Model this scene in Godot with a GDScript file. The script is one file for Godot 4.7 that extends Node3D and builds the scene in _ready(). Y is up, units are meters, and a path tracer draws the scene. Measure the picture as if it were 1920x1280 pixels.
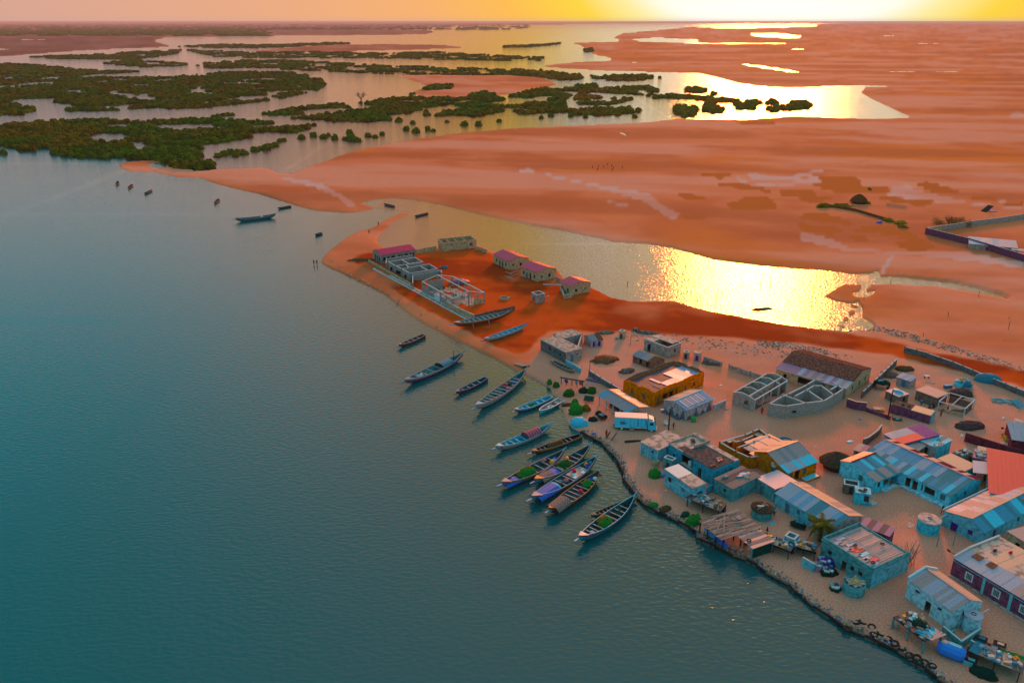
extends Node3D
# A fishing village on a tidal flat at sunset. Metres, y up; the origin is the water under the camera, north is -z.

const LAND := 0.6
const FAN_U := 0.86          # half width of the ground fan, as a slope
const FAN_W := 1.0 / 70.0    # one over the nearest distance of the ground fan
const EXPOSURE := 2.0
const SUN_UP := 12.5
const SUN_EAST := 16.6
const NX := 800
const NZ := 560

var rng := RandomNumberGenerator.new()
var M := {}
var T := {}
var names := {}
var sun_light: DirectionalLight3D
var land_img: Image
var soft_img: Image


func _ready() -> void:
	rng.seed = 20240
	camera_and_light()
	textures()
	materials()
	setting()
	vegetation()
	boats()
	compound()
	village_north()
	village_middle()
	village_south()
	waterfront()
	people_and_small_things()


# ---------------------------------------------------------------- camera, sky, sun, exposure
func camera_and_light() -> void:
	var cam := Camera3D.new()
	cam.name = "camera"
	cam.position = W(0, 80, 0)
	cam.rotation_degrees = W(-21.161, 0, 0)
	cam.fov = 44.872
	cam.near = 1.0
	cam.far = 90000.0
	add_child(cam)
	cam.current = true

	sun_light = DirectionalLight3D.new()
	sun_light.name = "sun"
	sun_light.light_color = Color(1.0, 0.52, 0.22)
	sun_light.light_energy = 0.75
	sun_light.light_angular_distance = 8.0
	sun_light.shadow_enabled = true
	sun_light.rotation_degrees = W(-SUN_UP, 180.0 - SUN_EAST, 0)
	add_child(sun_light)

	var env := Environment.new()
	env.background_mode = Environment.BG_SKY
	var sky := Sky.new()
	var pano := PanoramaSkyMaterial.new()
	pano.panorama = ImageTexture.create_from_image(sky_picture())
	sky.sky_material = pano
	env.sky = sky
	env.tonemap_mode = Environment.TONE_MAPPER_LINEAR
	env.tonemap_exposure = EXPOSURE
	env.sdfgi_enabled = true
	env.ssao_enabled = true
	env.ssil_enabled = true
	env.fog_enabled = true
	env.fog_light_color = Color(1.0, 0.80, 0.78)
	env.fog_density = 0.000045
	var we := WorldEnvironment.new()
	we.name = "environment"
	we.environment = env
	add_child(we)


func sky_picture() -> Image:
	# clear dusk air: the hazy glare round the low sun, a warm band along the horizon, pale higher up, teal overhead and behind
	var w := 1024
	var h := 512
	var im := Image.create(w, h, false, Image.FORMAT_RGBF)
	var el0 := deg_to_rad(SUN_UP)
	var az0 := deg_to_rad(SUN_EAST)
	var sun_dir := W(sin(az0) * cos(el0), sin(el0), -cos(az0) * cos(el0))
	var at := [0.0, 6.5, 11.0, 13.2, 14.6, 16.6, 20.2, 25.0, 35.0, 47.0, 75.0, 181.0]
	var glow := [W(2.3, 1.4, 0.35), W(1.9, 1.3, 0.42), W(1.4, 1.3, 1.0), W(1.06, 1.02, 0.9), W(1.02, 0.86, 0.36), W(1.0, 0.68, 0.06), W(1.0, 0.52, 0.09), W(0.94, 0.45, 0.17), W(0.82, 0.41, 0.24), W(0.70, 0.385, 0.29), W(0.60, 0.37, 0.32), W(0.42, 0.36, 0.40)]
	for y in h:
		var el := (0.5 - (y + 0.5) / h) * PI
		var up := maxf(0.0, rad_to_deg(el))
		for x in w:
			var az := (x + 0.5) / w * TAU
			var d := W(sin(az) * cos(el), sin(el), -cos(az) * cos(el))
			var gamma := rad_to_deg(d.angle_to(sun_dir))
			var k := 0
			while gamma > at[k + 1]:
				k += 1
			var c: Vector3 = glow[k].lerp(glow[k + 1], (gamma - at[k]) / (at[k + 1] - at[k]))
			var round_ := absf(rad_to_deg(angle_difference(az, az0)))
			var high := W(0.72, 0.66, 0.68).lerp(W(0.60, 0.58, 0.64), smoothstep(15.0, 45.0, up))
			high = high.lerp(W(0.10, 0.64, 0.80), smoothstep(14.0, 60.0, round_) * smoothstep(5.0, 17.0, up) * (1.0 - 0.85 * smoothstep(40.0, 80.0, up)))
			var warm := W(1.0, 0.60, 0.40).lerp(W(0.64, 0.58, 0.58), smoothstep(16.0, 34.0, up))
			high = high.lerp(warm, 1.0 - smoothstep(20.0, 44.0, gamma))
			c = c.lerp(high, smoothstep(2.5, 14.0, up) * smoothstep(17.0, 32.0, gamma))
			c /= EXPOSURE
			im.set_pixel(x, y, Color(c.x, c.y, c.z))
	return im


# ---------------------------------------------------------------- names, metas
func numbered(called: String) -> String:
	var n: int = names.get(called, 0)
	names[called] = n + 1
	return called if n == 0 else "%s_%03d" % [called, n]


func tag(o: Node, label: String, category: String, group := "", kind := "") -> void:
	if label:
		o.set_meta("label", label)
	if category:
		o.set_meta("category", category)
	if group:
		o.set_meta("group", group)
	if kind:
		o.set_meta("kind", kind)


func thing(called: String, label: String, category: String, at := Vector3.ZERO, turn := 0.0, group := "") -> Node3D:
	var o := Node3D.new()
	o.name = numbered(called)
	o.position = at
	o.rotation.y = turn
	tag(o, label, category, group)
	add_child(o)
	return o


func put(called: String, mesh: Mesh, mat: Material, parent: Node, xf := Transform3D.IDENTITY) -> MeshInstance3D:
	var o := MeshInstance3D.new()
	o.name = called
	o.mesh = mesh
	o.material_override = mat
	o.transform = xf
	if parent == self:
		o.name = numbered(called)
	parent.add_child(o, true)
	return o


func copy_of(o: Node3D, called: String, label: String, at: Vector3, turn := 0.0, size := 1.0) -> Node3D:
	var c: Node3D = o.duplicate()
	c.name = numbered(called)
	add_child(c)
	c.position = at
	c.rotation.y = turn
	c.scale = Vector3.ONE * size
	if label:
		c.set_meta("label", label)
	return c


func W(x: float, y: float, z: float) -> Vector3:
	return Vector3(x, y, z)


func V(x: float, z: float) -> Vector2:
	return Vector2(x, z)


func at2(p: Vector2, y := LAND) -> Vector3:
	return W(p.x, y, p.y)


# ---------------------------------------------------------------- shapes
func begin() -> SurfaceTool:
	var st := SurfaceTool.new()
	st.begin(Mesh.PRIMITIVE_TRIANGLES)
	st.set_smooth_group(-1)
	return st


func done(st: SurfaceTool) -> ArrayMesh:
	st.generate_normals()
	return st.commit()


func tri(st: SurfaceTool, a: Vector3, b: Vector3, c: Vector3, ua := Vector2.ZERO, ub := Vector2.ZERO, uc := Vector2.ZERO) -> void:
	st.set_uv(ua)
	st.add_vertex(a)
	st.set_uv(ub)
	st.add_vertex(b)
	st.set_uv(uc)
	st.add_vertex(c)


func quad(st: SurfaceTool, a: Vector3, b: Vector3, c: Vector3, d: Vector3) -> void:
	# a b c d clockwise seen from the front; u runs along a-b, v along a-d, in metres
	var u := a.distance_to(b)
	var v := a.distance_to(d)
	tri(st, a, b, c, Vector2(0, 0), Vector2(u, 0), Vector2(u, v))
	tri(st, a, c, d, Vector2(0, 0), Vector2(u, v), Vector2(0, v))


func box(st: SurfaceTool, c: Vector3, s: Vector3, b := Basis.IDENTITY) -> void:
	var h := s / 2.0
	var p: Array[Vector3] = []
	for i in 8:
		p.append(c + b * W(h.x if i & 1 else -h.x, h.y if i & 2 else -h.y, h.z if i & 4 else -h.z))
	quad(st, p[6], p[7], p[5], p[4])
	quad(st, p[3], p[2], p[0], p[1])
	quad(st, p[7], p[3], p[1], p[5])
	quad(st, p[2], p[6], p[4], p[0])
	quad(st, p[2], p[3], p[7], p[6])
	quad(st, p[4], p[5], p[1], p[0])


func bar(st: SurfaceTool, a: Vector3, b: Vector3, w: float, t: float) -> void:
	# a straight beam from a to b, w across and t deep
	var x := b - a
	if x.length() < 0.001:
		return
	var n := x.normalized()
	var side := n.cross(Vector3.UP)
	side = Vector3.RIGHT if side.length() < 0.02 else side.normalized()
	box(st, (a + b) / 2.0, W(x.length(), t, w), Basis(n, side.cross(n), side))


func tube(st: SurfaceTool, path: Array, radii: Array, n := 8, caps := true) -> void:
	var rings := []
	for i in path.size():
		var t: Vector3 = (path[mini(i + 1, path.size() - 1)] - path[maxi(i - 1, 0)]).normalized()
		var s := t.cross(Vector3.UP)
		s = Vector3.RIGHT if s.length() < 0.05 else s.normalized()
		var q := s.cross(t)
		var ring := []
		for k in n:
			var a := TAU * k / n
			ring.append(path[i] + (s * cos(a) + q * sin(a)) * radii[i])
		rings.append(ring)
	for i in path.size() - 1:
		for k in n:
			var k2 := (k + 1) % n
			quad(st, rings[i][k], rings[i + 1][k], rings[i + 1][k2], rings[i][k2])
	if caps:
		for k in range(1, n - 1):
			tri(st, rings[0][0], rings[0][k], rings[0][k + 1])
			tri(st, rings[-1][0], rings[-1][k + 1], rings[-1][k])


func lathe(st: SurfaceTool, prof: Array, n := 20, squash := Vector3.ONE, wob := 0.0) -> void:
	# prof: Vector2(radius, height) from the bottom up
	var r := RandomNumberGenerator.new()
	r.seed = 7 + n
	var rows := []
	for p in prof:
		var row := []
		for k in n:
			var a := TAU * k / n
			var rr: float = p.x * (1.0 + r.randf_range(-wob, wob))
			row.append(W(cos(a) * rr, p.y * (1.0 + r.randf_range(-wob, wob) * 0.6), sin(a) * rr) * squash)
		rows.append(row)
	for i in prof.size() - 1:
		for k in n:
			var k2 := (k + 1) % n
			quad(st, rows[i + 1][k], rows[i + 1][k2], rows[i][k2], rows[i][k])


func heap_mesh(size: Vector3, sd: int, n := 18, m := 9, rough := 0.16) -> ArrayMesh:
	# an uneven mound: a dome whose surface is pushed in and out by noise
	var no := FastNoiseLite.new()
	no.seed = sd
	no.frequency = 0.9
	var st := begin()
	st.set_smooth_group(0)
	var rows := []
	for j in m + 1:
		var t := float(j) / m
		var row := []
		for i in n:
			var a := TAU * i / n
			var rr := pow(cos(t * PI / 2.0), 0.75)
			var d := W(cos(a) * rr, sin(t * PI / 2.0), sin(a) * rr)
			d *= 1.0 + rough * 2.0 * no.get_noise_3d(d.x * 2.2, d.y * 2.2, d.z * 2.2) + rough * no.get_noise_3d(d.x * 6.0, d.y * 6.0 + 9.0, d.z * 6.0)
			row.append(d * W(size.x / 2.0, size.y, size.z / 2.0))
		rows.append(row)
	for j in m:
		for i in n:
			var i2 := (i + 1) % n
			quad(st, rows[j + 1][i], rows[j + 1][i2], rows[j][i2], rows[j][i])
	return done(st)


func multi(called: String, mesh: Mesh, mat: Material, xfs: Array, cols: Array, parent: Node, label := "", category := "") -> MultiMeshInstance3D:
	var mm := MultiMesh.new()
	mm.transform_format = MultiMesh.TRANSFORM_3D
	mm.use_colors = cols.size() > 0
	mm.mesh = mesh
	mm.instance_count = xfs.size()
	for i in xfs.size():
		mm.set_instance_transform(i, xfs[i])
		if cols.size() > 0:
			mm.set_instance_color(i, cols[i])
	var o := MultiMeshInstance3D.new()
	o.name = numbered(called) if parent == self else called
	o.multimesh = mm
	o.material_override = mat
	tag(o, label, category, "", "stuff")
	parent.add_child(o, true)
	return o


func turned(at: Vector3, yaw: float, s := Vector3.ONE, tilt := 0.0) -> Transform3D:
	return Transform3D(Basis.from_euler(W(tilt, yaw, 0)).scaled_local(s), at)


# ---------------------------------------------------------------- buildings
const WALL := 0.22


func hole_list(text: String) -> Array:
	# "f door -0.2 0.9 2.0 0, r window 0.1 1.0 1.0 1.0": side, kind, place along the wall, width, height, sill
	var out := []
	for item in text.split(",", false):
		var w := item.strip_edges().split(" ", false)
		if w.size() == 6:
			out.append({"side": w[0], "kind": w[1], "x": w[2].to_float(), "w": w[3].to_float(), "h": w[4].to_float(), "sill": w[5].to_float()})
	return out


func wall_mesh(st: SurfaceTool, length: float, h: float, holes: Array) -> void:
	# a wall along x from the ground up, pierced by its openings
	var cuts := [-length / 2.0, length / 2.0]
	for q in holes:
		cuts.append(q.x * length - q.w / 2.0)
		cuts.append(q.x * length + q.w / 2.0)
	cuts.sort()
	for i in cuts.size() - 1:
		var a: float = cuts[i]
		var b: float = cuts[i + 1]
		if b - a < 0.01:
			continue
		var m := (a + b) / 2.0
		var hit = null
		for q in holes:
			if absf(m - q.x * length) < q.w / 2.0:
				hit = q
		if hit == null:
			box(st, W(m, h / 2.0, 0), W(b - a, h, WALL))
		else:
			if hit.sill > 0.02:
				box(st, W(m, hit.sill / 2.0, 0), W(b - a, hit.sill, WALL))
			var top: float = hit.sill + hit.h
			if h - top > 0.02:
				box(st, W(m, (h + top) / 2.0, 0), W(b - a, h - top, WALL))


func frame_mesh(w: float, h: float, t := 0.08, bars := 0) -> ArrayMesh:
	var st := begin()
	for s in [-1, 1]:
		box(st, W(s * (w / 2.0 - t / 2.0), 0, 0), W(t, h, 0.1))
		box(st, W(0, s * (h / 2.0 - t / 2.0), 0), W(w - 2.0 * t, t, 0.1))
	for k in bars:
		box(st, W(lerpf(-w / 2.0, w / 2.0, (k + 1.0) / (bars + 1.0)), 0, 0.0), W(0.04, h - 2.0 * t, 0.05))
	return done(st)


func opening(o: Node3D, xf: Transform3D, q: Dictionary, s: Dictionary) -> void:
	# what fills a hole in a wall: xf has its origin in the middle of the hole, z outwards
	var door_mat: Material = M[s.get("door", "door_blue")]
	match q.kind:
		"door":
			var st := begin()
			box(st, W(0, 0, -0.02), W(q.w - 0.06, q.h - 0.04, 0.06))
			box(st, W(0, 0, 0.02), W(q.w * 0.55, 0.08, 0.03))
			put("door", done(st), door_mat, o, xf)
		"ajar":
			var st := begin()
			box(st, W(q.w / 2.0, 0, 0), W(q.w - 0.06, q.h - 0.06, 0.06))
			put("door", done(st), door_mat, o, xf * Transform3D(Basis(Vector3.UP, -1.1), W(-q.w / 2.0, 0, 0.05)))
		"window":
			var f := put("window", frame_mesh(q.w, q.h), M[s.get("frame", "frame_dark")], o, xf)
			var st := begin()
			box(st, W(0, 0, -0.04), W(q.w - 0.14, q.h - 0.14, 0.03))
			put("shade_pane", done(st), M.glass, f)  # dark sheet in place of the shaded room behind
		"shutter":
			var f := put("window", frame_mesh(q.w, q.h, 0.06), M[s.get("frame", "frame_dark")], o, xf)
			for k in [-1, 1]:
				var st := begin()
				box(st, W(k * q.w * 0.24, 0, -0.01), W(q.w * 0.43, q.h - 0.12, 0.04))
				put("shutter", done(st), door_mat, f)
		"grille":
			var f := put("window", frame_mesh(q.w + 0.24, q.h + 0.24, 0.14), M[s.get("frame", "white")], o, xf * Transform3D(Basis.IDENTITY, W(0, 0, 0.1)))
			var st := begin()
			for k in 5:
				box(st, W(lerpf(-q.w / 2.0, q.w / 2.0, k / 4.0) * 0.86, 0, 0.02), W(0.05, q.h, 0.05))
			put("grille", done(st), M[s.get("frame", "white")], f)
			st = begin()
			box(st, W(0, 0, -0.12), W(q.w - 0.1, q.h - 0.1, 0.03))
			put("shade_pane", done(st), M.glass, f)
		"cloth":
			var st := begin()
			for k in 6:
				box(st, W((k - 2.5) / 6.0 * q.w, 0.05, 0.02 + 0.03 * (k % 2)), W(q.w / 6.0 - 0.01, q.h - 0.15, 0.02))
			put("curtain", done(st), door_mat, o, xf)


func height_on(prof: Array, z: float) -> float:
	for i in prof.size() - 1:
		if z <= prof[i + 1].x + 1e-6:
			return lerpf(prof[i].y, prof[i + 1].y, clampf((z - prof[i].x) / maxf(prof[i + 1].x - prof[i].x, 1e-6), 0.0, 1.0))
	return prof[-1].y


func house(o: Node3D, at: Vector3, length: float, width: float, yaw: float, s: Dictionary) -> void:
	var xf := o.transform.affine_inverse() * Transform3D(Basis(Vector3.UP, yaw), at)
	var prof := []
	for p in s.prof:
		prof.append(Vector2(p.x * width, p.y))
	var holes := hole_list(s.get("holes", ""))
	var low := 99.0
	for p in prof:
		low = minf(low, p.y)
	var wm: Material = M[s.get("wall", "plaster_grey")]
	var sides := {"f": [W(0, 0, width / 2.0 - WALL / 2.0), 0.0, length, prof[-1].y], "b": [W(0, 0, -width / 2.0 + WALL / 2.0), PI, length, prof[0].y],
		"r": [W(length / 2.0 - WALL / 2.0, 0, 0), PI / 2.0, width - 2.0 * WALL, low], "l": [W(-length / 2.0 + WALL / 2.0, 0, 0), -PI / 2.0, width - 2.0 * WALL, low]}
	for key in sides:
		if key in s.get("without", ""):
			continue
		var d: Array = sides[key]
		var mine := holes.filter(func(q): return q.side == key)
		var side := Transform3D(Basis(Vector3.UP, d[1]), d[0])
		var st := begin()
		wall_mesh(st, d[2], d[3], mine)
		if key == "r" or key == "l":
			var sg := -1.0 if key == "r" else 1.0
			var zs := [-d[2] / 2.0, d[2] / 2.0]
			for p in prof:
				if absf(p.x) < d[2] / 2.0:
					zs.append(p.x)
			zs.sort()
			for i in zs.size() - 1:
				var ha := height_on(prof, zs[i])
				var hb := height_on(prof, zs[i + 1])
				if maxf(ha, hb) < low + 0.02:
					continue
				for f in [-1.0, 1.0]:
					var p0 := W(sg * zs[i], low, f * WALL / 2.0)
					var p1 := W(sg * zs[i + 1], low, f * WALL / 2.0)
					quad(st, W(p0.x, ha, p0.z), W(p1.x, hb, p1.z), p1, p0)
				quad(st, W(sg * zs[i], ha, -WALL / 2.0), W(sg * zs[i + 1], hb, -WALL / 2.0), W(sg * zs[i + 1], hb, WALL / 2.0), W(sg * zs[i], ha, WALL / 2.0))
		put("wall", done(st), M[s.get("wall_" + key, "")] if s.has("wall_" + key) else wm, o, xf * side)
		for q in mine:
			opening(o, xf * side * Transform3D(Basis.IDENTITY, W(q.x * d[2], q.sill + q.h / 2.0, 0)), q, s)
	if s.has("roof"):
		roof(o, xf, length, prof, s)
	if s.has("rim"):
		# a pale ring beam or coping laid along the wall tops
		for e in [[W(-length / 2.0, prof[-1].y, width / 2.0 - 0.12), W(length / 2.0, prof[-1].y, width / 2.0 - 0.12)], [W(-length / 2.0, prof[0].y, -width / 2.0 + 0.12), W(length / 2.0, prof[0].y, -width / 2.0 + 0.12)]]:
			var st := begin()
			bar(st, e[0] + W(0, 0.06, 0), e[1] + W(0, 0.06, 0), 0.28, 0.14)
			put("coping", done(st), M[s.rim], o, xf)
		for sx in [-1.0, 1.0]:
			var st := begin()
			for i in prof.size() - 1:
				bar(st, W(sx * (length / 2.0 - 0.12), prof[i].y + 0.062, prof[i].x + 0.0), W(sx * (length / 2.0 - 0.12), prof[i + 1].y + 0.062, prof[i + 1].x), 0.26, 0.13)
			put("coping", done(st), M[s.rim], o, xf)
	for p in s.get("inside", []):
		# partition walls across the house, following the roof's profile
		var st := begin()
		var zs := []
		for q in prof:
			zs.append(clampf(q.x, -width / 2.0 + WALL, width / 2.0 - WALL))
		for i in zs.size() - 1:
			var x: float = p * length
			var ha: float = prof[i].y - 0.05
			var hb: float = prof[i + 1].y - 0.05
			for f in [-1.0, 1.0]:
				quad(st, W(x + f * 0.09, ha, zs[i]), W(x + f * 0.09, hb, zs[i + 1]), W(x + f * 0.09, 0, zs[i + 1]), W(x + f * 0.09, 0, zs[i]))
			quad(st, W(x - 0.09, ha, zs[i]), W(x + 0.09, ha, zs[i]), W(x + 0.09, hb, zs[i + 1]), W(x - 0.09, hb, zs[i + 1]))
		put("partition_wall", done(st), wm, o, xf)
	if s.get("floor", false):
		var st := begin()
		box(st, W(0, 0.04, 0), W(length - 0.5, 0.08, width - 0.5))
		put("floor", done(st), M[s.get("floor_mat", "dirt_dark")], o, xf)


func sheet_mesh(w: float, l: float, seams := 3) -> ArrayMesh:
	var st := begin()
	box(st, Vector3.ZERO, W(w - 0.012, 0.03, l))
	for k in seams:
		box(st, W(lerpf(-w / 2.0, w / 2.0, (k + 0.5) / seams), 0.028, 0), W(0.05, 0.03, l - 0.02))
	return done(st)


func roof(o: Node3D, xf: Transform3D, length: float, prof: Array, s: Dictionary) -> void:
	var over: float = s.get("over", 0.2)
	var inset: float = s.get("inset", 0.0)
	var lx: float = length + 2.0 * s.get("over_x", 0.15) - 2.0 * inset
	if s.roof is String:
		# a cast slab in bays
		var n: int = s.get("bays", 1)
		for i in prof.size() - 1:
			var a: Vector2 = prof[i]
			var b: Vector2 = prof[i + 1]
			var dir := (b - a).normalized()
			var a2 := a - dir * (over if i == 0 else 0.0) + dir * (inset if i == 0 else 0.0)
			var b2 := b + dir * (over if i == prof.size() - 2 else 0.0) - dir * (inset if i == prof.size() - 2 else 0.0)
			for k in n:
				var st := begin()
				box(st, Vector3.ZERO, W(lx / n - 0.01, 0.16, a2.distance_to(b2) - 0.01))
				var keys: Array = s.get("bay_mats", [s.roof])
				put("roof", done(st), M[keys[k % keys.size()]], o, xf * Transform3D(Basis(Vector3.RIGHT, atan2(a.y - b.y, b.x - a.x)), W((k + 0.5) / n * lx - lx / 2.0, (a2.y + b2.y) / 2.0 + 0.083 - s.get("sunk", 0.0) + 0.002 * k, (a2.x + b2.x) / 2.0)))
		return
	var sw: float = s.get("sheet", 1.0)
	var n := maxi(1, roundi(lx / sw))
	sw = lx / n
	for i in prof.size() - 1:
		var a: Vector2 = prof[i]
		var b: Vector2 = prof[i + 1]
		var dir := (b - a).normalized()
		var a2 := a - dir * ((over if i == 0 else 0.0) - (inset if i == 0 else 0.0))
		var b2 := b + dir * ((over if i == prof.size() - 2 else 0.0) - (inset if i == prof.size() - 2 else 0.0))
		var seg := a2.distance_to(b2)
		var rows := maxi(1, roundi(seg / s.get("row", 2.6)))
		var me := sheet_mesh(sw, seg / rows + 0.06, s.get("seams", 3))
		var th := atan2(a.y - b.y, b.x - a.x)
		var keys: Array = s.roofs[i] if s.has("roofs") else s.roof
		for r in rows:
			for k in n:
				if s.has("gaps") and rng.randf() < s.gaps:
					continue
				var c := a2.lerp(b2, (r + 0.5) / rows)
				var key: String = keys[(k * keys.size()) / n] if s.get("ordered", false) else keys[rng.randi() % keys.size()]
				var loose: float = s.get("loose", 0.4)
				var bs := Basis(Vector3.RIGHT, th + rng.randf_range(-0.012, 0.012) * loose) * Basis(Vector3.UP, rng.randf_range(-0.02, 0.02) * loose) * Basis(Vector3.BACK, rng.randf_range(-0.02, 0.02) * loose)
				var lift: float = 0.05 + 0.02 * (r % 2) + 0.006 * (k % 2) + rng.randf_range(0.0, 0.03) * loose - s.get("sunk", 0.0)
				put("roof_sheet", me, M[key], o, xf * Transform3D(bs, W((k + 0.5) / n * lx - lx / 2.0, c.y + lift, c.x)))
	if s.get("ridge", "") != "":
		var top := 0
		for i in prof.size():
			if prof[i].y > prof[top].y:
				top = i
		var st := begin()
		bar(st, W(-lx / 2.0, prof[top].y + 0.11, prof[top].x), W(lx / 2.0, prof[top].y + 0.11, prof[top].x), 0.4, 0.06)
		put("ridge_cap", done(st), M[s.ridge], o, xf)


func build_house(called: String, label: String, category: String, at: Vector3, length: float, width: float, yaw: float, s: Dictionary) -> Node3D:
	var o := thing(called, label, category, at, yaw)
	house(o, at, length, width, yaw, s)
	return o


func gable(h: float, top: float, ridge_at := 0.0, front := -1.0) -> Array:
	return [Vector2(-0.5, h), Vector2(ridge_at, top), Vector2(0.5, h if front < 0.0 else front)]


func flat(h: float, front := -1.0) -> Array:
	return [Vector2(-0.5, h), Vector2(0.5, h if front < 0.0 else front)]


func wall_line(called: String, label: String, places: Array, h: float, key: String, t := 0.2, cap := "", parent: Node3D = null, post_every := 0.0) -> Node3D:
	# a free-standing wall or low fence wall through places on the ground, each run its own panel
	var o := thing(called, label, "wall", at2(places[0])) if parent == null else parent
	var inv := o.transform.affine_inverse()
	for i in places.size() - 1:
		var a := at2(places[i])
		var b := at2(places[i + 1])
		var n := maxi(1, roundi(a.distance_to(b) / 3.2)) if post_every > 0.0 else 1
		for k in n:
			var st := begin()
			var p := a.lerp(b, float(k) / n)
			var q := a.lerp(b, float(k + 1) / n)
			bar(st, inv * p + W(0, h / 2.0 - 0.1, 0), inv * q + W(0, h / 2.0 - 0.1, 0), t, h + 0.2 + 0.004 * (i % 2))
			put("wall_panel", done(st), M[key], o)
			if post_every > 0.0:
				st = begin()
				box(st, inv * p + W(0, h / 2.0 + 0.08, 0), W(0.3, h + 0.2, 0.3))
				put("post", done(st), M[key], o)
		if cap:
			var st := begin()
			bar(st, inv * a + W(0, h + 0.06, 0), inv * b + W(0, h + 0.06, 0), t + 0.06, 0.09)
			put("coping", done(st), M[cap], o)
	return o


func slab(o: Node3D, called: String, key: String, c: Vector3, s: Vector3, b := Basis.IDENTITY) -> MeshInstance3D:
	var st := begin()
	box(st, Vector3.ZERO, s)
	return put(called, done(st), M[key], o, Transform3D(b, c))


func beam(o: Node3D, called: String, key: String, a: Vector3, b: Vector3, w := 0.1, t := 0.1) -> MeshInstance3D:
	var st := begin()
	bar(st, a, b, w, t)
	return put(called, done(st), M[key], o)


# ---------------------------------------------------------------- boats
func pirogue(called: String, label: String, at: Vector3, length: float, yaw: float, s: Dictionary) -> Node3D:
	# a plank-built canoe, bow at -x: hull, lining, rails, painted strake, thwarts, and the flat beak at the bow
	var o := thing(called, label, s.get("category", "fishing boat"), at, yaw, s.get("group", ""))
	o.rotation.z = s.get("heel", 0.0)
	var half: float = s.get("beam", length * 0.13) / 2.0
	var deep: float = s.get("deep", 0.85)
	var rise: float = s.get("rise", 0.75)
	var square: bool = s.get("square", false)
	var beak: float = s.get("beak", 0.075) * length
	var keel := -0.28
	var n := 19
	var x0 := -length / 2.0 + beak
	var x1 := length / 2.0 - (0.0 if square else beak * 0.5)
	var hull := begin()
	hull.set_smooth_group(0)
	var lining := begin()
	var strake := begin()
	var rails := [begin(), begin()]
	var prev := []
	for i in n:
		var t := float(i) / (n - 1) * 2.0 - 1.0
		var b := half * (1.0 - pow(absf(t), 2.3))
		if square and t > 0.0:
			b = half * (1.0 - 0.45 * pow(t, 2.0))
		b = maxf(b, 0.04)
		var top := deep + rise * pow(absf(t), 2.4) * (0.35 if square and t > 0.0 else 1.0)
		var bottom := keel + (deep + rise - keel) * 0.62 * pow(absf(t), 5.0) * (0.0 if square and t > 0.0 else 1.0)
		var x := lerpf(x0, x1, (t + 1.0) / 2.0)
		var ring := []
		for sd in [-1.0, 1.0]:
			var g := W(x, top, sd * b)
			var m := W(x, lerpf(bottom, top, 0.62), sd * b * 0.93)
			var c := W(x, lerpf(bottom, top, 0.22), sd * b * 0.68)
			var k := W(x, bottom, 0.0)
			ring.append([g, m, c, k, W(x, top - 0.01, sd * maxf(b - 0.08, 0.01)), W(x, maxf(lerpf(bottom, top, 0.25), minf(0.06, top - 0.1)), sd * maxf(b * 0.66 - 0.05, 0.01))])
		if prev.size():
			for q in 2:
				var p: Array = prev[q]
				var r: Array = ring[q]
				for j in [[0, 1], [1, 2], [2, 3]]:
					if q == 1:
						quad(hull, p[j[0]], r[j[0]], r[j[1]], p[j[1]])
					else:
						quad(hull, r[j[0]], p[j[0]], p[j[1]], r[j[1]])
				quad(lining, p[4], r[4], r[5], p[5])
				var off := W(0, 0, (1.0 if q == 1 else -1.0) * 0.025)
				var lo0: Vector3 = p[0].lerp(p[1], 0.75) + off
				var lo1: Vector3 = r[0].lerp(r[1], 0.75) + off
				quad(strake, p[0] + off, r[0] + off, lo1, lo0)
				bar(rails[q], p[0] + W(0, 0.03, 0), r[0] + W(0, 0.03, 0), 0.1, 0.08)
			quad(lining, prev[0][5], ring[0][5], ring[1][5], prev[1][5])
		prev = ring
		if square and i == n - 1:
			box(rails[0], W(x1 + 0.03, (top + bottom) / 2.0, 0), W(0.08, top - bottom, b * 1.9))
	put("hull", done(hull), M[s.get("hull", "boat_dark")], o)
	put("lining", done(lining), M[s.get("lining", "boat_teal")], o)
	put("strake", done(strake), M[s.get("strake", "boat_blue")], o)
	for q in 2:
		put("rail", done(rails[q]), M[s.get("rail", "boat_pale")], o)
	var tw: int = s.get("thwarts", 7)
	for k in tw:
		var t := lerpf(-0.72, 0.66, (k + 0.5) / tw)
		var b := half * (1.0 - pow(absf(t), 2.3)) * 2.0
		slab(o, "thwart", s.get("thwart", "boat_pale"), W(lerpf(x0, x1, (t + 1.0) / 2.0), deep + rise * pow(absf(t), 2.4) - 0.14, 0), W(0.2, 0.06, b - 0.05))
	# decked bow and beak
	var top_b := deep + rise
	var st := begin()
	var w := half * 0.62
	var bx := lerpf(x0, x1, 0.10)
	var by := deep + rise * pow(0.8, 2.4) + 0.05
	quad(st, W(x0 - 0.1, top_b + 0.06, -0.12), W(bx, by, -w), W(bx, by, w), W(x0 - 0.1, top_b + 0.06, 0.12))
	put("foredeck", done(st), M[s.get("deck", s.get("rail", "boat_pale"))], o)
	st = begin()
	var y := top_b - 0.35
	quad(st, W(x0 - beak, y, -0.1), W(x0 + 0.7, y - 0.25, -0.22), W(x0 + 0.7, y - 0.25, 0.22), W(x0 - beak, y, 0.1))
	quad(st, W(x0 - beak, y - 0.16, 0.1), W(x0 + 0.7, y - 0.5, 0.22), W(x0 + 0.7, y - 0.5, -0.22), W(x0 - beak, y - 0.16, -0.1))
	for sd in [-1.0, 1.0]:
		quad(st, W(x0 - beak, y, sd * 0.1), W(x0 + 0.7, y - 0.25, sd * 0.22), W(x0 + 0.7, y - 0.5, sd * 0.22), W(x0 - beak, y - 0.16, sd * 0.1))
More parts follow.
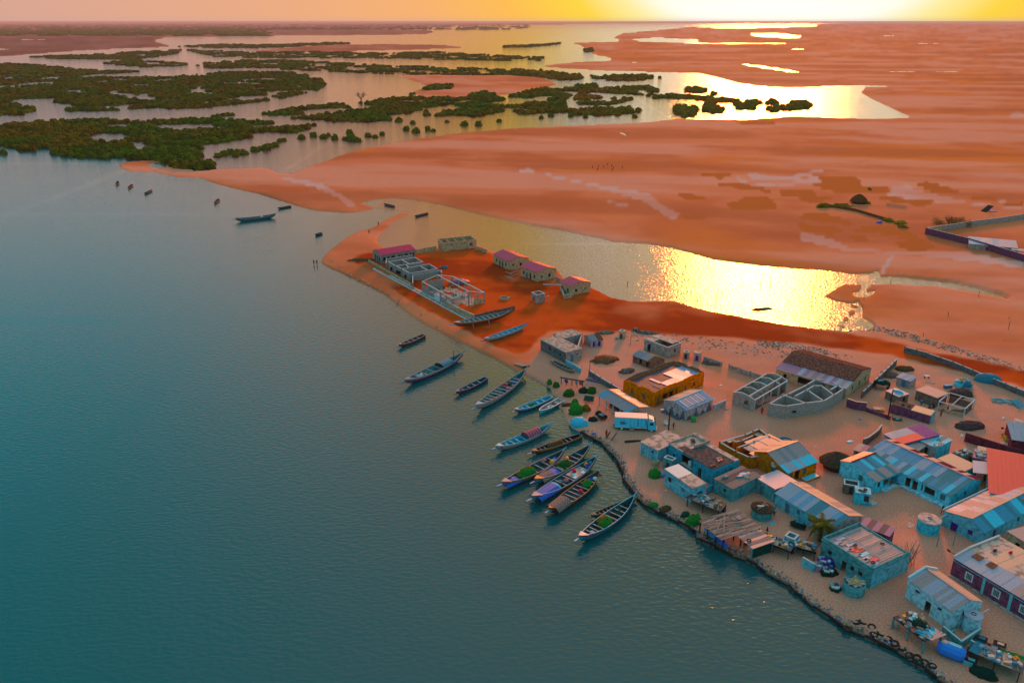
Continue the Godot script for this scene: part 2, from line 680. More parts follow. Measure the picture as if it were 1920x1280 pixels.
	put("bow_beak", done(st), M[s.get("beak_mat", "boat_blue")], o)
	if not square:
		st = begin()
		bar(st, W(x1 - 0.5, top_b - 0.05, 0), W(x1 + beak * 0.5, top_b + 0.18, 0), 0.2, 0.14)
		put("stern_post", done(st), M[s.get("beak_mat", "boat_blue")], o)
	return o


func in_boat(b: Node3D, x: float, y := 0.45, z := 0.0) -> Vector3:
	return b.transform * W(x, y, z)


func net(label: String, at: Vector3, size: Vector3, yaw: float, under := "net_green", over := "net_orange", sd := 1) -> Node3D:
	var o := thing("fishing_net", label, "fishing net", at, yaw)
	put("net_heap", heap_mesh(size, sd), M[under], o)
	if over:
		put("net_heap", heap_mesh(size * W(0.92, 0.9, 0.62), sd + 40), M[over], o, Transform3D(Basis.IDENTITY, W(size.x * 0.02, size.y * 0.14, -size.z * 0.15)))
	return o


func arched_cover(o: Node3D, called: String, key: String, x: float, lx: float, wz: float, h: float, y: float, n := 8) -> MeshInstance3D:
	# an arched cloth stretched over hoops
	var st := begin()
	for k in n:
		var a := PI * k / n
		var b := PI * (k + 1) / n
		var p0 := W(0, sin(a) * h, cos(a) * wz / 2.0)
		var p1 := W(0, sin(b) * h, cos(b) * wz / 2.0)
		var l := W(lx / 2.0, 0, 0)
		quad(st, p1 - l, p1 + l, p0 + l, p0 - l)
		quad(st, p0 - l - W(0, 0.04, 0), p0 + l - W(0, 0.04, 0), p1 + l - W(0, 0.04, 0), p1 - l - W(0, 0.04, 0))
	return put(called, done(st), M[key], o, Transform3D(Basis.IDENTITY, W(x, y, 0)))


# ---------------------------------------------------------------- textures and materials
func noise_tex(key: String, size: int, freq: float, oct: int, ramp: Array, stretch := Vector2i.ONE, ridged := false, sd := 1) -> ImageTexture:
	var n := FastNoiseLite.new()
	n.seed = sd
	n.frequency = freq
	n.noise_type = FastNoiseLite.TYPE_SIMPLEX_SMOOTH
	n.fractal_octaves = oct
	n.fractal_type = FastNoiseLite.FRACTAL_RIDGED if ridged else FastNoiseLite.FRACTAL_FBM
	var im := n.get_seamless_image(size / stretch.x, size / stretch.y)
	im.convert(Image.FORMAT_L8)
	if stretch != Vector2i.ONE:
		im = wrapped(im, 8)
		im.resize(size + 16 * stretch.x, size + 16 * stretch.y, Image.INTERPOLATE_CUBIC)
		im = im.get_region(Rect2i(8 * stretch.x, 8 * stretch.y, size, size))
	if ramp.size():
		var data := im.get_data()
		var lut := PackedByteArray()
		for v in 256:
			var t := v / 255.0
			lut.append(int(clampf(lerpf(ramp[0], ramp[1], smoothstep(ramp[2], ramp[3], t)), 0.0, 1.0) * 255.0))
		for i in data.size():
			data[i] = lut[data[i]]
		im = Image.create_from_data(size, size, false, Image.FORMAT_L8, data)
	T[key] = ImageTexture.create_from_image(im)
	return T[key]


func wrapped(im: Image, edge: int) -> Image:
	# the same tile with a border taken from its far sides, so that filters run on across the seam
	var w := im.get_width()
	var h := im.get_height()
	var out := Image.create(w + 2 * edge, h + 2 * edge, false, im.get_format())
	for x in [-1, 0, 1]:
		for y in [-1, 0, 1]:
			out.blit_rect(im, Rect2i(0, 0, w, h), Vector2i(edge + x * w, edge + y * h))
	return out


func textures() -> void:
	noise_tex("grain", 512, 0.03, 5, [0.88, 1.0, 0.25, 0.75])
	noise_tex("plaster", 512, 0.012, 6, [0.74, 1.0, 0.2, 0.62], Vector2i.ONE, false, 5)
	noise_tex("streaks", 512, 0.012, 5, [0.86, 1.0, 0.25, 0.65], Vector2i(1, 4), false, 9)
	noise_tex("rust", 512, 0.014, 6, [0.6, 1.0, 0.3, 0.6], Vector2i.ONE, false, 12)
	noise_tex("fuzz", 256, 0.05, 4, [0.35, 1.0, 0.2, 0.75], Vector2i.ONE, false, 15)
	noise_tex("waves", 2048, 0.075, 3, [], Vector2i(2, 1), false, 3)
	noise_tex("thatch", 256, 0.06, 3, [0.4, 1.0, 0.2, 0.8], Vector2i(1, 8), false, 21)
	# corrugated sheet: ribs across u
	var im := Image.create(64, 4, false, Image.FORMAT_L8)
	for x in 64:
		var v := 0.5 + 0.5 * sin(TAU * x / 64.0)
		for y in 4:
			im.set_pixel(x, y, Color(v, v, v))
	T["ribs"] = ImageTexture.create_from_image(im)
	# concrete block courses
	im = Image.create(128, 128, false, Image.FORMAT_L8)
	for y in 128:
		for x in 128:
			var row := y / 32
			var xx := (x + (32 if row % 2 else 0)) % 64
			var j := (y % 32) < 3 or xx < 3
			var v := 0.35 if j else 0.9 + 0.1 * sin(float((x + (32 if row % 2 else 0)) / 64 * 7 + row * 3))
			im.set_pixel(x, y, Color(v, v, v))
	T["blocks"] = ImageTexture.create_from_image(im)


func relief(tex: String, steep := 6.0) -> ImageTexture:
	var key := tex + "_relief"
	if not T.has(key):
		var im: Image = T[tex].get_image().duplicate()
		im.convert(Image.FORMAT_RGBA8)
		im = wrapped(im, 4)
		im.bump_map_to_normal_map(steep)
		im = im.get_region(Rect2i(4, 4, im.get_width() - 8, im.get_height() - 8))
		T[key] = ImageTexture.create_from_image(im)
	return T[key]


func mat(key: String, c: Color, rough := 0.9, tex := "", scale := 0.25, bump := 0.0, metal := 0.0) -> StandardMaterial3D:
	# c is the linear base colour
	var m := StandardMaterial3D.new()
	m.resource_name = key
	m.albedo_color = c.linear_to_srgb()
	m.roughness = rough
	m.metallic = metal
	m.metallic_specular = 0.35 if rough < 0.8 else 0.12
	m.cull_mode = BaseMaterial3D.CULL_DISABLED
	if tex:
		m.albedo_texture = T[tex]
		m.uv1_triplanar = true
		m.uv1_world_triplanar = true
		m.uv1_scale = Vector3.ONE * scale
		if bump > 0.0:
			m.normal_enabled = true
			m.normal_texture = relief(tex)
			m.normal_scale = bump
	M[key] = m
	return m


func sheet_mat(key: String, c: Color, rough := 0.55, metal := 0.0, ribs := 0.18) -> StandardMaterial3D:
	# corrugated sheet: ribs follow the mesh's own uv, stains follow the world
	var m := mat(key, c, rough)
	m.metallic = metal
	m.heightmap_enabled = true
	m.heightmap_texture = T["ribs"]
	m.heightmap_scale = 3.0
	m.uv1_scale = W(1.0 / ribs, 1.0, 1.0)
	m.detail_enabled = true
	m.detail_albedo = T["rust"]
	m.detail_mask = null
	m.detail_blend_mode = BaseMaterial3D.BLEND_MODE_MUL
	m.detail_uv_layer = BaseMaterial3D.DETAIL_UV_2
	m.uv2_triplanar = true
	m.uv2_world_triplanar = true
	m.uv2_scale = Vector3.ONE * 0.13
	return m


func C(r: float, g: float, b: float) -> Color:
	return Color(r, g, b)


func materials() -> void:
	var m := mat("ground", C(1, 1, 1), 0.95, "grain", 0.17)
	m.vertex_color_use_as_albedo = true
	m.metallic_specular = 0.05
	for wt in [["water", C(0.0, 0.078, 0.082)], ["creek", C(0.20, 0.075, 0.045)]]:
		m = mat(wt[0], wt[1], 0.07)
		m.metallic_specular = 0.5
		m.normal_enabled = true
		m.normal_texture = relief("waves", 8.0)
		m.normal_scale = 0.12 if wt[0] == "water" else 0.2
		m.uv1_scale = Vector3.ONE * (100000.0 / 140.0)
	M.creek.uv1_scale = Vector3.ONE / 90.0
	# walls; pale blue and white plasters have the cyan of shade mixed in
	for w in [["plaster_grey", C(0.42, 0.30, 0.26)], ["plaster_tan", C(0.60, 0.36, 0.20)], ["plaster_white", C(0.38, 0.60, 0.68)], ["plaster_pink", C(0.50, 0.36, 0.36)], ["plaster_cyan", C(0.04, 0.52, 0.68)], ["plaster_blue", C(0.02, 0.32, 0.46)],
		["plaster_teal", C(0.09, 0.30, 0.32)], ["plaster_yellow", C(0.95, 0.18, 0.0)], ["plaster_ochre", C(0.70, 0.16, 0.01)], ["plaster_purple", C(0.20, 0.06, 0.12)], ["plaster_blue_shade", C(0.13, 0.44, 0.55)], ["plaster_mud", C(0.22, 0.13, 0.10)],
		["plaster_cyan_pale", C(0.15, 0.62, 0.76)], ["plaster_dark", C(0.15, 0.14, 0.14)], ["mural_grey", C(0.16, 0.13, 0.17)], ["wine", C(0.17, 0.03, 0.05)]]:
		mat(w[0], w[1], 0.92, "plaster", 0.19, 0.12)
	mat("block_grey", C(0.38, 0.31, 0.28), 0.95, "plaster", 0.4, 0.3)
	mat("coping_pale", C(0.55, 0.52, 0.52), 0.85, "grain", 0.5)
	mat("white", C(0.55, 0.66, 0.70), 0.7, "grain", 0.7)
	mat("concrete", C(0.48, 0.33, 0.27), 0.92, "plaster", 0.12, 0.3)
	mat("concrete_pale", C(0.64, 0.38, 0.30), 0.9, "plaster", 0.1, 0.3)
	mat("concrete_dark", C(0.13, 0.085, 0.08), 0.95, "plaster", 0.17, 0.4)
	mat("dirt_dark", C(0.16, 0.09, 0.07), 0.95, "plaster", 0.2)
	# roof sheets; on sunward slopes the peach is sunlight put into the colour
	for r in [["zinc", C(0.27, 0.24, 0.28), 0.5], ["zinc_warm", C(0.44, 0.28, 0.27), 0.55], ["zinc_peach", C(0.74, 0.40, 0.27), 0.55], ["zinc_dark", C(0.09, 0.065, 0.09), 0.6], ["zinc_blue", C(0.06, 0.28, 0.42), 0.45], ["zinc_teal", C(0.05, 0.22, 0.27), 0.5],
		["zinc_cyan", C(0.05, 0.56, 0.72), 0.45], ["zinc_pale", C(0.42, 0.37, 0.45), 0.5], ["zinc_cyan_pale", C(0.34, 0.58, 0.66), 0.5], ["roof_magenta", C(0.80, 0.02, 0.10), 0.5], ["roof_rose", C(0.72, 0.07, 0.14), 0.5], ["roof_coral", C(0.80, 0.08, 0.07), 0.55], ["roof_red", C(0.85, 0.06, 0.07), 0.55],
		["roof_purple", C(0.22, 0.03, 0.26), 0.5], ["roof_pink", C(0.42, 0.17, 0.27), 0.6], ["roof_rust", C(0.28, 0.09, 0.045), 0.8], ["roof_sky", C(0.17, 0.33, 0.50), 0.4], ["old_plank", C(0.34, 0.20, 0.17), 0.9], ["old_plank_dark", C(0.20, 0.12, 0.11), 0.9]]:
		mat(r[0], r[1], r[2], "grain", 0.31, 0.0, 0.0)
	m = mat("tile", C(0.30, 0.10, 0.07), 0.85, "rust", 0.8)
	m.vertex_color_use_as_albedo = true
	mat("tile_dark", C(0.16, 0.05, 0.045), 0.85, "rust", 0.8)
	mat("thatch", C(0.15, 0.085, 0.055), 0.98, "thatch", 0.6, 1.2)
	mat("thatch_warm", C(0.28, 0.10, 0.035), 0.98, "thatch", 0.6, 1.2)
	# doors and windows; dark leaves and panes stand in for shaded interiors
	mat("door_blue", C(0.02, 0.20, 0.36), 0.6, "grain", 0.6)
	mat("door_dark", C(0.04, 0.035, 0.04), 0.7)
	mat("door_wood", C(0.13, 0.07, 0.05), 0.8, "grain", 0.6)
	mat("door_ochre", C(0.45, 0.17, 0.02), 0.8)
	mat("door_cyan", C(0.03, 0.50, 0.66), 0.6)
	mat("shutter_slate", C(0.09, 0.15, 0.20), 0.7, "grain", 0.6)
	mat("shutter_teal", C(0.05, 0.17, 0.18), 0.7, "grain", 0.6)
	mat("frame_dark", C(0.05, 0.05, 0.06), 0.7)
	mat("glass", C(0.015, 0.02, 0.025), 0.15)
	# wood, iron, cloth
	mat("wood", C(0.20, 0.12, 0.085), 0.9, "streaks", 0.7)
	mat("wood_dark", C(0.045, 0.032, 0.03), 0.9, "streaks", 0.7)
	mat("wood_pale", C(0.42, 0.29, 0.22), 0.9, "streaks", 0.7)
	mat("wood_teal", C(0.10, 0.27, 0.28), 0.85, "streaks", 0.7)
	mat("rubber", C(0.012, 0.013, 0.014), 0.75)
	mat("iron", C(0.03, 0.03, 0.035), 0.6)
	mat("rust_iron", C(0.17, 0.06, 0.03), 0.9, "rust", 0.9)
	mat("plastic_white", C(0.55, 0.74, 0.76), 0.45)
	mat("plastic_blue", C(0.01, 0.17, 0.60), 0.4)
	mat("plastic_orange", C(0.75, 0.22, 0.01), 0.45)
	mat("plastic_yellow", C(0.65, 0.35, 0.01), 0.45)
	mat("plastic_red", C(0.60, 0.015, 0.03), 0.45)
	mat("plastic_green", C(0.01, 0.30, 0.06), 0.45)
	mat("tarp_blue", C(0.006, 0.10, 0.46), 0.6, "grain", 0.8)
	mat("tarp_sky", C(0.03, 0.44, 0.62), 0.6, "grain", 0.6)
	mat("tarp_teal", C(0.01, 0.17, 0.25), 0.7, "grain", 0.6)
	mat("tarp_grey", C(0.33, 0.20, 0.17), 0.8, "rust", 0.5)
	mat("tarp_pink", C(0.55, 0.17, 0.20), 0.8, "grain", 0.6)
	mat("tarp_maroon", C(0.26, 0.03, 0.07), 0.8)
	mat("cloth_purple", C(0.10, 0.02, 0.22), 0.9)
	mat("cloth_red", C(0.65, 0.02, 0.05), 0.9)
	mat("cloth_white", C(0.6, 0.62, 0.66), 0.9)
	mat("net_green", C(0.035, 0.19, 0.035), 1.0, "fuzz", 0.9, 1.6)
	mat("net_bright", C(0.02, 0.34, 0.05), 1.0, "fuzz", 0.9, 1.6)
	mat("net_orange", C(0.46, 0.21, 0.02), 1.0, "fuzz", 0.9, 1.6)
	mat("net_brown", C(0.22, 0.10, 0.045), 1.0, "fuzz", 0.9, 1.6)
	mat("net_teal", C(0.01, 0.12, 0.09), 1.0, "fuzz", 0.9, 1.6)
	mat("net_dark", C(0.01, 0.07, 0.05), 1.0, "fuzz", 0.9, 1.6)
	mat("rubble", C(0.26, 0.17, 0.14), 0.98, "fuzz", 0.5, 1.2)
	mat("earth_heap", C(0.40, 0.13, 0.05), 0.98, "fuzz", 0.3, 0.8)
	mat("earth_purple", C(0.17, 0.085, 0.085), 0.98, "fuzz", 0.3, 0.8)
	# boats
	mat("boat_dark", C(0.07, 0.055, 0.06), 0.7, "streaks", 0.5)
	mat("boat_brown", C(0.20, 0.075, 0.035), 0.75, "rust", 0.6)
	mat("boat_teal", C(0.02, 0.19, 0.22), 0.6, "streaks", 0.5)
	mat("boat_deep", C(0.015, 0.075, 0.09), 0.65, "streaks", 0.5)
	mat("boat_blue", C(0.015, 0.24, 0.46), 0.5, "grain", 0.6)
	mat("boat_bright", C(0.01, 0.33, 0.52), 0.5, "grain", 0.6)
	mat("boat_pale", C(0.40, 0.31, 0.31), 0.7, "grain", 0.6)
	mat("boat_cyan", C(0.12, 0.50, 0.58), 0.55, "grain", 0.6)
	mat("boat_red", C(0.45, 0.06, 0.035), 0.6, "rust", 0.6)
	mat("boat_violet", C(0.24, 0.09, 0.24), 0.6, "rust", 0.6)
	mat("boat_orange", C(0.55, 0.20, 0.06), 0.6, "rust", 0.6)
	mat("boat_black", C(0.02, 0.022, 0.022), 0.8, "streaks", 0.5)
	mat("boat_grey", C(0.28, 0.20, 0.17), 0.9, "streaks", 0.6)
	mat("truck_shade_blue", C(0.05, 0.54, 0.74), 0.4)  # white bodywork with the cyan of shade put into its colour
	mat("truck_white", C(0.62, 0.50, 0.46), 0.5)
	# plants
	for p in [["leaf_mangrove", C(0.14, 0.13, 0.008)], ["leaf_olive", C(0.24, 0.14, 0.010)], ["leaf_palm", C(0.16, 0.11, 0.02)], ["leaf_acacia", C(0.16, 0.12, 0.012)]]:
		m = mat(p[0], p[1], 0.85)
		m.vertex_color_use_as_albedo = true
		m.backlight_enabled = true
		m.backlight = Color(0.25, 0.25, 0.1)
	mat("bark", C(0.085, 0.06, 0.05), 0.95, "streaks", 0.8)
	mat("bark_dark", C(0.035, 0.024, 0.022), 0.95)
	m = mat("people", C(1, 1, 1), 0.9)
	m.vertex_color_use_as_albedo = true
	m = mat("litter", C(1, 1, 1), 0.8)
	m.vertex_color_use_as_albedo = true


# ---------------------------------------------------------------- ground and water
func fan(p: Vector2) -> Vector2:
	# where a place on the ground lies in the fan of ground squares, 0..1 across and 0..1 from the horizon inwards
	var d := maxf(-p.y, 1.0)
	return Vector2((p.x / d + FAN_U) / (2.0 * FAN_U), (1.0 / d) / FAN_W)


func area(im: Image, value: float, places: Array) -> void:
	# fills a polygon, given by places on the ground, into a chart
	var w := im.get_width()
	var h := im.get_height()
	var q := PackedVector2Array()
	for p in places:
		var f := fan(p)
		q.append(Vector2(f.x * w, f.y * h))
	var c := Color(value, value, value)
	var lo := h
	var hi := 0
	for p in q:
		lo = mini(lo, int(p.y))
		hi = maxi(hi, int(p.y) + 1)
	for y in range(maxi(lo, 0), mini(hi, h)):
		var yy := y + 0.5
		var xs := []
		for i in q.size():
			var a := q[i]
			var b := q[(i + 1) % q.size()]
			if (a.y <= yy) != (b.y <= yy):
				xs.append(a.x + (b.x - a.x) * (yy - a.y) / (b.y - a.y))
		xs.sort()
		for k in range(0, xs.size() - 1, 2):
			var x0 := clampi(roundi(xs[k]), 0, w)
			var x1 := clampi(roundi(xs[k + 1]), 0, w)
			if x1 > x0:
				im.fill_rect(Rect2i(x0, y, x1 - x0, 1), c)


func chart() -> Image:
	return Image.create(NX * 3, NZ * 3, false, Image.FORMAT_L8)


func settled(im: Image, soft := 1) -> Image:
	if soft > 1:
		im.resize(NX / soft, NZ / soft, Image.INTERPOLATE_BILINEAR if soft < 3 else Image.INTERPOLATE_LANCZOS)
	im.resize(NX, NZ, Image.INTERPOLATE_CUBIC if soft > 1 else Image.INTERPOLATE_LANCZOS)
	return im


func setting() -> void:
	var water := PlaneMesh.new()
	water.size = Vector2(100000, 100000)
	var w := put("water", water, M.water, self)
	tag(w, "wide teal lagoon and tidal creeks rippled by wind", "", "", "structure")

	# silty water behind the spit: the inlet and the tidal creeks
	var silt := begin()
	for pool in [[V(-63.9,-377.6),V(-59.9,-411.8),V(9.4,-359.7),V(69.4,-308.5),V(113.9,-284.5),V(164.8,-251.4),V(155.5,-235.5),V(99.2,-211.5),V(80.1,-215.7),V(31.3,-243.2),V(17.3,-257.1),V(0,-285.9),V(-16,-300.6),V(-50.9,-294.6),V(-55.8,-312.6),V(-54.6,-339.4),V(-51.8,-360.7),V(-46,-367.3)], [V(-759.8,-648),V(-388.5,-641.6),V(-298.8,-553.4),V(-258.7,-534.8),V(-198.7,-493.2),V(-158.2,-474.6),V(-129,-457.3),V(-113.5,-493.2),V(-42.5,-611.3),V(151.9,-711.6),V(353,-711.6),V(733.1,-1265),V(13440,-23732),V(-1287,-35614),V(-26593,-23732)]]:
		var q := PackedVector2Array(pool)
		var ix := Geometry2D.triangulate_polygon(q)
		for k in range(0, ix.size(), 3):
			var a := q[ix[k]]
			var b := q[ix[k + 1]]
			var c := q[ix[k + 2]]
			if (b - a).cross(c - a) < 0.0:
				var sw := b
				b = c
				c = sw
			tri(silt, at2(a, 0.02), at2(b, 0.02), at2(c, 0.02), a, b, c)
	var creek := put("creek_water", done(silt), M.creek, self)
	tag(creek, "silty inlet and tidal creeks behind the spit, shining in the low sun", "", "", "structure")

	var land := chart()
	# the tidal flat with its spit, the village's tongue of land, the far shores
	area(land, 1.0, [V(153.9,-241.8),V(153.8,-248.2),V(150.2,-253.8),V(146.1,-259.3),V(137.8,-263.5),V(131.8,-265.9),V(126.6,-267.2),V(123.7,-265.9),V(126.4,-274.2),V(122.6,-270.9),V(117.3,-269.6),V(112.8,-271.6),V(106.7,-274.8),V(100.9,-275.6),V(88.7,-279.6),V(80.8,-283.8),V(72.7,-288),V(66.2,-296.8),V(59.8,-305),V(53.3,-309.8),V(39,-313.9),V(34.6,-319.9),V(29.8,-323.4),V(21.8,-331.5),V(11.8,-339.1),V(-2.3,-351),V(-16.2,-364.8),V(-31.8,-382.1),V(-48.5,-395.7),V(-58.3,-399.6),V(-67.6,-394.4),V(-72.1,-386.9),V(-67.1,-382.1),V(-62.4,-376.2),V(-67.4,-369.3),V(-73.5,-365.9),V(-81.6,-368.2),V(-88.6,-370.4),V(-98.8,-379.7),V(-112.3,-394.4),V(-124,-407.6),V(-134,-416.5),V(-146.1,-427.4),V(-156.8,-437.9),V(-170.6,-453.9),V(-184.7,-457.3),V(-203.6,-472),V(-217.8,-474.7),V(-228.4,-485.7),V(-235.9,-501.2),V(-234,-512.3),V(-220.4,-518.4),V(-203.8,-515.5),V(-182.2,-476.5),V(-171.7,-482.5),V(-159.1,-485.7),V(-146,-487.6),V(-140.2,-482.5),V(-132.1,-469.3),V(-124.6,-466.9),V(-120.7,-491.4),V(-114.8,-511.3),V(-109.4,-537.3),V(-104,-556.8),V(-87.3,-586.7),V(-66.3,-617.8),V(-44.8,-645.6),V(0,-679.4),V(21.6,-688.4),V(66.4,-705.1),V(113,-720.7),V(145.2,-747.5),V(204.4,-741.1),V(255.2,-769.4),V(301.4,-751.8),V(327.8,-747.5),V(349.4,-753.9),V(360.1,-767.2),V(369.9,-817.2),V(394,-932.2),V(422.5,-1041),V(463.9,-1129),V(522.7,-1143),V(576.9,-1153),V(522.9,-1168),V(466.8,-1163),V(361.8,-1115),V(328.4,-1143),V(315.8,-1204),V(316.8,-1355),V(311.6,-1449),V(227.3,-1480),V(140.9,-1530),V(69.6,-1621),V(57,-1691),V(134.9,-1838),V(213.7,-1889),V(229.5,-1998),V(234.2,-2074),V(217,-2224),V(213.7,-2337),V(246.9,-3126),V(235,-3520),V(306.8,-3611),V(478.6,-3757),V(541.3,-4704),V(815.8,-6426),V(1652,-9439),V(2906,-14174),V(13674,-35481),V(82899,-70992),V(192.8,-134.3),V(190.9,-205.9),V(166.1,-234.7)])
	area(land, 1.0, [V(-46.8,-368.2),V(-51,-363.7),V(-54.3,-353.1),V(-57.7,-338.1),V(-62.8,-331.5),V(-65.8,-319.9),V(-68,-303.4),V(-68.7,-289.8),V(-67.7,-283.4),V(-62.9,-276.6),V(-55.8,-268.2),V(-46.6,-256.1),V(-40.2,-247.7),V(-34.7,-237.2),V(-29.5,-227.4),V(-24.1,-219.2),V(-17.7,-210.7),V(-11.2,-202.8),V(-4.7,-194.6),V(0.3,-187.7),V(5.1,-181.8),V(9.1,-176.2),V(9.3,-172.9),V(10.7,-170.6),V(10.2,-166.4),V(11.2,-164.7),V(11.9,-159),V(12.5,-156.3),V(14.4,-154.1),V(16.6,-150.8),V(18.4,-149),V(19.6,-144.9),V(20.5,-141.8),V(21.1,-136.5),V(20.8,-134.9),V(21.6,-131.8),V(22.6,-128.4),V(23.6,-125.9),V(25.1,-124.1),V(26.9,-122.5),V(28.7,-120.8),V(29.9,-119),V(30.9,-117.7),V(30.7,-115.9),V(33.1,-113.8),V(35.5,-111.2),V(37.3,-110.1),V(38.5,-108.7),V(39.5,-106.8),V(42.1,-103.8),V(42.4,-102.2),V(43.3,-101),V(44.1,-98.9),V(45.9,-96.3),V(47.1,-94.3),V(49.2,-92.7),V(50.5,-91.4),V(52.5,-89.5),V(53.5,-87.8),V(54.7,-86.4),V(55.6,-84.6),V(59,-79.3),V(72.6,-66.4),V(96,-66.4),V(184.4,-156.1),V(190.9,-205.9),V(166.1,-234.7),V(153.9,-241.8),V(149,-245.5),V(145,-250.4),V(137.5,-255.9),V(134.5,-256.5),V(124.7,-257.9),V(117.4,-258.2),V(113.4,-252.7),V(112.3,-249.9),V(116,-251.5),V(114,-247.7),V(110.5,-244.4),V(107,-245),V(107.5,-248.8),V(110.5,-250.4),V(114.5,-258.7),V(108.1,-257.6),V(101.5,-250.4),V(97.3,-245.5),V(99.7,-240.7),V(103.1,-238.2),V(106.1,-240.7),V(104.9,-233.7),V(101.2,-225.2),V(102.8,-221.6),V(101.9,-217.2),V(100.6,-215.5),V(96,-214.3),V(91.3,-213.8),V(88.9,-215.5),V(84.9,-216.2),V(75.5,-220.6),V(66.1,-226.5),V(58.1,-231.7),V(52.7,-236.9),V(50.3,-240.7),V(42.5,-240.7),V(36.6,-240.7),V(31.1,-243.9),V(27.8,-250.4),V(25.3,-255.5),V(23.5,-258.4),V(17.7,-262.6),V(14.9,-277.9),V(7.6,-286.9),V(0,-294.2),V(-7,-299.5),V(-11.1,-305.8),V(-14.4,-311.4),V(-22.7,-311.4),V(-28.8,-305.8),V(-33.9,-301),V(-40,-301.8),V(-47.1,-302.6),V(-52.3,-311.4),V(-53.2,-319.9),V(-52.4,-335.2),V(-50.5,-351),V(-45.6,-363.7)])
	area(land, 1.0, [V(-1987,-1745),V(-1243,-2121),V(-1274,-2506),V(-1232,-2754),V(-1143,-2960),V(-1602,-3915),V(-1852,-4704),V(-1585,-5134),V(-1019,-5432),V(-569.8,-5888),V(-703.8,-8325),V(-1852,-11806),V(0,-20261),V(4059,-35481),V(18161,-88748),V(-99351,-88748)])
	area(land, 1.0, [V(-186.2,-1376),V(-137.4,-1397),V(-51.3,-1390),V(21.2,-1376),V(44.8,-1322),V(62.1,-1183),V(33.4,-1079),V(0,-1021),V(-47.8,-962.5),V(-97,-976.6),V(-122.1,-1037),V(-109.5,-1143),V(-161.3,-1309)])
	area(land, 1.0, [V(-764.7,-2461),V(-737.3,-2754),V(-691.4,-3161),V(-488.4,-3351),V(-252.5,-3197),V(-139.5,-2868),V(-290.3,-2649),V(-539.8,-2461)])
	# bright creeks and pools left on the far flat
	for pool in [
		[V(3229,-15752),V(5785,-21822),V(6609,-18909),V(4639,-13497),V(2893,-10896),V(2393,-11333)], [V(1549,-5888),V(1865,-6426),V(1937,-6282),V(1636,-4867),V(1438,-4479),V(1362,-4784)],
		[V(569.8,-4274),V(769.2,-4704),V(930,-4147),V(762.2,-3808),V(822.2,-3565),V(1084,-3434),V(1002,-3235),V(691.8,-3351),V(539.8,-3707)], [V(880,-2782),V(925,-2754),V(878.6,-2624),V(845,-2649)],
		[V(459.8,-1767),V(485.3,-1723),V(495.5,-1480),V(469.4,-1441),V(460.9,-1565),V(450.9,-1712)], [V(536.9,-1457),V(676.4,-1488),V(812.8,-1513),V(799.8,-1488),V(662.2,-1457),V(525.9,-1426)],
		[V(1635,-3808),V(1665,-3611),V(1665,-3311),V(1604,-3197),V(1562,-3476)], [V(216.5,-1863),V(271.7,-1851),V(340.7,-1826),V(265.3,-1807)], [V(2203,-5230),V(2279,-5230),V(2159,-4953),V(2093,-4953)],
		[V(-2344,-4028),V(-2253,-4274),V(-2106,-3970),V(-2217,-3808)], [V(-1742,-2701),V(-1607,-2810),V(-1524,-2649),V(-1647,-2552)],
		[V(-217.5,-499.2),V(-217.1,-509.2),V(-206.6,-499.2),V(-203.4,-487.6),V(-210.5,-487.6)], [V(70.5,-658.7),V(71.9,-652.1),V(70.3,-648.8)], [V(80.9,-658.7),V(84.6,-655.4),V(88.3,-636),V(85.1,-636)]]:
		area(land, 0.0, pool)
	# mud banks under the mangroves' edges and islets in the shallow end of the pond
	for islet in [[V(99.7,-231.2),V(102,-233.2),V(101.5,-230.3),V(99.1,-227.4),V(98.6,-228.4)], [V(96.1,-226),V(97.7,-226.9),V(96.6,-223.3),V(95,-221.5),V(95.1,-223.3)], [V(92.4,-218.8),V(93.7,-219.2),V(93.1,-216.6),V(91.6,-216.2)], [V(102.7,-237.7),V(104.7,-236.2),V(103,-234.2),V(102.1,-235.2)]]:
		area(land, 1.0, islet)
	var laterite := chart()
	area(laterite, 1.0, [V(-57.4,-286.9),V(-55.2,-292),V(-51.2,-296.4),V(-35.4,-295.7),V(-27.8,-299.5),V(-12.2,-305.8),V(-6.8,-293.5),V(-2.7,-272.7),V(8.8,-260.2),V(17.1,-253.2),V(25.2,-254.4),V(30.9,-242.3),V(42.2,-239.2),V(52.4,-235.7),V(65.8,-225.1),V(75.2,-219.7),V(84.6,-215.3),V(93,-210.7),V(100.4,-205.9),V(107.5,-198.3),V(113.4,-193.5),V(121,-187.7),V(127.9,-181.8),V(138.2,-170.6),V(132.6,-162.4),V(122.4,-172.7),V(116,-178.7),V(109.1,-185),V(103.2,-189),V(95.8,-195),V(88.2,-198.3),V(81.3,-202),V(76.3,-203.9),V(68,-204.7),V(60.1,-207.1),V(49.2,-209.9),V(39.3,-211.1),V(32.4,-214.1),V(24.7,-210.7),V(17.6,-213.2),V(10.2,-212),V(6.6,-205.9),V(4.8,-198.3),V(1.4,-195.3),V(-4.2,-201.2),V(-10.1,-209.9),V(-16.5,-218.4),V(-25.1,-229.8),V(-32.9,-242.3),V(-43.2,-262),V(-52,-277.9)])
	var dirt := chart()
	area(dirt, 1.0, [V(3.2,-183.7),V(6.2,-198.3),V(14,-202),V(21.4,-205.9),V(32.1,-212),V(48.7,-207.1),V(67.2,-202),V(86.1,-192.8),V(104.4,-186),V(116.8,-175.6),V(151.9,-144.5),V(74.1,-54.7),V(12.4,-54.7),V(4,-134.3)])
	var dune := chart()
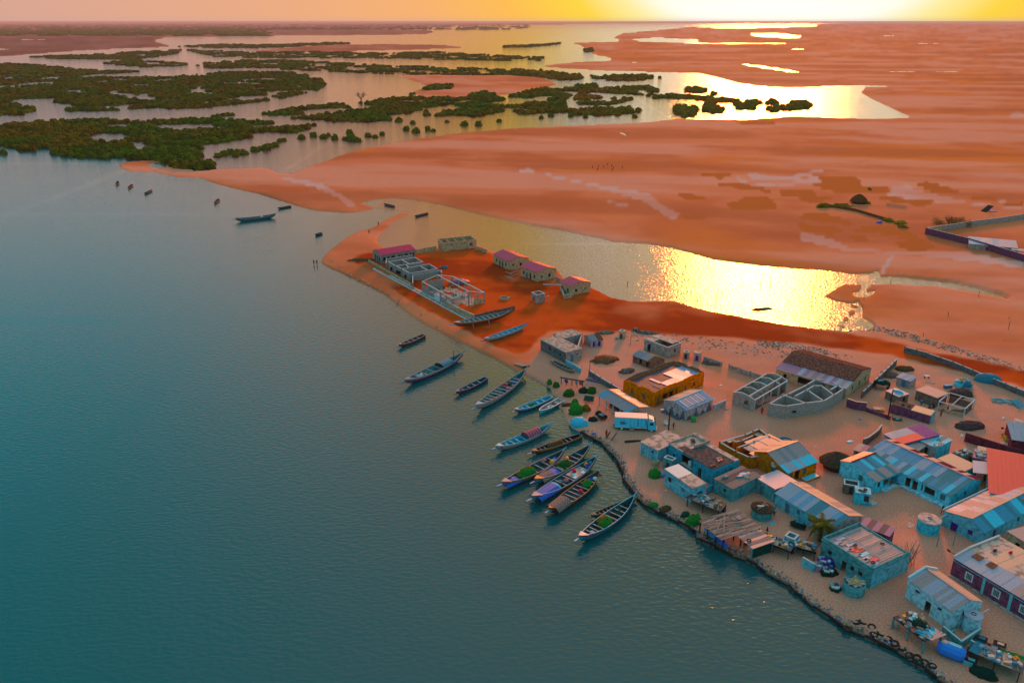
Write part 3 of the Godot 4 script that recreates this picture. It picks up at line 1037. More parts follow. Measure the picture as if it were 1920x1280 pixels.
	for p in [[V(167.6,-459.2),V(179.2,-455.6),V(186.7,-451.9),V(188.7,-444.9),V(181.9,-434.6),V(182.3,-426.4),V(194.3,-426.4),V(190.2,-413.9),V(182.9,-405),V(172.6,-410.9),V(161,-410.9),V(155.7,-429.7),V(164.6,-439.7)], [V(210.8,-436.3),V(221.3,-440.4),V(224,-423.2),V(223.2,-410.9),V(215,-405),V(209.2,-410.9)], [V(221.6,-402.1),V(233.8,-396.4),V(228.7,-388.1),V(221,-392.2)],
		[V(176,-402.1),V(187.7,-395),V(200.6,-388.1),V(199.7,-382.7),V(187,-378.8),V(177,-390.8)], [V(144.5,-413.9),V(147.4,-403.5),V(155.2,-395),V(145.6,-386.7),V(136.1,-388.1)], [V(130.5,-362.7),V(138.2,-362.7),V(144.4,-348.9),V(142.2,-338.1),V(136,-342.3),V(124.1,-351.1)], [V(121.2,-342.3),V(133.7,-336),V(134.5,-327.9),V(127.1,-323),V(117.2,-329.9)],
		[V(134.6,-322.1),V(139.9,-320.2),V(139.9,-314.5),V(133.9,-311.8),V(132.5,-316.4)], [V(145.6,-338.1),V(154.7,-340.2),V(160.8,-331.9),V(159.9,-302.1),V(151.9,-297.1),V(145.1,-300.5),V(148,-309.1),V(155.9,-314.5),V(146,-325.9),V(136.9,-327.9),V(142.7,-331.9)], [V(106.7,-438.7),V(128.2,-427.4),V(129.9,-409.6),V(117.6,-418.7),V(107.5,-427.4)],
		[V(82.2,-409.6),V(95.8,-399.6),V(88.6,-390),V(82.3,-396.4)], [V(110.1,-399.6),V(124.7,-396.4),V(120.4,-369.3),V(99.9,-369.3),V(100.5,-386.9),V(112.7,-390)], [V(73.1,-361),V(83.7,-355.7),V(82.8,-349),V(74.9,-352)], [V(59.7,-420.1),V(70.3,-418.7),V(66.8,-413)], [V(39.6,-438.7),V(51.8,-434.9),V(47.2,-430.3)],
		[V(133.5,-413),V(150.7,-416.5),V(148.9,-399.6),V(131.8,-402.9)], [V(104.6,-465.8),V(114.4,-469.3),V(123.4,-463.2),V(114,-449),V(105.2,-454.8)], [V(186.7,-716.8),V(209,-741.1),V(224.5,-726.7),V(217.5,-707),V(197.1,-705.1)], [V(226.9,-382.7),V(242,-388.1),V(235.9,-377.5),V(229.4,-377.5)]]:
		area(dune, 1.0, p)
	var salt := chart()
	for p in [[V(115.9,-325.9),V(122,-323),V(125.2,-312.7),V(126.9,-303),V(137.5,-298.8),V(149.7,-297.1),V(166.6,-296.3),V(172.6,-291.4),V(180.3,-281.3),V(176.1,-274),V(167.2,-281.3),V(157.5,-286.7),V(147.1,-291.4),V(135.7,-294.6),V(123.8,-297.1),V(118.2,-305.6),V(112.2,-314.5)], [V(196.7,-426.4),V(206.7,-431.3),V(204.4,-417),V(210.5,-399.2),V(216,-382.7),V(234.4,-375),V(230.8,-368.8),V(210.6,-382.7),V(192.5,-390.8),V(183.4,-403.5)],
		[V(163.8,-457.4),V(167,-453.7),V(166.5,-443.1),V(157.3,-436.3)], [V(18.3,-476.5),V(22.1,-459),V(42,-434.9),V(68.4,-406.2),V(69.4,-380.9),V(74.9,-358.3),V(68.4,-347.9),V(62.8,-386.9),V(41.4,-427.4),V(19,-454.8)], [V(1.5,-476.5),V(9.3,-483.8),V(14.5,-476.5),V(8.9,-463.2)], [V(122.3,-459),V(126.1,-434.9),V(139,-431.1),V(168,-454.8),V(166.7,-442.6),V(136.7,-423.7),V(120.5,-434.9)],
		[V(233.1,-395),V(237.3,-393.6),V(231.3,-382.7),V(226.2,-381.4)], [V(-129.2,-457.3),V(-120.6,-452.3),V(-100.9,-434.9),V(-79.8,-397),V(-72.3,-380.9),V(-74.9,-377.3),V(-85.5,-399.6),V(-101.4,-424.4),V(-119.6,-442.6)], [V(469.8,-799.8),V(510.8,-785.5),V(477.9,-732.8),V(436.7,-749.6)], [V(44.3,-390),V(50.3,-386.9),V(55.3,-377.9),V(47.1,-380.9)],
		[V(132.4,-469.3),V(136.5,-462.4),V(152.2,-455.6),V(178.3,-480.1),V(177.3,-472.9),V(152,-445.8),V(129.9,-449)], [V(137.9,-292),V(139.5,-292),V(125,-268.2),V(123.8,-268.2)]]:
		area(salt, 1.0, p)
	var packed := chart()   # beaten earth of yards and lanes
	for p in [[V(55.1,-156.1),V(71.2,-166.4),V(82.4,-170.6),V(84.3,-158.5),V(74.6,-149),V(63.3,-144.5),V(56.3,-149)], [V(31.3,-205.9),V(52.4,-198.3),V(60.5,-187.7),V(67.3,-184.4),V(53.7,-172.1),V(45.2,-172.1),V(48.6,-187.7),V(38.7,-191.1)]]:
		area(packed, 1.0, p)

	var mud := chart()   # dark soil of the wooded far shore and the mangrove banks
	area(mud, 1.0, [V(-1987,-1745),V(-1243,-2121),V(-1274,-2506),V(-1232,-2754),V(-1143,-2960),V(-1602,-3915),V(-1852,-4704),V(-1585,-5134),V(-1019,-5432),V(-569.8,-5888),V(-703.8,-8325),V(-1852,-11806),V(0,-20261),V(4059,-35481),V(18161,-88748),V(-99351,-88748)])
	area(mud, 0.6, [V(-764.7,-2461),V(-737.3,-2754),V(-691.4,-3161),V(-488.4,-3351),V(-252.5,-3197),V(-139.5,-2868),V(-290.3,-2649),V(-539.8,-2461)])
	mud = settled(mud)
	soft_img = settled(land.duplicate(), 10)
	land_img = settled(land)
	laterite = settled(laterite, 4)
	dirt = settled(dirt, 6)
	dune = settled(dune, 2)
	salt = settled(salt, 2)
	packed = settled(packed, 8)
	ground_mesh(laterite, dirt, dune, salt, packed, mud)


func ground_height(p: Vector2) -> float:
	var f := fan(p)
	var i := clampi(int(f.x * NX), 0, NX - 1)
	var j := clampi(int(f.y * NZ), 0, NZ - 1)
	return (land_img.get_pixel(i, j).r - 0.5) * 0.6 + 0.42 * smoothstep(0.45, 1.0, soft_img.get_pixel(i, j).r)


func ground_mesh(laterite: Image, dirt: Image, dune: Image, salt: Image, packed: Image, mud: Image) -> void:
	var no := FastNoiseLite.new()
	no.seed = 4
	no.frequency = 0.02
	no.fractal_octaves = 4
	var big := FastNoiseLite.new()
	big.seed = 8
	big.frequency = 0.0035
	big.fractal_octaves = 4
	var v := PackedVector3Array()
	var n := PackedVector3Array()
	var col := PackedColorArray()
	var hs := PackedFloat32Array()
	v.resize(NX * NZ)
	n.resize(NX * NZ)
	col.resize(NX * NZ)
	hs.resize(NX * NZ)
	var sand := W(0.76, 0.205, 0.090)
	var sand2 := W(0.66, 0.155, 0.06)
	var ochre := W(0.80, 0.19, 0.035)
	var pink := W(0.82, 0.30, 0.19)
	var wind := FastNoiseLite.new()
	wind.seed = 18
	wind.frequency = 0.004
	wind.fractal_octaves = 5
	var c_lat := W(0.66, 0.085, 0.012)
	var c_lat2 := W(0.40, 0.045, 0.008)
	var c_dirt := W(0.68, 0.26, 0.17)
	var c_dune := W(0.56, 0.13, 0.03)
	var c_salt := W(0.74, 0.37, 0.31)
	for j in NZ:
		var w := (j + 0.5) / NZ * FAN_W
		var d := minf(1.0 / w, 42000.0)
		for i in NX:
			var u := ((i + 0.5) / NX * 2.0 - 1.0) * FAN_U
			var x := u * d
			var z := -d
			var land := land_img.get_pixel(i, j).r
			var soft := soft_img.get_pixel(i, j).r
			var n1 := no.get_noise_2d(x, z)
			var n2 := big.get_noise_2d(x, z)
			var ragged := no.get_noise_2d(x * 6.0, z * 6.0)
			var h := (land - 0.5 + ragged * 0.22) * 0.6 + 0.42 * smoothstep(0.45, 1.0, soft) * smoothstep(0.45, 0.8, land)
			h += 0.08 * n1 * smoothstep(0.6, 1.0, soft)
			var c := sand.lerp(sand2, smoothstep(-0.25, 0.45, n1 + n2)).lerp(ochre, smoothstep(0.05, 0.5, n2) * 0.8)
			# streaks drawn out along the tide, pale where the sand dried
			var wv := wind.get_noise_2d(x * 0.7 + z * 0.25, z * 2.6 - x * 0.5)
			c = c.lerp(pink, smoothstep(0.02, 0.35, wv) * 0.75).lerp(sand2 * 0.8, smoothstep(0.08, 0.4, -wv) * 0.7)
			c = c.lerp(c_salt, smoothstep(0.1, 0.8, salt.get_pixel(i, j).r) * (0.45 + 0.55 * smoothstep(-0.25, 0.3, wv + 0.5 * n1)))
			c = c.lerp(W(0.26, 0.11, 0.085) * (1.0 + 0.5 * wv), clampf(mud.get_pixel(i, j).r, 0.0, 1.0) * 0.9)
			c = c.lerp(c_dune, smoothstep(0.35, 0.6, dune.get_pixel(i, j).r + ragged * 0.25))
			c = c.lerp(c_dirt * (1.0 + 0.16 * n1 + 0.05 * ragged), smoothstep(0.2, 0.8, dirt.get_pixel(i, j).r + n1 * 0.3))
			c = c.lerp(sand * 0.95, clampf(packed.get_pixel(i, j).r * (0.5 + n1), 0.0, 0.7))
			c = c.lerp(c_lat.lerp(c_lat2, smoothstep(-0.45, 0.35, n1 + 0.5 * ragged + 1.2 * wind.get_noise_2d(x * 2.0 + z, z * 9.0))).lerp(sand, smoothstep(0.05, 0.5, n2 * 1.2 + 0.7 * n1) * 0.8), smoothstep(0.3, 0.7, laterite.get_pixel(i, j).r + n1 * 0.35))
			v[j * NX + i] = W(x, h, z)
			hs[j * NX + i] = h
			col[j * NX + i] = Color(c.x, c.y, c.z)
	for j in NZ:
		for i in NX:
			var a := v[j * NX + maxi(i - 1, 0)]
			var b := v[j * NX + mini(i + 1, NX - 1)]
			var e := v[maxi(j - 1, 0) * NX + i]
			var f := v[mini(j + 1, NZ - 1) * NX + i]
			n[j * NX + i] = (f - e).cross(b - a).normalized()
	var idx := PackedInt32Array()
	for j in NZ - 1:
		for i in NX - 1:
			var a := j * NX + i
			if maxf(maxf(hs[a], hs[a + 1]), maxf(hs[a + NX], hs[a + NX + 1])) < -0.04:
				continue
			idx.append_array([a, a + 1, a + NX + 1, a, a + NX + 1, a + NX])
	var arr := []
	arr.resize(Mesh.ARRAY_MAX)
	arr[Mesh.ARRAY_VERTEX] = v
	arr[Mesh.ARRAY_NORMAL] = n
	arr[Mesh.ARRAY_COLOR] = col
	arr[Mesh.ARRAY_INDEX] = idx
	var me := ArrayMesh.new()
	me.add_surface_from_arrays(Mesh.PRIMITIVE_TRIANGLES, arr)
	var o := put("ground", me, M.ground, self)
	tag(o, "salmon sand flats, red laterite track and trodden village earth", "", "", "structure")


# ---------------------------------------------------------------- mangroves, trees
func bush_mesh(sd: int, leaves := 70) -> ArrayMesh:
	# a mangrove crown about 2 m across and 1 m high: a knotted inner mass and many leaf sprays standing out of it
	var r := RandomNumberGenerator.new()
	r.seed = sd
	var no := FastNoiseLite.new()
	no.seed = sd
	no.frequency = 1.1
	var st := begin()
	var rows := []
	for j in 6:
		var t := j / 5.0
		var row := []
		for i in 10:
			var a := TAU * i / 10.0
			var rr := pow(cos(t * PI / 2.0), 0.6) * (0.86 if j else 0.74)
			var d := W(cos(a) * rr, 0.04 + 0.9 * sin(t * PI / 2.0), sin(a) * rr)
			row.append(d * (1.0 + 0.55 * no.get_noise_3d(d.x * 1.6, d.y * 1.6, d.z * 1.6) + r.randf_range(-0.07, 0.07)))
		rows.append(row)
	st.set_color(Color(0.75, 0.75, 0.75))
	for j in 5:
		for i in 10:
			var i2 := (i + 1) % 10
			quad(st, rows[j + 1][i], rows[j + 1][i2], rows[j][i2], rows[j][i])
	for k in leaves:
		var a := r.randf() * TAU
		var e := asin(r.randf_range(0.02, 1.0))
		var d := W(cos(a) * cos(e), sin(e), sin(a) * cos(e))
		var c := d * (0.86 + 0.5 * no.get_noise_3d(d.x * 1.6, d.y * 1.6, d.z * 1.6) + r.randf_range(0.0, 0.16)) * W(1, 0.95, 1)
		var n := (d + W(r.randf_range(-0.7, 0.7), r.randf_range(-0.2, 0.8), r.randf_range(-0.7, 0.7))).normalized()
		var s := n.cross(W(r.randf() - 0.5, r.randf() - 0.5, r.randf() - 0.5)).normalized()
		var q := s.cross(n)
		var w := r.randf_range(0.10, 0.20)
		var v := r.randf_range(0.7, 1.35)
		st.set_color(Color(v, v, v * 0.9))
		quad(st, c - s * w - q * w * 0.6, c - s * w * 0.3 + q * w, c + s * w + q * w * 0.5, c + s * w * 0.4 - q * w)
	return done(st)


func scatter_in(places: Array, gap: float, bare := -2.0, sd := 1) -> Array:
	# places inside a polygon, on a shaken grid; noise leaves openings
	var poly := PackedVector2Array(places)
	var lo := poly[0]
	var hi := poly[0]
	for p in poly:
		lo = lo.min(p)
		hi = hi.max(p)
	var no := FastNoiseLite.new()
	no.seed = sd
	no.frequency = 0.014
	no.fractal_octaves = 4
	var out := []
	var x := lo.x
	while x < hi.x:
		var z := lo.y
		while z < hi.y:
			var p := Vector2(x + rng.randf_range(-0.5, 0.5) * gap, z + rng.randf_range(-0.5, 0.5) * gap)
			if no.get_noise_2d(p.x, p.y) > bare and Geometry2D.is_point_in_polygon(p, poly):
				out.append(p)
			z += gap
		x += gap
	return out


func thicket(called: String, label: String, key: String, meshes: Array, lots: Array) -> void:
	# lots: [polygon, gap, bare, crown radius, crown height]
	var xfs := []
	var cols := []
	var tone := FastNoiseLite.new()
	tone.frequency = 0.009
	for lot in lots:
		for p in scatter_in(lot[0], lot[1], lot[2], lot.size() + int(lot[1])):
			var s := rng.randf_range(0.75, 1.3)
			xfs.append(Transform3D(Basis(Vector3.UP, rng.randf() * TAU).scaled_local(W(lot[3] * s, lot[4] * s * rng.randf_range(0.75, 1.25), lot[3] * s)), W(p.x, -0.1, p.y)))
			var v := rng.randf_range(0.45, 1.25)
			var dry := smoothstep(-0.3, 0.4, tone.get_noise_2d(p.x, p.y) + rng.randf_range(-0.2, 0.2))
			cols.append(Color(v * lerpf(0.75, 1.7, dry), v * lerpf(1.0, 0.9, dry), v * 0.8))
	multi(called, meshes[0], M[key], xfs, cols, self, label, "mangrove")


func vegetation() -> void:
	var bushes := [bush_mesh(3), bush_mesh(8), bush_mesh(14, 50), bush_mesh(5, 24)]
	thicket("mangrove_thicket", "dense green mangrove thicket on the near left shore of the creeks", "leaf_mangrove", [bushes[0]], [
		[[V(-517.1,-679.4),V(-416.5,-690.2),V(-386.8,-716.8),V(-353.8,-732.8),V(-300.5,-709),V(-268.6,-645.6),V(-231,-609),V(-198.8,-548.9),V(-183.4,-515.5),V(-174,-483.8),V(-180.8,-480.1),V(-195.1,-483.8),V(-220.2,-515.5),V(-252.7,-521.9),V(-266,-521.9),V(-289.4,-535.1),V(-310.1,-568.5),V(-325.5,-573.6),V(-317.1,-556.1),V(-326.7,-556.1),V(-356.7,-586.7),V(-440,-573.6)], 3.1, -0.2, 2.4, 2.6]])
	thicket("mangrove_thicket", "long winding mangrove belt between the bend of the creek and the sand flat", "leaf_mangrove", [bushes[1]], [
		[[V(-308.5,-728.8),V(-286.4,-737),V(-263.7,-780.8),V(-227.2,-790.2),V(-211,-846),V(-185.1,-873.9),V(-140.5,-942.1),V(-97,-976.6),V(-60.2,-969.5),V(0,-983.8),V(0,-830),V(-39.9,-749.6),V(-53.7,-780.8),V(-76.4,-762.7),V(-95,-720.7),V(-135.9,-697.6),V(-169,-749.6),V(-161.3,-693.9),V(-166.9,-645.6),V(-190.8,-629.8),V(-203.2,-600.5),V(-215.5,-586.7),V(-245.3,-606.1),V(-270.6,-645.6)], 3.6, 0.0, 2.5, 2.3],
		[[V(0,-983.8),V(34.2,-1106),V(70.6,-1143),V(114.4,-1173),V(111.7,-1115),V(72.3,-1014),V(55.4,-928.9),V(54.5,-856.9),V(50,-799.8),V(29,-771.7),V(12,-767.2),V(0,-824.8)], 3.9, -0.05, 2.7, 2.3]])
	thicket("mangrove_thicket", "broad mangrove island inside the bend of the creek, cut by small pools", "leaf_mangrove", [bushes[2]], [
		[[V(-961.5,-1237),V(-745.9,-1260),V(-661.1,-1309),V(-537.2,-1322),V(-505.8,-1419),V(-436.4,-1480),V(-361.2,-1434),V(-287.5,-1297),V(-252.8,-1173),V(-241.9,-1062),V(-259.3,-948.8),V(-281.2,-885.6),V(-314.6,-840.6),V(-367.7,-830),V(-422.3,-804.7),V(-463.5,-771.7),V(-591.7,-749.6)], 4.3, -0.03, 2.9, 2.4]])
	thicket("mangrove_thicket", "far mangrove strips between the silvery channels", "leaf_mangrove", [bushes[3]], [
		[[V(-1381,-1790),V(-1039,-1767),V(-917.2,-1701),V(-769.2,-1547),V(-668.8,-1513),V(-634.6,-1480),V(-664.7,-1404),V(-725.6,-1309),V(-774,-1309),V(-978.9,-1260)], 6.0, -0.02, 4.0, 2.6],
		[[V(-1161,-2089),V(-1148,-2189),V(-1085,-2224),V(-1065,-2461),V(-999.8,-2649),V(-882.6,-2298),V(-854.6,-2089),V(-825.4,-1915),V(-659.9,-1767),V(-625.7,-1660),V(-685.7,-1621),V(-833,-1767),V(-866.7,-1970),V(-1011,-1970)], 6.4, 0.03, 4.2, 2.6],
		[[V(-991.7,-2649),V(-707.3,-2418),V(-549.4,-2506),V(-376.6,-2377),V(-209.9,-2461),V(0,-2154),V(76.5,-2089),V(60.1,-1889),V(-70.2,-1915),V(-322,-2028),V(-569.8,-2028),V(-725.1,-2121)], 7.0, 0.12, 4.6, 2.6],
		[[V(-643.6,-1723),V(-597.1,-1915),V(-468.3,-1915),V(-271,-1701),V(-160.9,-1640),V(0,-1530),V(1.7,-1390),V(-93.1,-1376),V(-189.9,-1404),V(-330.8,-1497),V(-441.7,-1565),V(-537.7,-1565)], 6.0, 0.09, 4.0, 2.6],
		[[V(-1146,-2991),V(-1073,-3273),V(-854.6,-3197),V(-701.2,-3611),V(-610.4,-3351),V(-786.3,-2810),V(-957.2,-2810)], 10.0, 0.12, 7.0, 4.0],
		[[V(-37.2,-3057),V(97.1,-3197),V(192.3,-3520),V(174.9,-3273),V(71.2,-2928),V(-26.2,-2868)], 9.0, 0.0, 6.5, 4.0],
		[[V(-115.3,-1096),V(-92.6,-1153),V(-79.1,-1143),V(-77.4,-1088),V(-105.2,-1062)], 5.0, -0.2, 4.0, 3.5],
		[[V(217.7,-2649),V(251.4,-2754),V(229.4,-2461),V(203.3,-2418)], 5.0, -0.6, 4.0, 4.0]])
	thicket("mangrove_thicket", "mangrove clumps standing in the golden shallows below the sun", "leaf_olive", [bushes[1]], [
		[[V(0,-1513),V(47,-1530),V(89,-1449),V(118,-1322),V(83.9,-1237),V(41.1,-1335),V(0,-1376)], 4.6, -0.1, 3.6, 3.2],
		[[V(67.8,-948.8),V(84.2,-1045),V(116.2,-1106),V(181.6,-1153),V(181.4,-1053),V(164.1,-998.5),V(135.6,-948.8),V(104.1,-879.7),V(71.2,-879.7)], 4.2, 0.03, 2.7, 2.2],
		[[V(160.6,-976.6),V(184.5,-991.1),V(221.1,-962.5),V(245.4,-928.9),V(236.1,-903.7),V(193.7,-916.1),V(155.9,-928.9)], 4.2, -0.08, 2.8, 2.6],
		[[V(125.2,-1376),V(167.6,-1362),V(236.9,-1376),V(240.3,-1309),V(200.2,-1249),V(149.9,-1215),V(122.7,-1284)], 5.0, 0.04, 3.4, 3.0],
		[[V(19.6,-785.5),V(40.7,-814.7),V(83.4,-835.3),V(144.2,-856.9),V(154.5,-819.7),V(136,-776.2),V(104.3,-795),V(66.5,-758.3),V(37.6,-749.6)], 4.2, 0.04, 2.6, 2.6]])
	# the far wooded shore under the left horizon
	var xfs := []
	for k in 2600:
		var d := 5200.0 / maxf(0.18, 1.0 - rng.randf() * 0.82)
		var u := rng.randf_range(-0.86, 0.02)
		if u > -0.28 and d < 9000.0:
			continue
		xfs.append(Transform3D(Basis(Vector3.UP, rng.randf() * TAU).scaled_local(W(rng.randf_range(20, 60), rng.randf_range(7, 17), rng.randf_range(20, 50))), W(u * d, 0, -d)))
	multi("far_woods", bushes[3], M.leaf_mangrove, xfs, [], self, "low wooded shore fading into haze along the left horizon", "woods")

	# bushes that stand apart in the shallows, one by one
	var apart := []
	for p in [V(-186.4,-530.4),V(-184.6,-537.1),V(-182.6,-544),V(-179.6,-548.6),V(-173.6,-541.6),V(-176,-532.6),V(-170.2,-555.8),V(-169.4,-565.6),V(-164.5,-560.7),V(-164.7,-573.2),V(-162.8,-578.4),V(-165.5,-599.9),V(-163.9,-605.6),V(-154,-617.1),V(-147.7,-629.1),V(-138.7,-620.1),V(-137.7,-632.2),V(-128.9,-614.2),V(-121.3,-611.3),V(-115.9,-611.3),V(-109.8,-602.7),V(-107.2,-629.1),V(-101.1,-623.1),V(-98.3,-638.4),V(-124.6,-648),V(-159.1,-765.6),V(-164,-752.4),V(-130.8,-756.8),V(-55.4,-723.4),V(-39.2,-700.2),V(-27.7,-700.2),V(-11,-727.4),V(-83.1,-711.6),V(-83.3,-668),V(-74.2,-654.5),V(-66.4,-668),V(-61.6,-661.2),V(-330.3,-544),V(-297.1,-544),V(-119,-1010),V(-116.1,-1017),V(35.2,-770),V(109.6,-761.1),V(25.9,-752.4),V(53,-770),V(91.2,-788.5),V(96.5,-779.1),V(110.7,-812.7)]:
		apart.append([p, rng.randf_range(2.2, 3.6)])
	for lot in [[V(162.9,-856.9),V(178.3,-840.6),V(181.2,-824.8),V(165.1,-776.2),V(152.8,-762.7),V(153,-795)], [V(188,-856.9),V(201.4,-873.9),V(205.6,-856.9),V(203.7,-819.7),V(194,-785.5),V(186.3,-795),V(179.5,-809.7)], [V(225.9,-873.9),V(250.7,-916.1),V(264.9,-909.9),V(255.3,-879.7),V(227.2,-819.7),V(218.7,-814.7),V(222.9,-851.4)], [V(250.1,-835.3),V(273.4,-851.4),V(293.5,-903.7),V(304.8,-916.1),V(303.2,-862.5),V(284,-835.3),V(259.4,-814.7),V(246.7,-814.7)], [V(273,-922.5),V(285.6,-922.5),V(276.4,-891.5),V(264.7,-885.6)],
		[V(220.4,-1096),V(245.6,-1088),V(229.6,-1029),V(210.5,-1029)], [V(234.2,-1021),V(243.8,-1014),V(239,-998.5),V(230.4,-998.5)], [V(230.1,-879.7),V(237.1,-885.6),V(231.1,-862.5),V(224.3,-856.9)], [V(-123.2,-609),V(-114,-609),V(-111.6,-597.7),V(-120.3,-597.7)], [V(-54.9,-983.8),V(-34.6,-1014),V(-18.6,-998.5),V(-35.1,-942.1)]]:
		for p in scatter_in(lot, 7.6, -2.0, 5):
			apart.append([p, rng.randf_range(3.2, 4.6)])
	var n := 0
	for a in apart:
		var y := -0.1
		var o := put("mangrove_bush", bushes[n % 3], M.leaf_olive if a[0].x > 60.0 else M.leaf_mangrove, self, Transform3D(Basis(Vector3.UP, n * 2.4).scaled_local(W(a[1], a[1] * rng.randf_range(0.85, 1.2), a[1])), W(a[0].x, y, a[0].y)))
		tag(o, "rounded mangrove bush standing apart in the shallow creek water", "bush", "mangrove bushes standing apart in the shallows")
		n += 1
	bare_tree(W(-158.1, 0.3, -897.6))
	acacia(W(183.3, 0.6, -338.9))
	palm(W(50.32, 0.6, -114.4))
	# low scrub hedges on the flat by the thatched hut
	var hedge := put("brush_hedge", bush_mesh(31, 120), M.leaf_olive, self, Transform3D(Basis(Vector3.UP, 0.3).scaled_local(W(3.6, 2.0, 2.2)), W(142.6, 0.5, -375.3)))
	tag(hedge, "dark brush hedge at the left end of the low wall on the flat", "hedge")
	hedge = put("brush_hedge", bush_mesh(33, 140), M.leaf_olive, self, Transform3D(Basis(Vector3.UP, 0.1).scaled_local(W(5.4, 1.9, 2.0)), W(150.6, 0.5, -375.3)))
	tag(hedge, "longer brush hedge just right of the first, by the low wall", "hedge")
	for q in [[W(161, 0.5, -348), 4.5, "brown scrub heap at the right end of the low wall on the flat"], [W(163.5, 0.5, -342.6), 4.0, "flat brown scrub heap between the low wall and the walled corner"], [W(161.3, 0.5, -335.2), 2.4, "small brown scrub heap below the larger two on the flat"], [W(181, 0.5, -417.5), 1.6, "single dark scrub bush on the far brown patch of the flat"], [W(165.8, 0.5, -383.1), 2.2, "dry scrub beside the thatched hut on the flat"]]:
		var h := put("scrub", bush_mesh(int(q[1] * 10.0), 60), M.leaf_olive, self, Transform3D(Basis(Vector3.UP, q[1]).scaled_local(W(q[1], 1.2, q[1] * 0.6)), q[0]))
		tag(h, q[2], "scrub")


func branch(st: SurfaceTool, a: Vector3, d: Vector3, len: float, r: float, depth: int, q: RandomNumberGenerator) -> void:
	var b := a + d * len
	tube(st, [a, (a + b) / 2.0 + W(q.randf_range(-1, 1), 0.3, q.randf_range(-1, 1)) * len * 0.06, b], [r, r * 0.85, r * 0.62], 5, false)
	if depth == 0:
		return
	for k in 3:
		branch(st, b, (d + W(q.randf_range(-0.9, 0.9), q.randf_range(-0.1, 0.6), q.randf_range(-0.9, 0.9))).normalized(), len * q.randf_range(0.6, 0.78), r * 0.6, depth - 1, q)


func bare_tree(at: Vector3) -> void:
	var o := thing("bare_tree", "leafless tree with a spreading crown standing above the mangroves by the creek bend", "tree", at)
	var q := RandomNumberGenerator.new()
	q.seed = 5
	var st := begin()
	tube(st, [W(0, -0.5, 0), W(0.1, 2, 0), W(0, 4.4, 0)], [0.9, 0.65, 0.5], 8)
	put("trunk", done(st), M.bark_dark, o)
	for k in 6:
		st = begin()
		var a := TAU * k / 6.0
		branch(st, W(0, 4.0 + 0.15 * k, 0), W(cos(a) * 0.9, 0.75, sin(a) * 0.9).normalized(), 3.0, 0.3, 3, q)
		put("limb", done(st), M.bark_dark, o)
	var sh := put("crown", bush_mesh(77, 30), M.leaf_mangrove, o, Transform3D(Basis.IDENTITY.scaled(W(3, 2.0, 2.2)), W(-0.5, -0.3, 0.5)))
	sh.name = "undergrowth"


func acacia(at: Vector3) -> void:
	var o := thing("acacia_bush", "wide yellow-green thorn bush leaning over the corner of the walled enclosure", "bush", at)
	var q := RandomNumberGenerator.new()
	q.seed = 9
	var st := begin()
	for k in 5:
		var a := TAU * k / 5.0
		branch(st, W(0, -0.2, 0), W(cos(a) * 0.8, 0.8, sin(a) * 0.5).normalized(), 2.0, 0.16, 2, q)
	put("trunk", done(st), M.bark, o)
	var cl := begin()
	for k in 2600:
		# sprays gathered in clumps through the crown's volume
		var hub := W(sin(k % 23 * 2.1) * 6.2, 1.0 + 1.7 * (0.5 + 0.5 * sin(k % 23 * 1.3)), cos(k % 23 * 3.7) * 3.4)
		hub.y *= 1.0 - 0.05 * absf(hub.x)
		var c := hub + W(q.randfn(), q.randfn() * 0.7, q.randfn()) * 0.95
		if c.y < 0.1:
			continue
		var n := W(q.randfn(), q.randfn() + 0.6, q.randfn()).normalized()
		var s := n.cross(W(q.randfn(), q.randfn(), q.randfn())).normalized()
		var t := s.cross(n)
		var w := q.randf_range(0.10, 0.24)
		var v := q.randf_range(0.55, 1.5)
		cl.set_color(Color(v, v * q.randf_range(0.8, 1.05), v * 0.8))
		quad(cl, c - s * w, c + t * w * 0.7, c + s * w, c - t * w * 0.7)
	put("crown", done(cl), M.leaf_acacia, o)


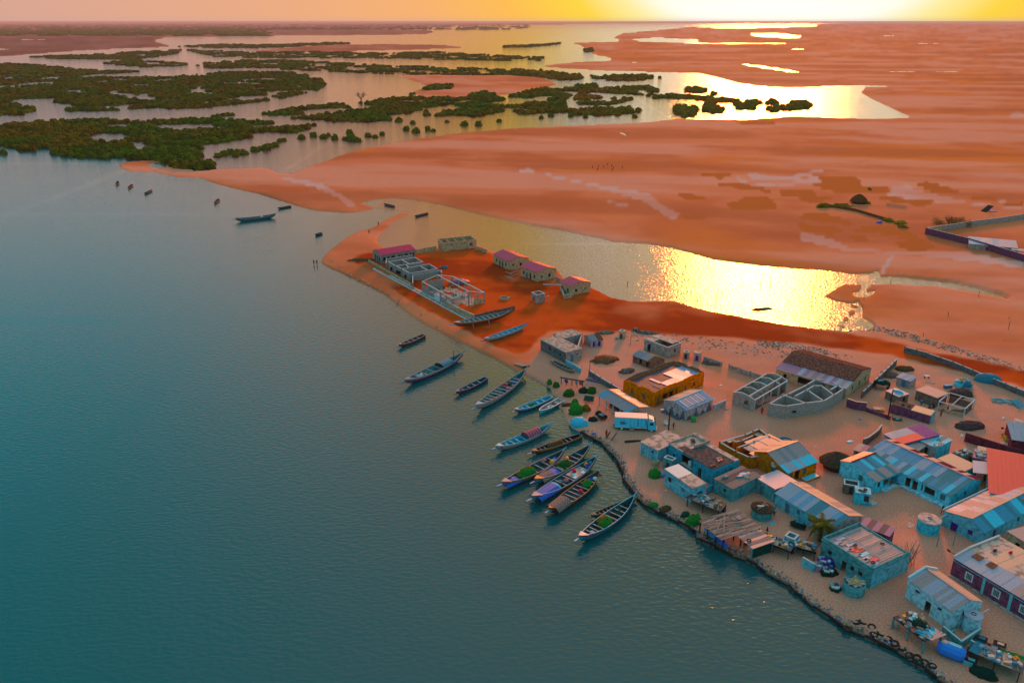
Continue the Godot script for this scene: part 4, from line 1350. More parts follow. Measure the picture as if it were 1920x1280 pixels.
func palm(at: Vector3) -> void:
	var o := thing("palm_tree", "date palm with a skirt of old fronds in the yard by the long gabled house", "palm tree", at)
	var st := begin()
	tube(st, [W(0, -0.3, 0), W(0.05, 1.3, 0.02), W(0.0, 2.7, 0.0), W(0.03, 3.6, 0)], [0.34, 0.27, 0.25, 0.3], 9)
	put("trunk", done(st), M.bark, o)
	var q := RandomNumberGenerator.new()
	q.seed = 11
	var fronds := []
	for kind in 4:
		# a frond arching outwards along x with leaflets on both sides; later kinds hang lower
		var f := begin()
		var rise: float = [1.5, 0.7, 0.0, -0.8][kind]
		var droop: float = [1.1, 1.7, 2.2, 2.4][kind]
		var path := []
		for k in 9:
			var t := k / 8.0
			path.append(W(2.7 * t * (1.0 - 0.12 * t) * (0.8 if kind == 3 else 1.0), rise * t - droop * t * t, 0))
		var rad := []
		for k in 9:
			rad.append(0.035 * (1.0 - k / 10.0))
		f.set_color(Color(1.1, 0.9, 0.5))
		tube(f, path, rad, 4)
		for k in range(1, 9):
			for m in 3:
				var t := (k - m / 3.0) / 8.0
				var c: Vector3 = path[k].lerp(path[k - 1], m / 3.0)
				var len := 0.75 * sin(PI * clampf(t * 0.85 + 0.12, 0, 1)) + 0.12
				for sd in [-1.0, 1.0]:
					var tip := c + W(0.35 * len, -0.35 * len + q.randf_range(-0.1, 0.06), sd * len * 0.8)
					var v := q.randf_range(0.6, 1.4) * (0.75 if kind == 3 else 1.0)
					f.set_color(Color(v * (1.2 if kind == 3 else 1.0), v * 0.95, v * 0.6))
					tri(f, c + W(0.07, 0, 0), tip, c - W(0.07, 0, 0))
		fronds.append(done(f))
	for k in 34:
		var kind := [0, 0, 1, 1, 1, 2, 2, 3, 3, 3][k % 10] as int
		put("frond", fronds[kind], M.leaf_palm, o, Transform3D(Basis(Vector3.UP, k * 2.399).scaled(Vector3.ONE * q.randf_range(0.85, 1.1)), W(0.03, 3.55 + 0.2 * (1 - kind / 3.0), 0)))


# ---------------------------------------------------------------- boats
func boats() -> void:
	var b: Node3D
	# drawn up on the red beach
	b = pirogue("fishing_boat", "long brown fishing boat with teal inside, propped on stilts on the red beach", W(-8.63, 1.15, -218.7), 20.4, 0.569, {"hull": "boat_brown", "lining": "boat_teal", "strake": "boat_orange", "rail": "boat_pale", "thwarts": 8, "beam": 3.1, "deep": 1.15, "rise": 0.5})
	for q in [[-3.5, 1.3], [-3.5, -1.3], [1.5, 1.55], [1.5, -1.55]]:
		beam(b, "prop", "wood_pale", W(q[0], -0.6, q[1] * 1.25), W(q[0], 0.75, q[1] * 0.95), 0.14, 0.14)
	b = pirogue("fishing_boat", "slender pale fishing boat with turquoise inside, alone on the bare red sand", W(-1.79, 0.8, -209.2), 18.39, 0.789, {"hull": "boat_pale", "lining": "boat_bright", "strake": "boat_cyan", "rail": "boat_pale", "thwarts": 6, "beam": 2.3, "deep": 0.8, "rise": 0.5, "beak_mat": "boat_violet"})
	b = pirogue("old_canoe", "weathered grey canoe lying on the sand below the grey flat-roofed house", W(12.38, 0.85, -186.5), 9.71, -0.911, {"category": "canoe", "hull": "boat_grey", "lining": "boat_dark", "strake": "boat_grey", "rail": "wood_pale", "thwarts": 5, "beam": 1.6, "deep": 0.55, "rise": 0.3, "beak_mat": "boat_grey", "thwart": "boat_grey"})
	# at anchor off the beach
	b = pirogue("fishing_boat", "short red-brown boat with blue bow and square stern, farthest up the shore", W(-27.01, 0, -205.4), 10.79, 0.951, {"square": true, "hull": "boat_brown", "lining": "boat_dark", "strake": "boat_red", "rail": "boat_pale", "thwarts": 4, "beam": 1.8, "deep": 0.75, "rise": 0.4})
	b = pirogue("fishing_boat", "big turquoise boat with a flat teal canopy aft and blue crates forward", W(-19.06, 0, -185.5), 23.94, 0.929, {"hull": "boat_violet", "lining": "boat_teal", "strake": "boat_pale", "rail": "boat_pale", "thwarts": 6, "beam": 3.2, "deep": 1.1, "rise": 0.7, "beak_mat": "boat_teal", "deck": "boat_teal"})
	arched_cover(b, "canopy", "tarp_teal", 3.9, 4.0, 3.0, 0.75, 1.15, 6)
	beam(b, "mast", "wood_dark", W(7.2, 0.8, 0.2), W(7.2, 3.6, 0.2), 0.1, 0.1)
	gear(b, [[-6.6, 0.5, 0.0, "plastic_blue"], [-5.4, 0.5, 0.3, "tarp_blue"], [-4.3, 0.6, -0.3, "cloth_white"], [-3.4, 0.5, 0.4, "boat_violet"], [-2.2, 0.5, -0.3, "plastic_green"], [-5.0, 0.9, -0.6, "boat_cyan"]], "in the big turquoise boat with the teal canopy")
	b = pirogue("fishing_boat", "small navy boat with red bands and square stern, between two big turquoise boats", W(-9.72, 0, -176.1), 11.64, 0.907, {"square": true, "hull": "boat_dark", "lining": "boat_deep", "strake": "boat_red", "rail": "boat_blue", "thwarts": 4, "beam": 1.8, "deep": 0.75, "rise": 0.4, "beak_mat": "boat_red"})
	b = pirogue("fishing_boat", "big open teal boat with many white thwarts and its raised stern touching the beach", W(-2.49, 0, -172.7), 25.57, 1.056, {"hull": "boat_pale", "lining": "boat_teal", "strake": "boat_pale", "rail": "boat_pale", "thwarts": 10, "beam": 3.2, "deep": 1.15, "rise": 0.9, "deck": "boat_bright", "beak_mat": "boat_bright"})
	beam(b, "mooring_pole", "wood_dark", W(8.4, 1.6, 0.6), W(8.8, -0.8, 2.4), 0.12, 0.12)
	gear(b, [[6.3, 0.7, 0.0, "plastic_blue"], [4.0, 0.8, 0.0, "wood_dark"], [3.0, 1.0, -0.8, "cloth_red"], [-2.0, 0.5, -0.4, "boat_deep"], [-4.5, 0.5, 0.2, "boat_deep"], [0.5, 0.5, 0.5, "net_dark"], [2.0, 0.55, 0.6, "boat_violet"]], "in the big open teal boat by the beach")
	b = pirogue("fishing_boat", "bright blue boat with pink bow deck, moored beside the white dinghy", W(4.41, 0, -166), 11.87, 0.727, {"square": true, "hull": "boat_violet", "lining": "boat_bright", "strake": "boat_cyan", "rail": "boat_cyan", "thwarts": 5, "thwart": "boat_cyan", "beam": 2.1, "deep": 0.8, "rise": 0.45, "deck": "boat_pale", "beak_mat": "boat_bright"})
	net("small green net lying in the bright blue boat", in_boat(b, 0.3, 0.25), W(1.9, 0.6, 1.2), 0.3, "net_bright", "", 2)
	dinghy()
	b = pirogue("fishing_boat", "blue boat with a pink striped awning amidships", W(2.21, 0, -150), 16.76, 0.710, {"hull": "boat_pale", "lining": "boat_bright", "strake": "boat_pale", "rail": "boat_cyan", "thwarts": 7, "thwart": "boat_cyan", "beam": 2.6, "deep": 0.9, "rise": 0.7, "beak_mat": "boat_bright", "deck": "boat_cyan"})
	for k in 12:
		arched_cover(b, "awning", "tarp_pink" if k % 2 else "tarp_maroon", 0.6 + k * 0.32, 0.33, 2.3, 0.95, 0.9, 7)
	gear(b, [[-3.0, 0.4, 0.0, "door_wood"], [-6.0, 0.85, -0.2, "boat_red"], [5.6, 0.4, 0.0, "boat_deep"]], "in the blue boat with the striped awning")
	b = pirogue("fishing_boat", "dark low boat with square stern, half full of brown net, below the striped one", W(8.59, 0, -147.5), 13.57, 0.614, {"square": true, "hull": "boat_brown", "lining": "boat_black", "strake": "boat_orange", "rail": "boat_grey", "thwarts": 8, "thwart": "boat_teal", "beam": 1.9, "deep": 0.75, "rise": 0.35, "deck": "boat_orange"})
	net("brown and yellow net heaped in the dark low boat", in_boat(b, 0.4, 0.35), W(4.2, 0.75, 1.5), b.rotation.y, "net_brown", "net_orange", 4)
	# the raft of four tied side by side
	b = pirogue("fishing_boat", "leftmost boat of the raft of four, with a green and yellow net and blue tarpaulin", W(3.94, 0, -136.9), 19.25, 0.790, {"hull": "boat_violet", "lining": "boat_deep", "strake": "boat_orange", "rail": "boat_pale", "thwarts": 7, "beam": 3.0, "deep": 1.05, "rise": 0.9, "beak_mat": "boat_bright", "deck": "boat_pale"})
	net("green net with a yellow crest in the leftmost boat of the raft", in_boat(b, -1.8, 0.45), W(4.6, 1.5, 2.4), b.rotation.y, "net_bright", "net_orange", 6)
	arched_cover(b, "tarpaulin", "tarp_blue", -6.0, 3.4, 2.3, 0.45, 0.8)
	gear(b, [[6.3, 0.7, 0.0, "plastic_blue"], [5.6, 0.7, 0.4, "boat_blue"], [4.6, 0.9, 0.7, "plastic_orange"], [4.0, 1.0, -0.9, "tarp_pink"]], "in the leftmost boat of the raft")
	b = pirogue("fishing_boat", "second boat of the raft, with an orange net and grey-pink sheet over its bow", W(9.6, 0, -138.4), 19.49, 0.862, {"hull": "boat_teal", "lining": "boat_deep", "strake": "boat_orange", "rail": "boat_pale", "thwarts": 9, "beam": 3.0, "deep": 1.05, "rise": 0.9, "beak_mat": "boat_blue", "deck": "boat_orange"})
	net("orange and green round net in the second boat of the raft", in_boat(b, 0.6, 0.5), W(3.2, 1.35, 2.4), 0.5, "net_green", "tarp_grey", 8)
	arched_cover(b, "bow_cover", "tarp_grey", -5.4, 3.2, 2.5, 0.65, 0.85)
	arched_cover(b, "tarpaulin", "tarp_blue", -2.8, 1.8, 2.5, 0.3, 0.85)
	gear(b, [[2.6, 1.0, -0.9, "plastic_orange"], [-1.2, 0.9, 0.3, "wood_pale"]], "in the second boat of the raft")
	b = pirogue("fishing_boat", "third boat of the raft, bow under blue tarpaulins and stern stacked with boxes", W(9.66, 0, -133), 21.54, 0.842, {"hull": "boat_teal", "lining": "boat_deep", "strake": "boat_orange", "rail": "boat_bright", "thwarts": 6, "beam": 3.2, "deep": 1.1, "rise": 0.9, "beak_mat": "boat_bright", "deck": "boat_pale"})
	arched_cover(b, "tarpaulin", "tarp_blue", -5.6, 5.4, 2.9, 0.75, 0.9, 6)
	arched_cover(b, "tarpaulin", "tarp_sky", -3.0, 1.2, 2.7, 0.68, 0.93, 6)
	for r in 5:
		for k in 3:
			var o := thing("fish_box", "pale fish box with a flat lid, stacked aft in the third boat of the raft", "box", in_boat(b, 2.2 + r * 0.85, 0.62, (k - 1) * 0.78), b.rotation.y, "fish boxes in the third boat of the raft")
			slab(o, "crate", ["boat_violet", "tarp_grey", "wood_pale", "boat_pale"][(r * 3 + k) % 4], W(0, 0.2, 0), W(0.8, 0.4, 0.72))
			slab(o, "lid", ["boat_pale", "wood_pale", "cloth_white"][(r + k) % 3], W(0, 0.42, 0), W(0.82, 0.05, 0.74))
	gear(b, [[3.6, 1.15, -0.5, "cloth_red"], [6.6, 1.0, 0.3, "plastic_blue"], [7.2, 1.0, -0.4, "plastic_orange"], [7.0, 1.0, 0.1, "cloth_purple"], [8.0, 1.1, 0.0, "tarp_teal"], [-1.4, 0.6, 0.4, "wood_dark"], [-0.5, 0.6, -0.5, "tarp_teal"], [0.4, 0.7, 0.0, "tarp_pink"]], "in the third boat of the raft")
	b = pirogue("fishing_boat", "rightmost boat of the raft, with a faded pink canopy over the bow", W(11.23, 0, -128.5), 18.35, 0.912, {"hull": "boat_brown", "lining": "boat_deep", "strake": "boat_brown", "rail": "boat_orange", "thwarts": 9, "beam": 3.2, "deep": 1.1, "rise": 0.9, "beak_mat": "boat_bright", "deck": "boat_orange"})
	arched_cover(b, "canopy", "tarp_grey", -5.0, 4.0, 2.9, 0.95, 1.0)
	net("small yellow and green net aft in the rightmost boat of the raft", in_boat(b, 4.2, 0.7), W(2.6, 0.95, 1.9), b.rotation.y, "net_bright", "net_orange", 10)
	gear(b, [[1.2, 0.95, 0.5, "cloth_red"], [6.6, 0.9, 0.2, "cloth_white"], [7.6, 1.1, 0.0, "door_wood"], [5.8, 0.8, -0.4, "tarp_blue"]], "in the rightmost boat of the raft")
	# the pair nearest the camera
	b = pirogue("fishing_boat", "nearest boat, blue-railed, with an orange and green net amidships", W(16.09, 0, -119.9), 18.37, 0.854, {"hull": "boat_teal", "lining": "boat_deep", "strake": "boat_violet", "rail": "boat_cyan", "thwarts": 9, "beam": 2.9, "deep": 1.1, "rise": 0.95, "beak_mat": "boat_bright", "deck": "boat_bright"})
	net("orange net with green folds in the nearest boat", in_boat(b, -0.6, 0.45), W(3.3, 1.4, 2.4), b.rotation.y + 0.3, "net_bright", "net_orange", 12)
	net("small sea-green net towards the stern of the nearest boat", in_boat(b, 3.6, 0.4), W(2.2, 0.75, 1.6), b.rotation.y, "net_teal", "", 13)
	gear(b, [[-4.2, 0.5, 0.0, "plastic_white"], [-5.8, 0.55, 0.1, "boat_blue"], [6.0, 0.75, 0.0, "net_dark"]], "in the nearest boat")
	b = pirogue("old_canoe", "narrow unpainted canoe tied behind the nearest boat", W(17.95, 0, -124.5), 11.12, 0.595, {"category": "canoe", "hull": "boat_brown", "lining": "boat_black", "strake": "boat_grey", "rail": "boat_grey", "thwarts": 8, "thwart": "boat_grey", "beam": 1.5, "deep": 0.7, "rise": 0.4, "beak": 0.03, "beak_mat": "boat_grey"})
	# far out
	b = pirogue("fishing_boat", "very long dark boat lying far out with people and gear along it", W(-111.1, 0, -352.2), 19.31, 0.536, {"hull": "boat_teal", "lining": "boat_deep", "strake": "boat_teal", "rail": "boat_grey", "thwarts": 10, "beam": 2.9, "deep": 1.1, "rise": 0.7, "beak_mat": "boat_teal"})
	gear(b, [[-6, 0.9, 0, "cloth_white"], [-3, 0.9, 0.3, "tarp_teal"], [0, 0.9, 0, "boat_violet"], [3, 0.9, -0.2, "cloth_white"], [6, 0.9, 0, "tarp_pink"]], "in the very long far boat")
	var far := {"category": "canoe", "hull": "boat_dark", "lining": "boat_black", "strake": "boat_brown", "rail": "boat_grey", "thwarts": 4, "thwart": "boat_grey", "beam": 1.6, "deep": 0.6, "rise": 0.3, "square": true, "beak": 0.03}
	pirogue("canoe", "brown canoe off the tip of the pale sand spit", W(-104.7, 0, -376.1), 7.02, 0.847, far)
	pirogue("canoe", "pale-sided canoe halfway between the long dark boat and the mangroves", W(-140.2, 0, -389.4), 10.68, 1.701, far)
	pirogue("canoe", "rightmost of the three small canoes near the mangrove point", W(-182.2, 0, -412.4), 9.01, 1.582, far)
	pirogue("canoe", "middle of the three small canoes near the mangrove point", W(-197.5, 0, -427.1), 10.6, 1.786, far)
	pirogue("canoe", "leftmost of the three small canoes near the mangrove point", W(-208.3, 0, -436.5), 10.65, 1.918, far)
	pirogue("canoe", "tiny low canoe adrift west of the curved spit", W(-77.76, 0, -324.8), 3.99, 1.106, far)
	pirogue("canoe", "brown canoe in the mouth of the inlet beside the far sand", W(-57.16, 0, -380.8), 7.75, -0.768, far)
	pirogue("canoe", "brown canoe just inside the inlet, off the end of the curved spit", W(-40.13, 0, -360.1), 8.24, 0.904, far)


func gear(b: Node3D, list: Array, where: String) -> void:
	# loose bundles, tubs and boxes lying in a boat
	var words := {"plastic_blue": "blue tub", "tarp_blue": "blue bundle", "cloth_white": "white sack", "boat_violet": "mauve box", "plastic_green": "green tub", "boat_cyan": "pale blue board", "wood_dark": "dark engine box", "cloth_red": "red cloth bundle", "boat_deep": "dark teal crate", "net_dark": "dark net bundle", "door_wood": "brown board", "boat_red": "red board", "boat_blue": "blue crate", "plastic_orange": "orange float bundle", "tarp_pink": "pink bundle", "wood_pale": "pale board", "tarp_teal": "teal bundle", "plastic_white": "white tub", "cloth_purple": "purple cloth bundle"}
	var n := 0
	for q in list:
		n += 1
		var place := "forward" if q[0] < -3.5 else ("amidships" if q[0] < 3.0 else "aft")
		var key: String = q[3]
		var word: String = words.get(key, "bundle")
		var o := thing(word.replace(" ", "_"), "%s lying %s %s" % [word, place, where], word.split(" ")[-1], in_boat(b, q[0], q[1], q[2]), b.rotation.y + n * 0.7)
		if "tub" in word:
			var st := begin()
			lathe(st, [Vector2(0.28, 0.0), Vector2(0.38, 0.42), Vector2(0.34, 0.42), Vector2(0.25, 0.06), Vector2(0.0, 0.06)], 12)
			put("tub", done(st), M[key], o)
		elif "crate" in word or "box" in word:
			var st := begin()
			for k in 3:
				box(st, W(0, 0.1 + 0.17 * k, 0), W(0.8 - 0.02 * k, 0.15, 0.55))
			put("crate", done(st), M[key], o)
		elif "board" in word:
			var st := begin()
			for k in 3:
				box(st, W(0, 0.05 + 0.05 * k, 0.1 * k), W(1.9 - 0.3 * k, 0.05, 0.28), Basis(Vector3.UP, 0.12 * k))
			put("board", done(st), M[key], o)
		else:
			put("bundle", heap_mesh(W(1.15, 0.5, 0.8), n + 3, 12, 6, 0.2), M[key], o)


func dinghy() -> void:
	# moulded motor boat with a rounded bow and a flat transom
	var d := [W(8.6, 0, -165.9), 8.14, 0.876]
	var o := thing("dinghy", "white moulded dinghy with rounded bow and grey inside, beside the bright blue boat", "dinghy", d[0], d[2])
	var l: float = d[1]
	var n := 15
	var hull := begin()
	hull.set_smooth_group(0)
	var inner := begin()
	var rail := begin()
	var prev := []
	for i in n:
		var t := float(i) / (n - 1)
		var b := 0.95 * pow(minf(1.0, t / 0.36), 0.5) * (1.0 if t > 0.36 else 1.0)
		var x := -l / 2.0 + l * t
		var top := 0.62 + 0.25 * pow(1.0 - t, 2.0)
		var row := [W(x, top, -b), W(x, -0.1, -b * 0.75), W(x, -0.25, 0), W(x, -0.1, b * 0.75), W(x, top, b)]
		var row2 := [W(x, top, -b * 0.86), W(x, 0.15, -b * 0.7), W(x, 0.15, b * 0.7), W(x, top, b * 0.86)]
		if prev.size():
			for k in 4:
				quad(hull, prev[0][k], row[0] if false else prev[0][k + 1], row[k + 1], row[k])
			for k in 3:
				quad(inner, prev[1][k], row2[k], row2[k + 1], prev[1][k + 1])
			for sd in [0, 4]:
				bar(rail, prev[0][sd] + W(0, 0.03, 0), row[sd] + W(0, 0.03, 0), 0.2, 0.08)
		prev = [row, row2]
	box(hull, W(l / 2.0 - 0.02, 0.22, 0), W(0.08, 0.75, 1.7))
	put("hull", done(hull), M.boat_cyan, o)
	put("lining", done(inner), M.boat_pale, o)
	put("rail", done(rail), M.white, o)
	for q in [[-1.6, "boat_violet"], [0.2, "boat_pale"], [1.6, "boat_dark"], [2.2, "boat_pale"]]:
		slab(o, "seat", q[1], W(q[0], 0.42, 0), W(0.42, 0.1, 1.35))
	slab(o, "console", "white", W(-0.9, 0.45, 0.1), W(0.5, 0.5, 0.5))


# ---------------------------------------------------------------- the walled building site on the point
func open_cells(o: Node3D, rings: Array, h: float, key: String, cap: String) -> void:
	# roofless rooms: each ring of places is walled, each wall its own part
	var inv := o.transform.affine_inverse()
	var n := 0
	for ring in rings:
		var closed: bool = ring[0]
		var pl: Array = ring[1]
		for i in pl.size() - (0 if closed else 1):
			var a := inv * at2(pl[i])
			var b := inv * at2(pl[(i + 1) % pl.size()])
			n += 1
			var hh := h - 0.02 * (n % 3)
			var st := begin()
			var d := (b - a).normalized() * 0.09
			bar(st, a - d + W(0, hh / 2.0 - 0.1, 0), b + d + W(0, hh / 2.0 - 0.1, 0), 0.2 + 0.01 * (n % 2), hh + 0.2)
			put("wall", done(st), M[key], o)
			if cap:
				st = begin()
				bar(st, a - d + W(0, hh + 0.07, 0), b + d + W(0, hh + 0.07, 0), 0.27 + 0.01 * (n % 2), 0.12)
				put("coping", done(st), M[cap], o)
			st = begin()
			box(st, a + W(0, h / 2.0 + 0.12, 0), W(0.3, h + 0.24, 0.3))
			put("post", done(st), M[key], o)


func painted_opening(o: Node3D, at: Vector3, yaw: float, w: float, h: float, key := "frame_dark") -> void:
	# a framed dark sheet on a wall face, painted as a shaded opening
	var xf := o.transform.affine_inverse() * Transform3D(Basis(Vector3.UP, yaw), at)
	var f := put("window", frame_mesh(w, h, 0.07), M[key], o, xf)
	slab(f, "shade_pane", "glass", W(0, 0, 0.01), W(w - 0.1, h - 0.1, 0.04))


func compound() -> void:
	var o: Node3D
	build_house("long_house", "long house with a magenta roof at the point's tip end of the walled site", "house", W(-42.21, 0.6, -287.1), 13.32, 6.97, 0.604, {"prof": gable(3.3, 4.3, -0.05), "wall": "plaster_grey", "roof": ["roof_magenta"], "roofs": [["zinc_warm"], ["roof_magenta"]], "sheet": 1.6, "row": 9.0, "loose": 0.1, "over": 0.35,
		"holes": "f open -0.42 0.9 1.3 0.9, f open -0.30 0.9 1.3 0.9, f open -0.16 1.5 2.3 0, f open 0.02 0.8 1.2 1.0, f open 0.1 0.8 1.2 1.0, f open 0.23 1.4 2.3 0, f open 0.36 0.8 1.2 1.0, f open 0.44 0.8 1.2 1.0, l open -0.25 1.0 2.3 0, l open 0.02 1.0 2.3 0, l open 0.28 1.0 2.3 0, b window -0.2 1 1 1, b window 0.2 1 1 1"})
	o = thing("unfinished_houses", "roofless grey block rooms side by side, under construction, below the magenta-roofed house", "building site", W(-35.2, 0.6, -266.1))
	open_cells(o, [
		[true, [V(-42.4,-273.6),V(-33.8,-279),V(-30.4,-273.3),V(-39.1,-268.5)]], [false, [V(-38.3,-276.7),V(-34.9,-270.9)]],
		[true, [V(-38.9,-268.3),V(-36,-270.2),V(-34.4,-266.3),V(-36.8,-264.8)]], [false, [V(-36,-270.2),V(-32.9,-272.4),V(-30.4,-273.3)]],
		[true, [V(-36.6,-264.8),V(-28,-270.6),V(-24.9,-265),V(-33.4,-259.7)]], [false, [V(-31,-268.5),V(-27.8,-263.1)]]], 2.7, "block_grey", "coping_pale")
	open_cells(o, [[false, [V(-31.4,-250.4),V(-32.5,-259.8),V(-28.9,-261.9),V(-23.5,-265.3),V(-23.5,-262.9)]], [false, [V(-43.2,-273.5),V(-43.8,-279),V(-41.9,-280.4),V(-38.6,-282.8),V(-35.4,-284.9)]]], 2.1, "block_grey", "coping_pale")
	for q in [V(-40.8,-269.5), V(-35,-260.6), V(-38.3,-265.7), V(-37.5,-264.8)]:
		painted_opening(o, at2(q, 2.0), 0.62, 0.8, 1.2)
	frame_hall()
	# enclosure walls of the site
	wall_line("boundary_wall", "low pale boundary wall in front of the magenta-roofed house", [V(-50.6,-282.3),V(-43.3,-270.9),V(-35.8,-259.2),V(-32.1,-253.7)], 1.1, "plaster_tan", 0.22, "", null, 1.0)
	wall_line("boundary_wall", "low tan panel wall along the shore side of the frame hall", [V(-19.5,-234.1),V(-15.1,-227.6),V(-10.8,-222)], 1.5, "plaster_tan", 0.22, "coping_pale", null, 1.0)
	wall_line("boundary_wall", "brown panel wall closing the site behind the stilted boat", [V(-10.5,-222.1),V(-7.4,-224.8),V(-2.3,-227.9),V(0.8,-230.4)], 1.5, "plaster_mud", 0.22, "", null, 1.0)
	wall_line("boundary_wall", "tan wall between the magenta-roofed house and the roofless block", [V(-35.6,-293.9),V(-32.4,-296.5),V(-28.3,-299.8)], 1.5, "plaster_tan", 0.22, "", null, 1.0)
	wall_line("boundary_wall", "tan wall running from the roofless block towards the pond corner", [V(-13.3,-300.1),V(-9.2,-294.9)], 1.4, "plaster_tan", 0.22, "", null, 1.0)
	wall_line("boundary_wall", "low grey wall joining the two rear houses above the pond", [V(14.6,-260.7),V(16.1,-258.1)], 1.2, "plaster_grey", 0.22, "", null, 1.0)
	for k in 4:
		var a := W(0, 0.12, 0)
		var kb := thing("kerb_beam", ["outermost of the long concrete beams laid along the shore track", "second long concrete beam from the water along the shore track", "third long concrete beam from the water along the shore track", "innermost long concrete beam, next to the site's wall"][k], "concrete beam", Vector3.ZERO, 0.0, "concrete beams beside the site")
		var p0 := [W(-47.77, 0.6, -273.8), W(-47.68, 0.6, -274.8), W(-41.01, 0.6, -266.1), W(-34.04, 0.6, -256.4)][k] as Vector3
		var p1 := [W(-12.65, 0.6, -221.6), W(-12.17, 0.6, -222.3), W(-11.68, 0.6, -222.9), W(-11.3, 0.6, -223.6)][k] as Vector3
		kb.position = (p0 + p1) / 2.0
		for j in 6:
			beam(kb, "beam", "coping_pale" if k % 2 == 0 else "concrete", p0.lerp(p1, j / 6.0) - kb.position + a, p0.lerp(p1, (j + 0.97) / 6.0) - kb.position + a, 0.42, 0.3)
	# the roofless long block by the water
	build_house("roofless_block", "roofless long block with a row of small square vents by the pond", "building", W(-20.62, 0.6, -302.9), 13.12, 6.29, 0.407, {"prof": flat(3.2, 3.1), "wall": "plaster_tan", "rim": "plaster_tan", "inside": [-0.28, -0.05, 0.2], "floor": true,
		"holes": "f open -0.44 0.35 0.35 2.1, f open -0.36 0.35 0.35 2.1, f open -0.28 0.35 0.35 2.1, f open -0.19 0.35 0.35 2.1, f open -0.1 0.35 0.35 2.1, f open -0.01 0.35 0.35 2.1, f open 0.08 0.35 0.35 2.1, f open 0.17 0.35 0.35 2.1, f open 0.34 1.2 1.0 1.1, l open -0.2 0.8 2.1 0, l open 0.1 0.8 2.1 0, l open 0.35 0.4 0.4 2.0, r open 0.0 0.8 1.2 0.9, b open 0.2 1 1 1"})
	build_house("small_house", "left pink-roofed cream house beside the pond", "house", W(-0.35, 0.6, -279), 10.73, 7.95, -1.038, {"prof": gable(3.3, 4.4, 0.0), "wall": "plaster_tan", "roof": ["roof_rose"], "roofs": [["roof_coral"], ["roof_rose"]], "sheet": 1.5, "row": 9.0, "loose": 0.1, "over": 0.3, "over_x": 0.3,
		"holes": "f window -0.3 0.9 1.0 1.1, f door -0.08 0.9 2.1 0, f door 0.1 0.9 2.1 0, f window 0.3 0.9 1.0 1.1, r window 0.1 1.0 1.1 1.0, r window -0.3 0.7 0.7 1.4", "door": "door_dark"})
	build_house("small_house", "middle pink-roofed cream house with a blue door beside the pond", "house", W(8.78, 0.6, -264.5), 8.96, 7.92, -0.927, {"prof": gable(3.4, 4.5, 0.0), "wall": "plaster_tan", "roof": ["roof_rose"], "roofs": [["roof_coral"], ["roof_rose"]], "sheet": 1.5, "row": 9.0, "loose": 0.1, "over": 0.3, "over_x": 0.3,
		"holes": "f window -0.32 0.9 1.0 1.1, f door -0.12 1.1 2.1 0, f open 0.08 0.9 2.1 0, f window 0.32 0.9 1.0 1.1, r window 0.15 1.1 1.1 1.0, r window -0.3 0.7 0.5 1.4"})
	build_house("small_house", "right pink-roofed pale house with a small fenced porch beside the pond", "house", W(19.94, 0.6, -248.6), 5.67, 7.67, -0.994, {"prof": gable(3.3, 4.3, 0.0), "wall": "plaster_tan", "roof": ["roof_rose"], "roofs": [["roof_coral"], ["roof_rose"]], "sheet": 1.5, "row": 9.0, "loose": 0.1, "over": 0.3, "over_x": 0.3,
		"holes": "f door -0.3 0.9 2.1 0, f window 0.2 0.8 1.0 1.0, r window 0.25 0.9 0.4 1.3, r window -0.25 0.9 0.9 1.0", "door": "door_wood"})
	wall_line("porch_wall", "low cream wall round the porch of the right pink-roofed house", [V(15.6,-247.9),V(15.9,-241.2),V(18.5,-242.2)], 1.3, "plaster_tan", 0.2, "coping_pale")
	# gatehouse, tank, post
	build_house("gatehouse", "small roofless gatehouse with an arched doorway on the red earth", "hut", W(7.91, 0.6, -238.7), 3.13, 2.98, -1.050, {"prof": flat(2.7, 2.7), "wall": "plaster_grey", "rim": "coping_pale", "holes": "f open 0.0 1.1 2.0 0, r open 0.1 0.5 0.6 1.1, l open 0 0.8 2 0"})
	o = thing("gate_post", "single square post standing beside the roofless gatehouse", "post", W(10.96, 0.6, -238.4))
	slab(o, "shaft", "plaster_tan", W(0, 0.9, 0), W(0.35, 1.8, 0.35))
	slab(o, "cap", "coping_pale", W(0, 1.86, 0), W(0.45, 0.12, 0.45))
	o = thing("water_trough", "low cream water tank with a teal rim on the red yard", "tank", W(-2.28, 0.6, -240.7), -0.45)
	for q in [[0, 0.75, 2.6, 0.18], [0, -0.75, 2.6, 0.18]]:
		slab(o, "side", "plaster_tan", W(0, 0.35, q[1]), W(q[2], 0.9, q[3]))
	for q in [-1.22, 1.22]:
		slab(o, "end", "plaster_tan" if q < 0 else "boat_cyan", W(q, 0.36, 0), W(0.18, 0.92, 1.32))
	slab(o, "water", "glass", W(0, 0.5, 0), W(2.2, 0.04, 1.3))
	for k in 9:
		var q := [V(-2.4,-267),V(-1.6,-264.7),V(-1,-268.4),V(0,-265.6),V(0.6,-269.8),V(1.4,-267),V(1.9,-268.4),V(-2.9,-269.8),V(-0.5,-262.4)][k] as Vector2
		var p := thing("timber_pile", "rough plank lying in the scatter of timber between the left and middle pink-roofed houses", "plank", at2(q), [2.3, 2.5, 2.2, 2.6, 0.9, 0.7, 0.8, 2.0, 2.4][k], "planks between the pink-roofed houses")
		slab(p, "plank", "wood_pale" if k % 3 else "wood", W(0, 0.1 + 0.05 * (k % 3), 0), W(4.2 - 0.2 * k, 0.08, 0.35))
	o = thing("pipe", "white pipe lying behind the middle pink-roofed house", "pipe", W(13.19, 0.6, -255.6), -0.05)
	var st := begin()
	tube(st, [W(-3.2, 0.15, 0), W(3.2, 0.15, 0)], [0.14, 0.14], 8)
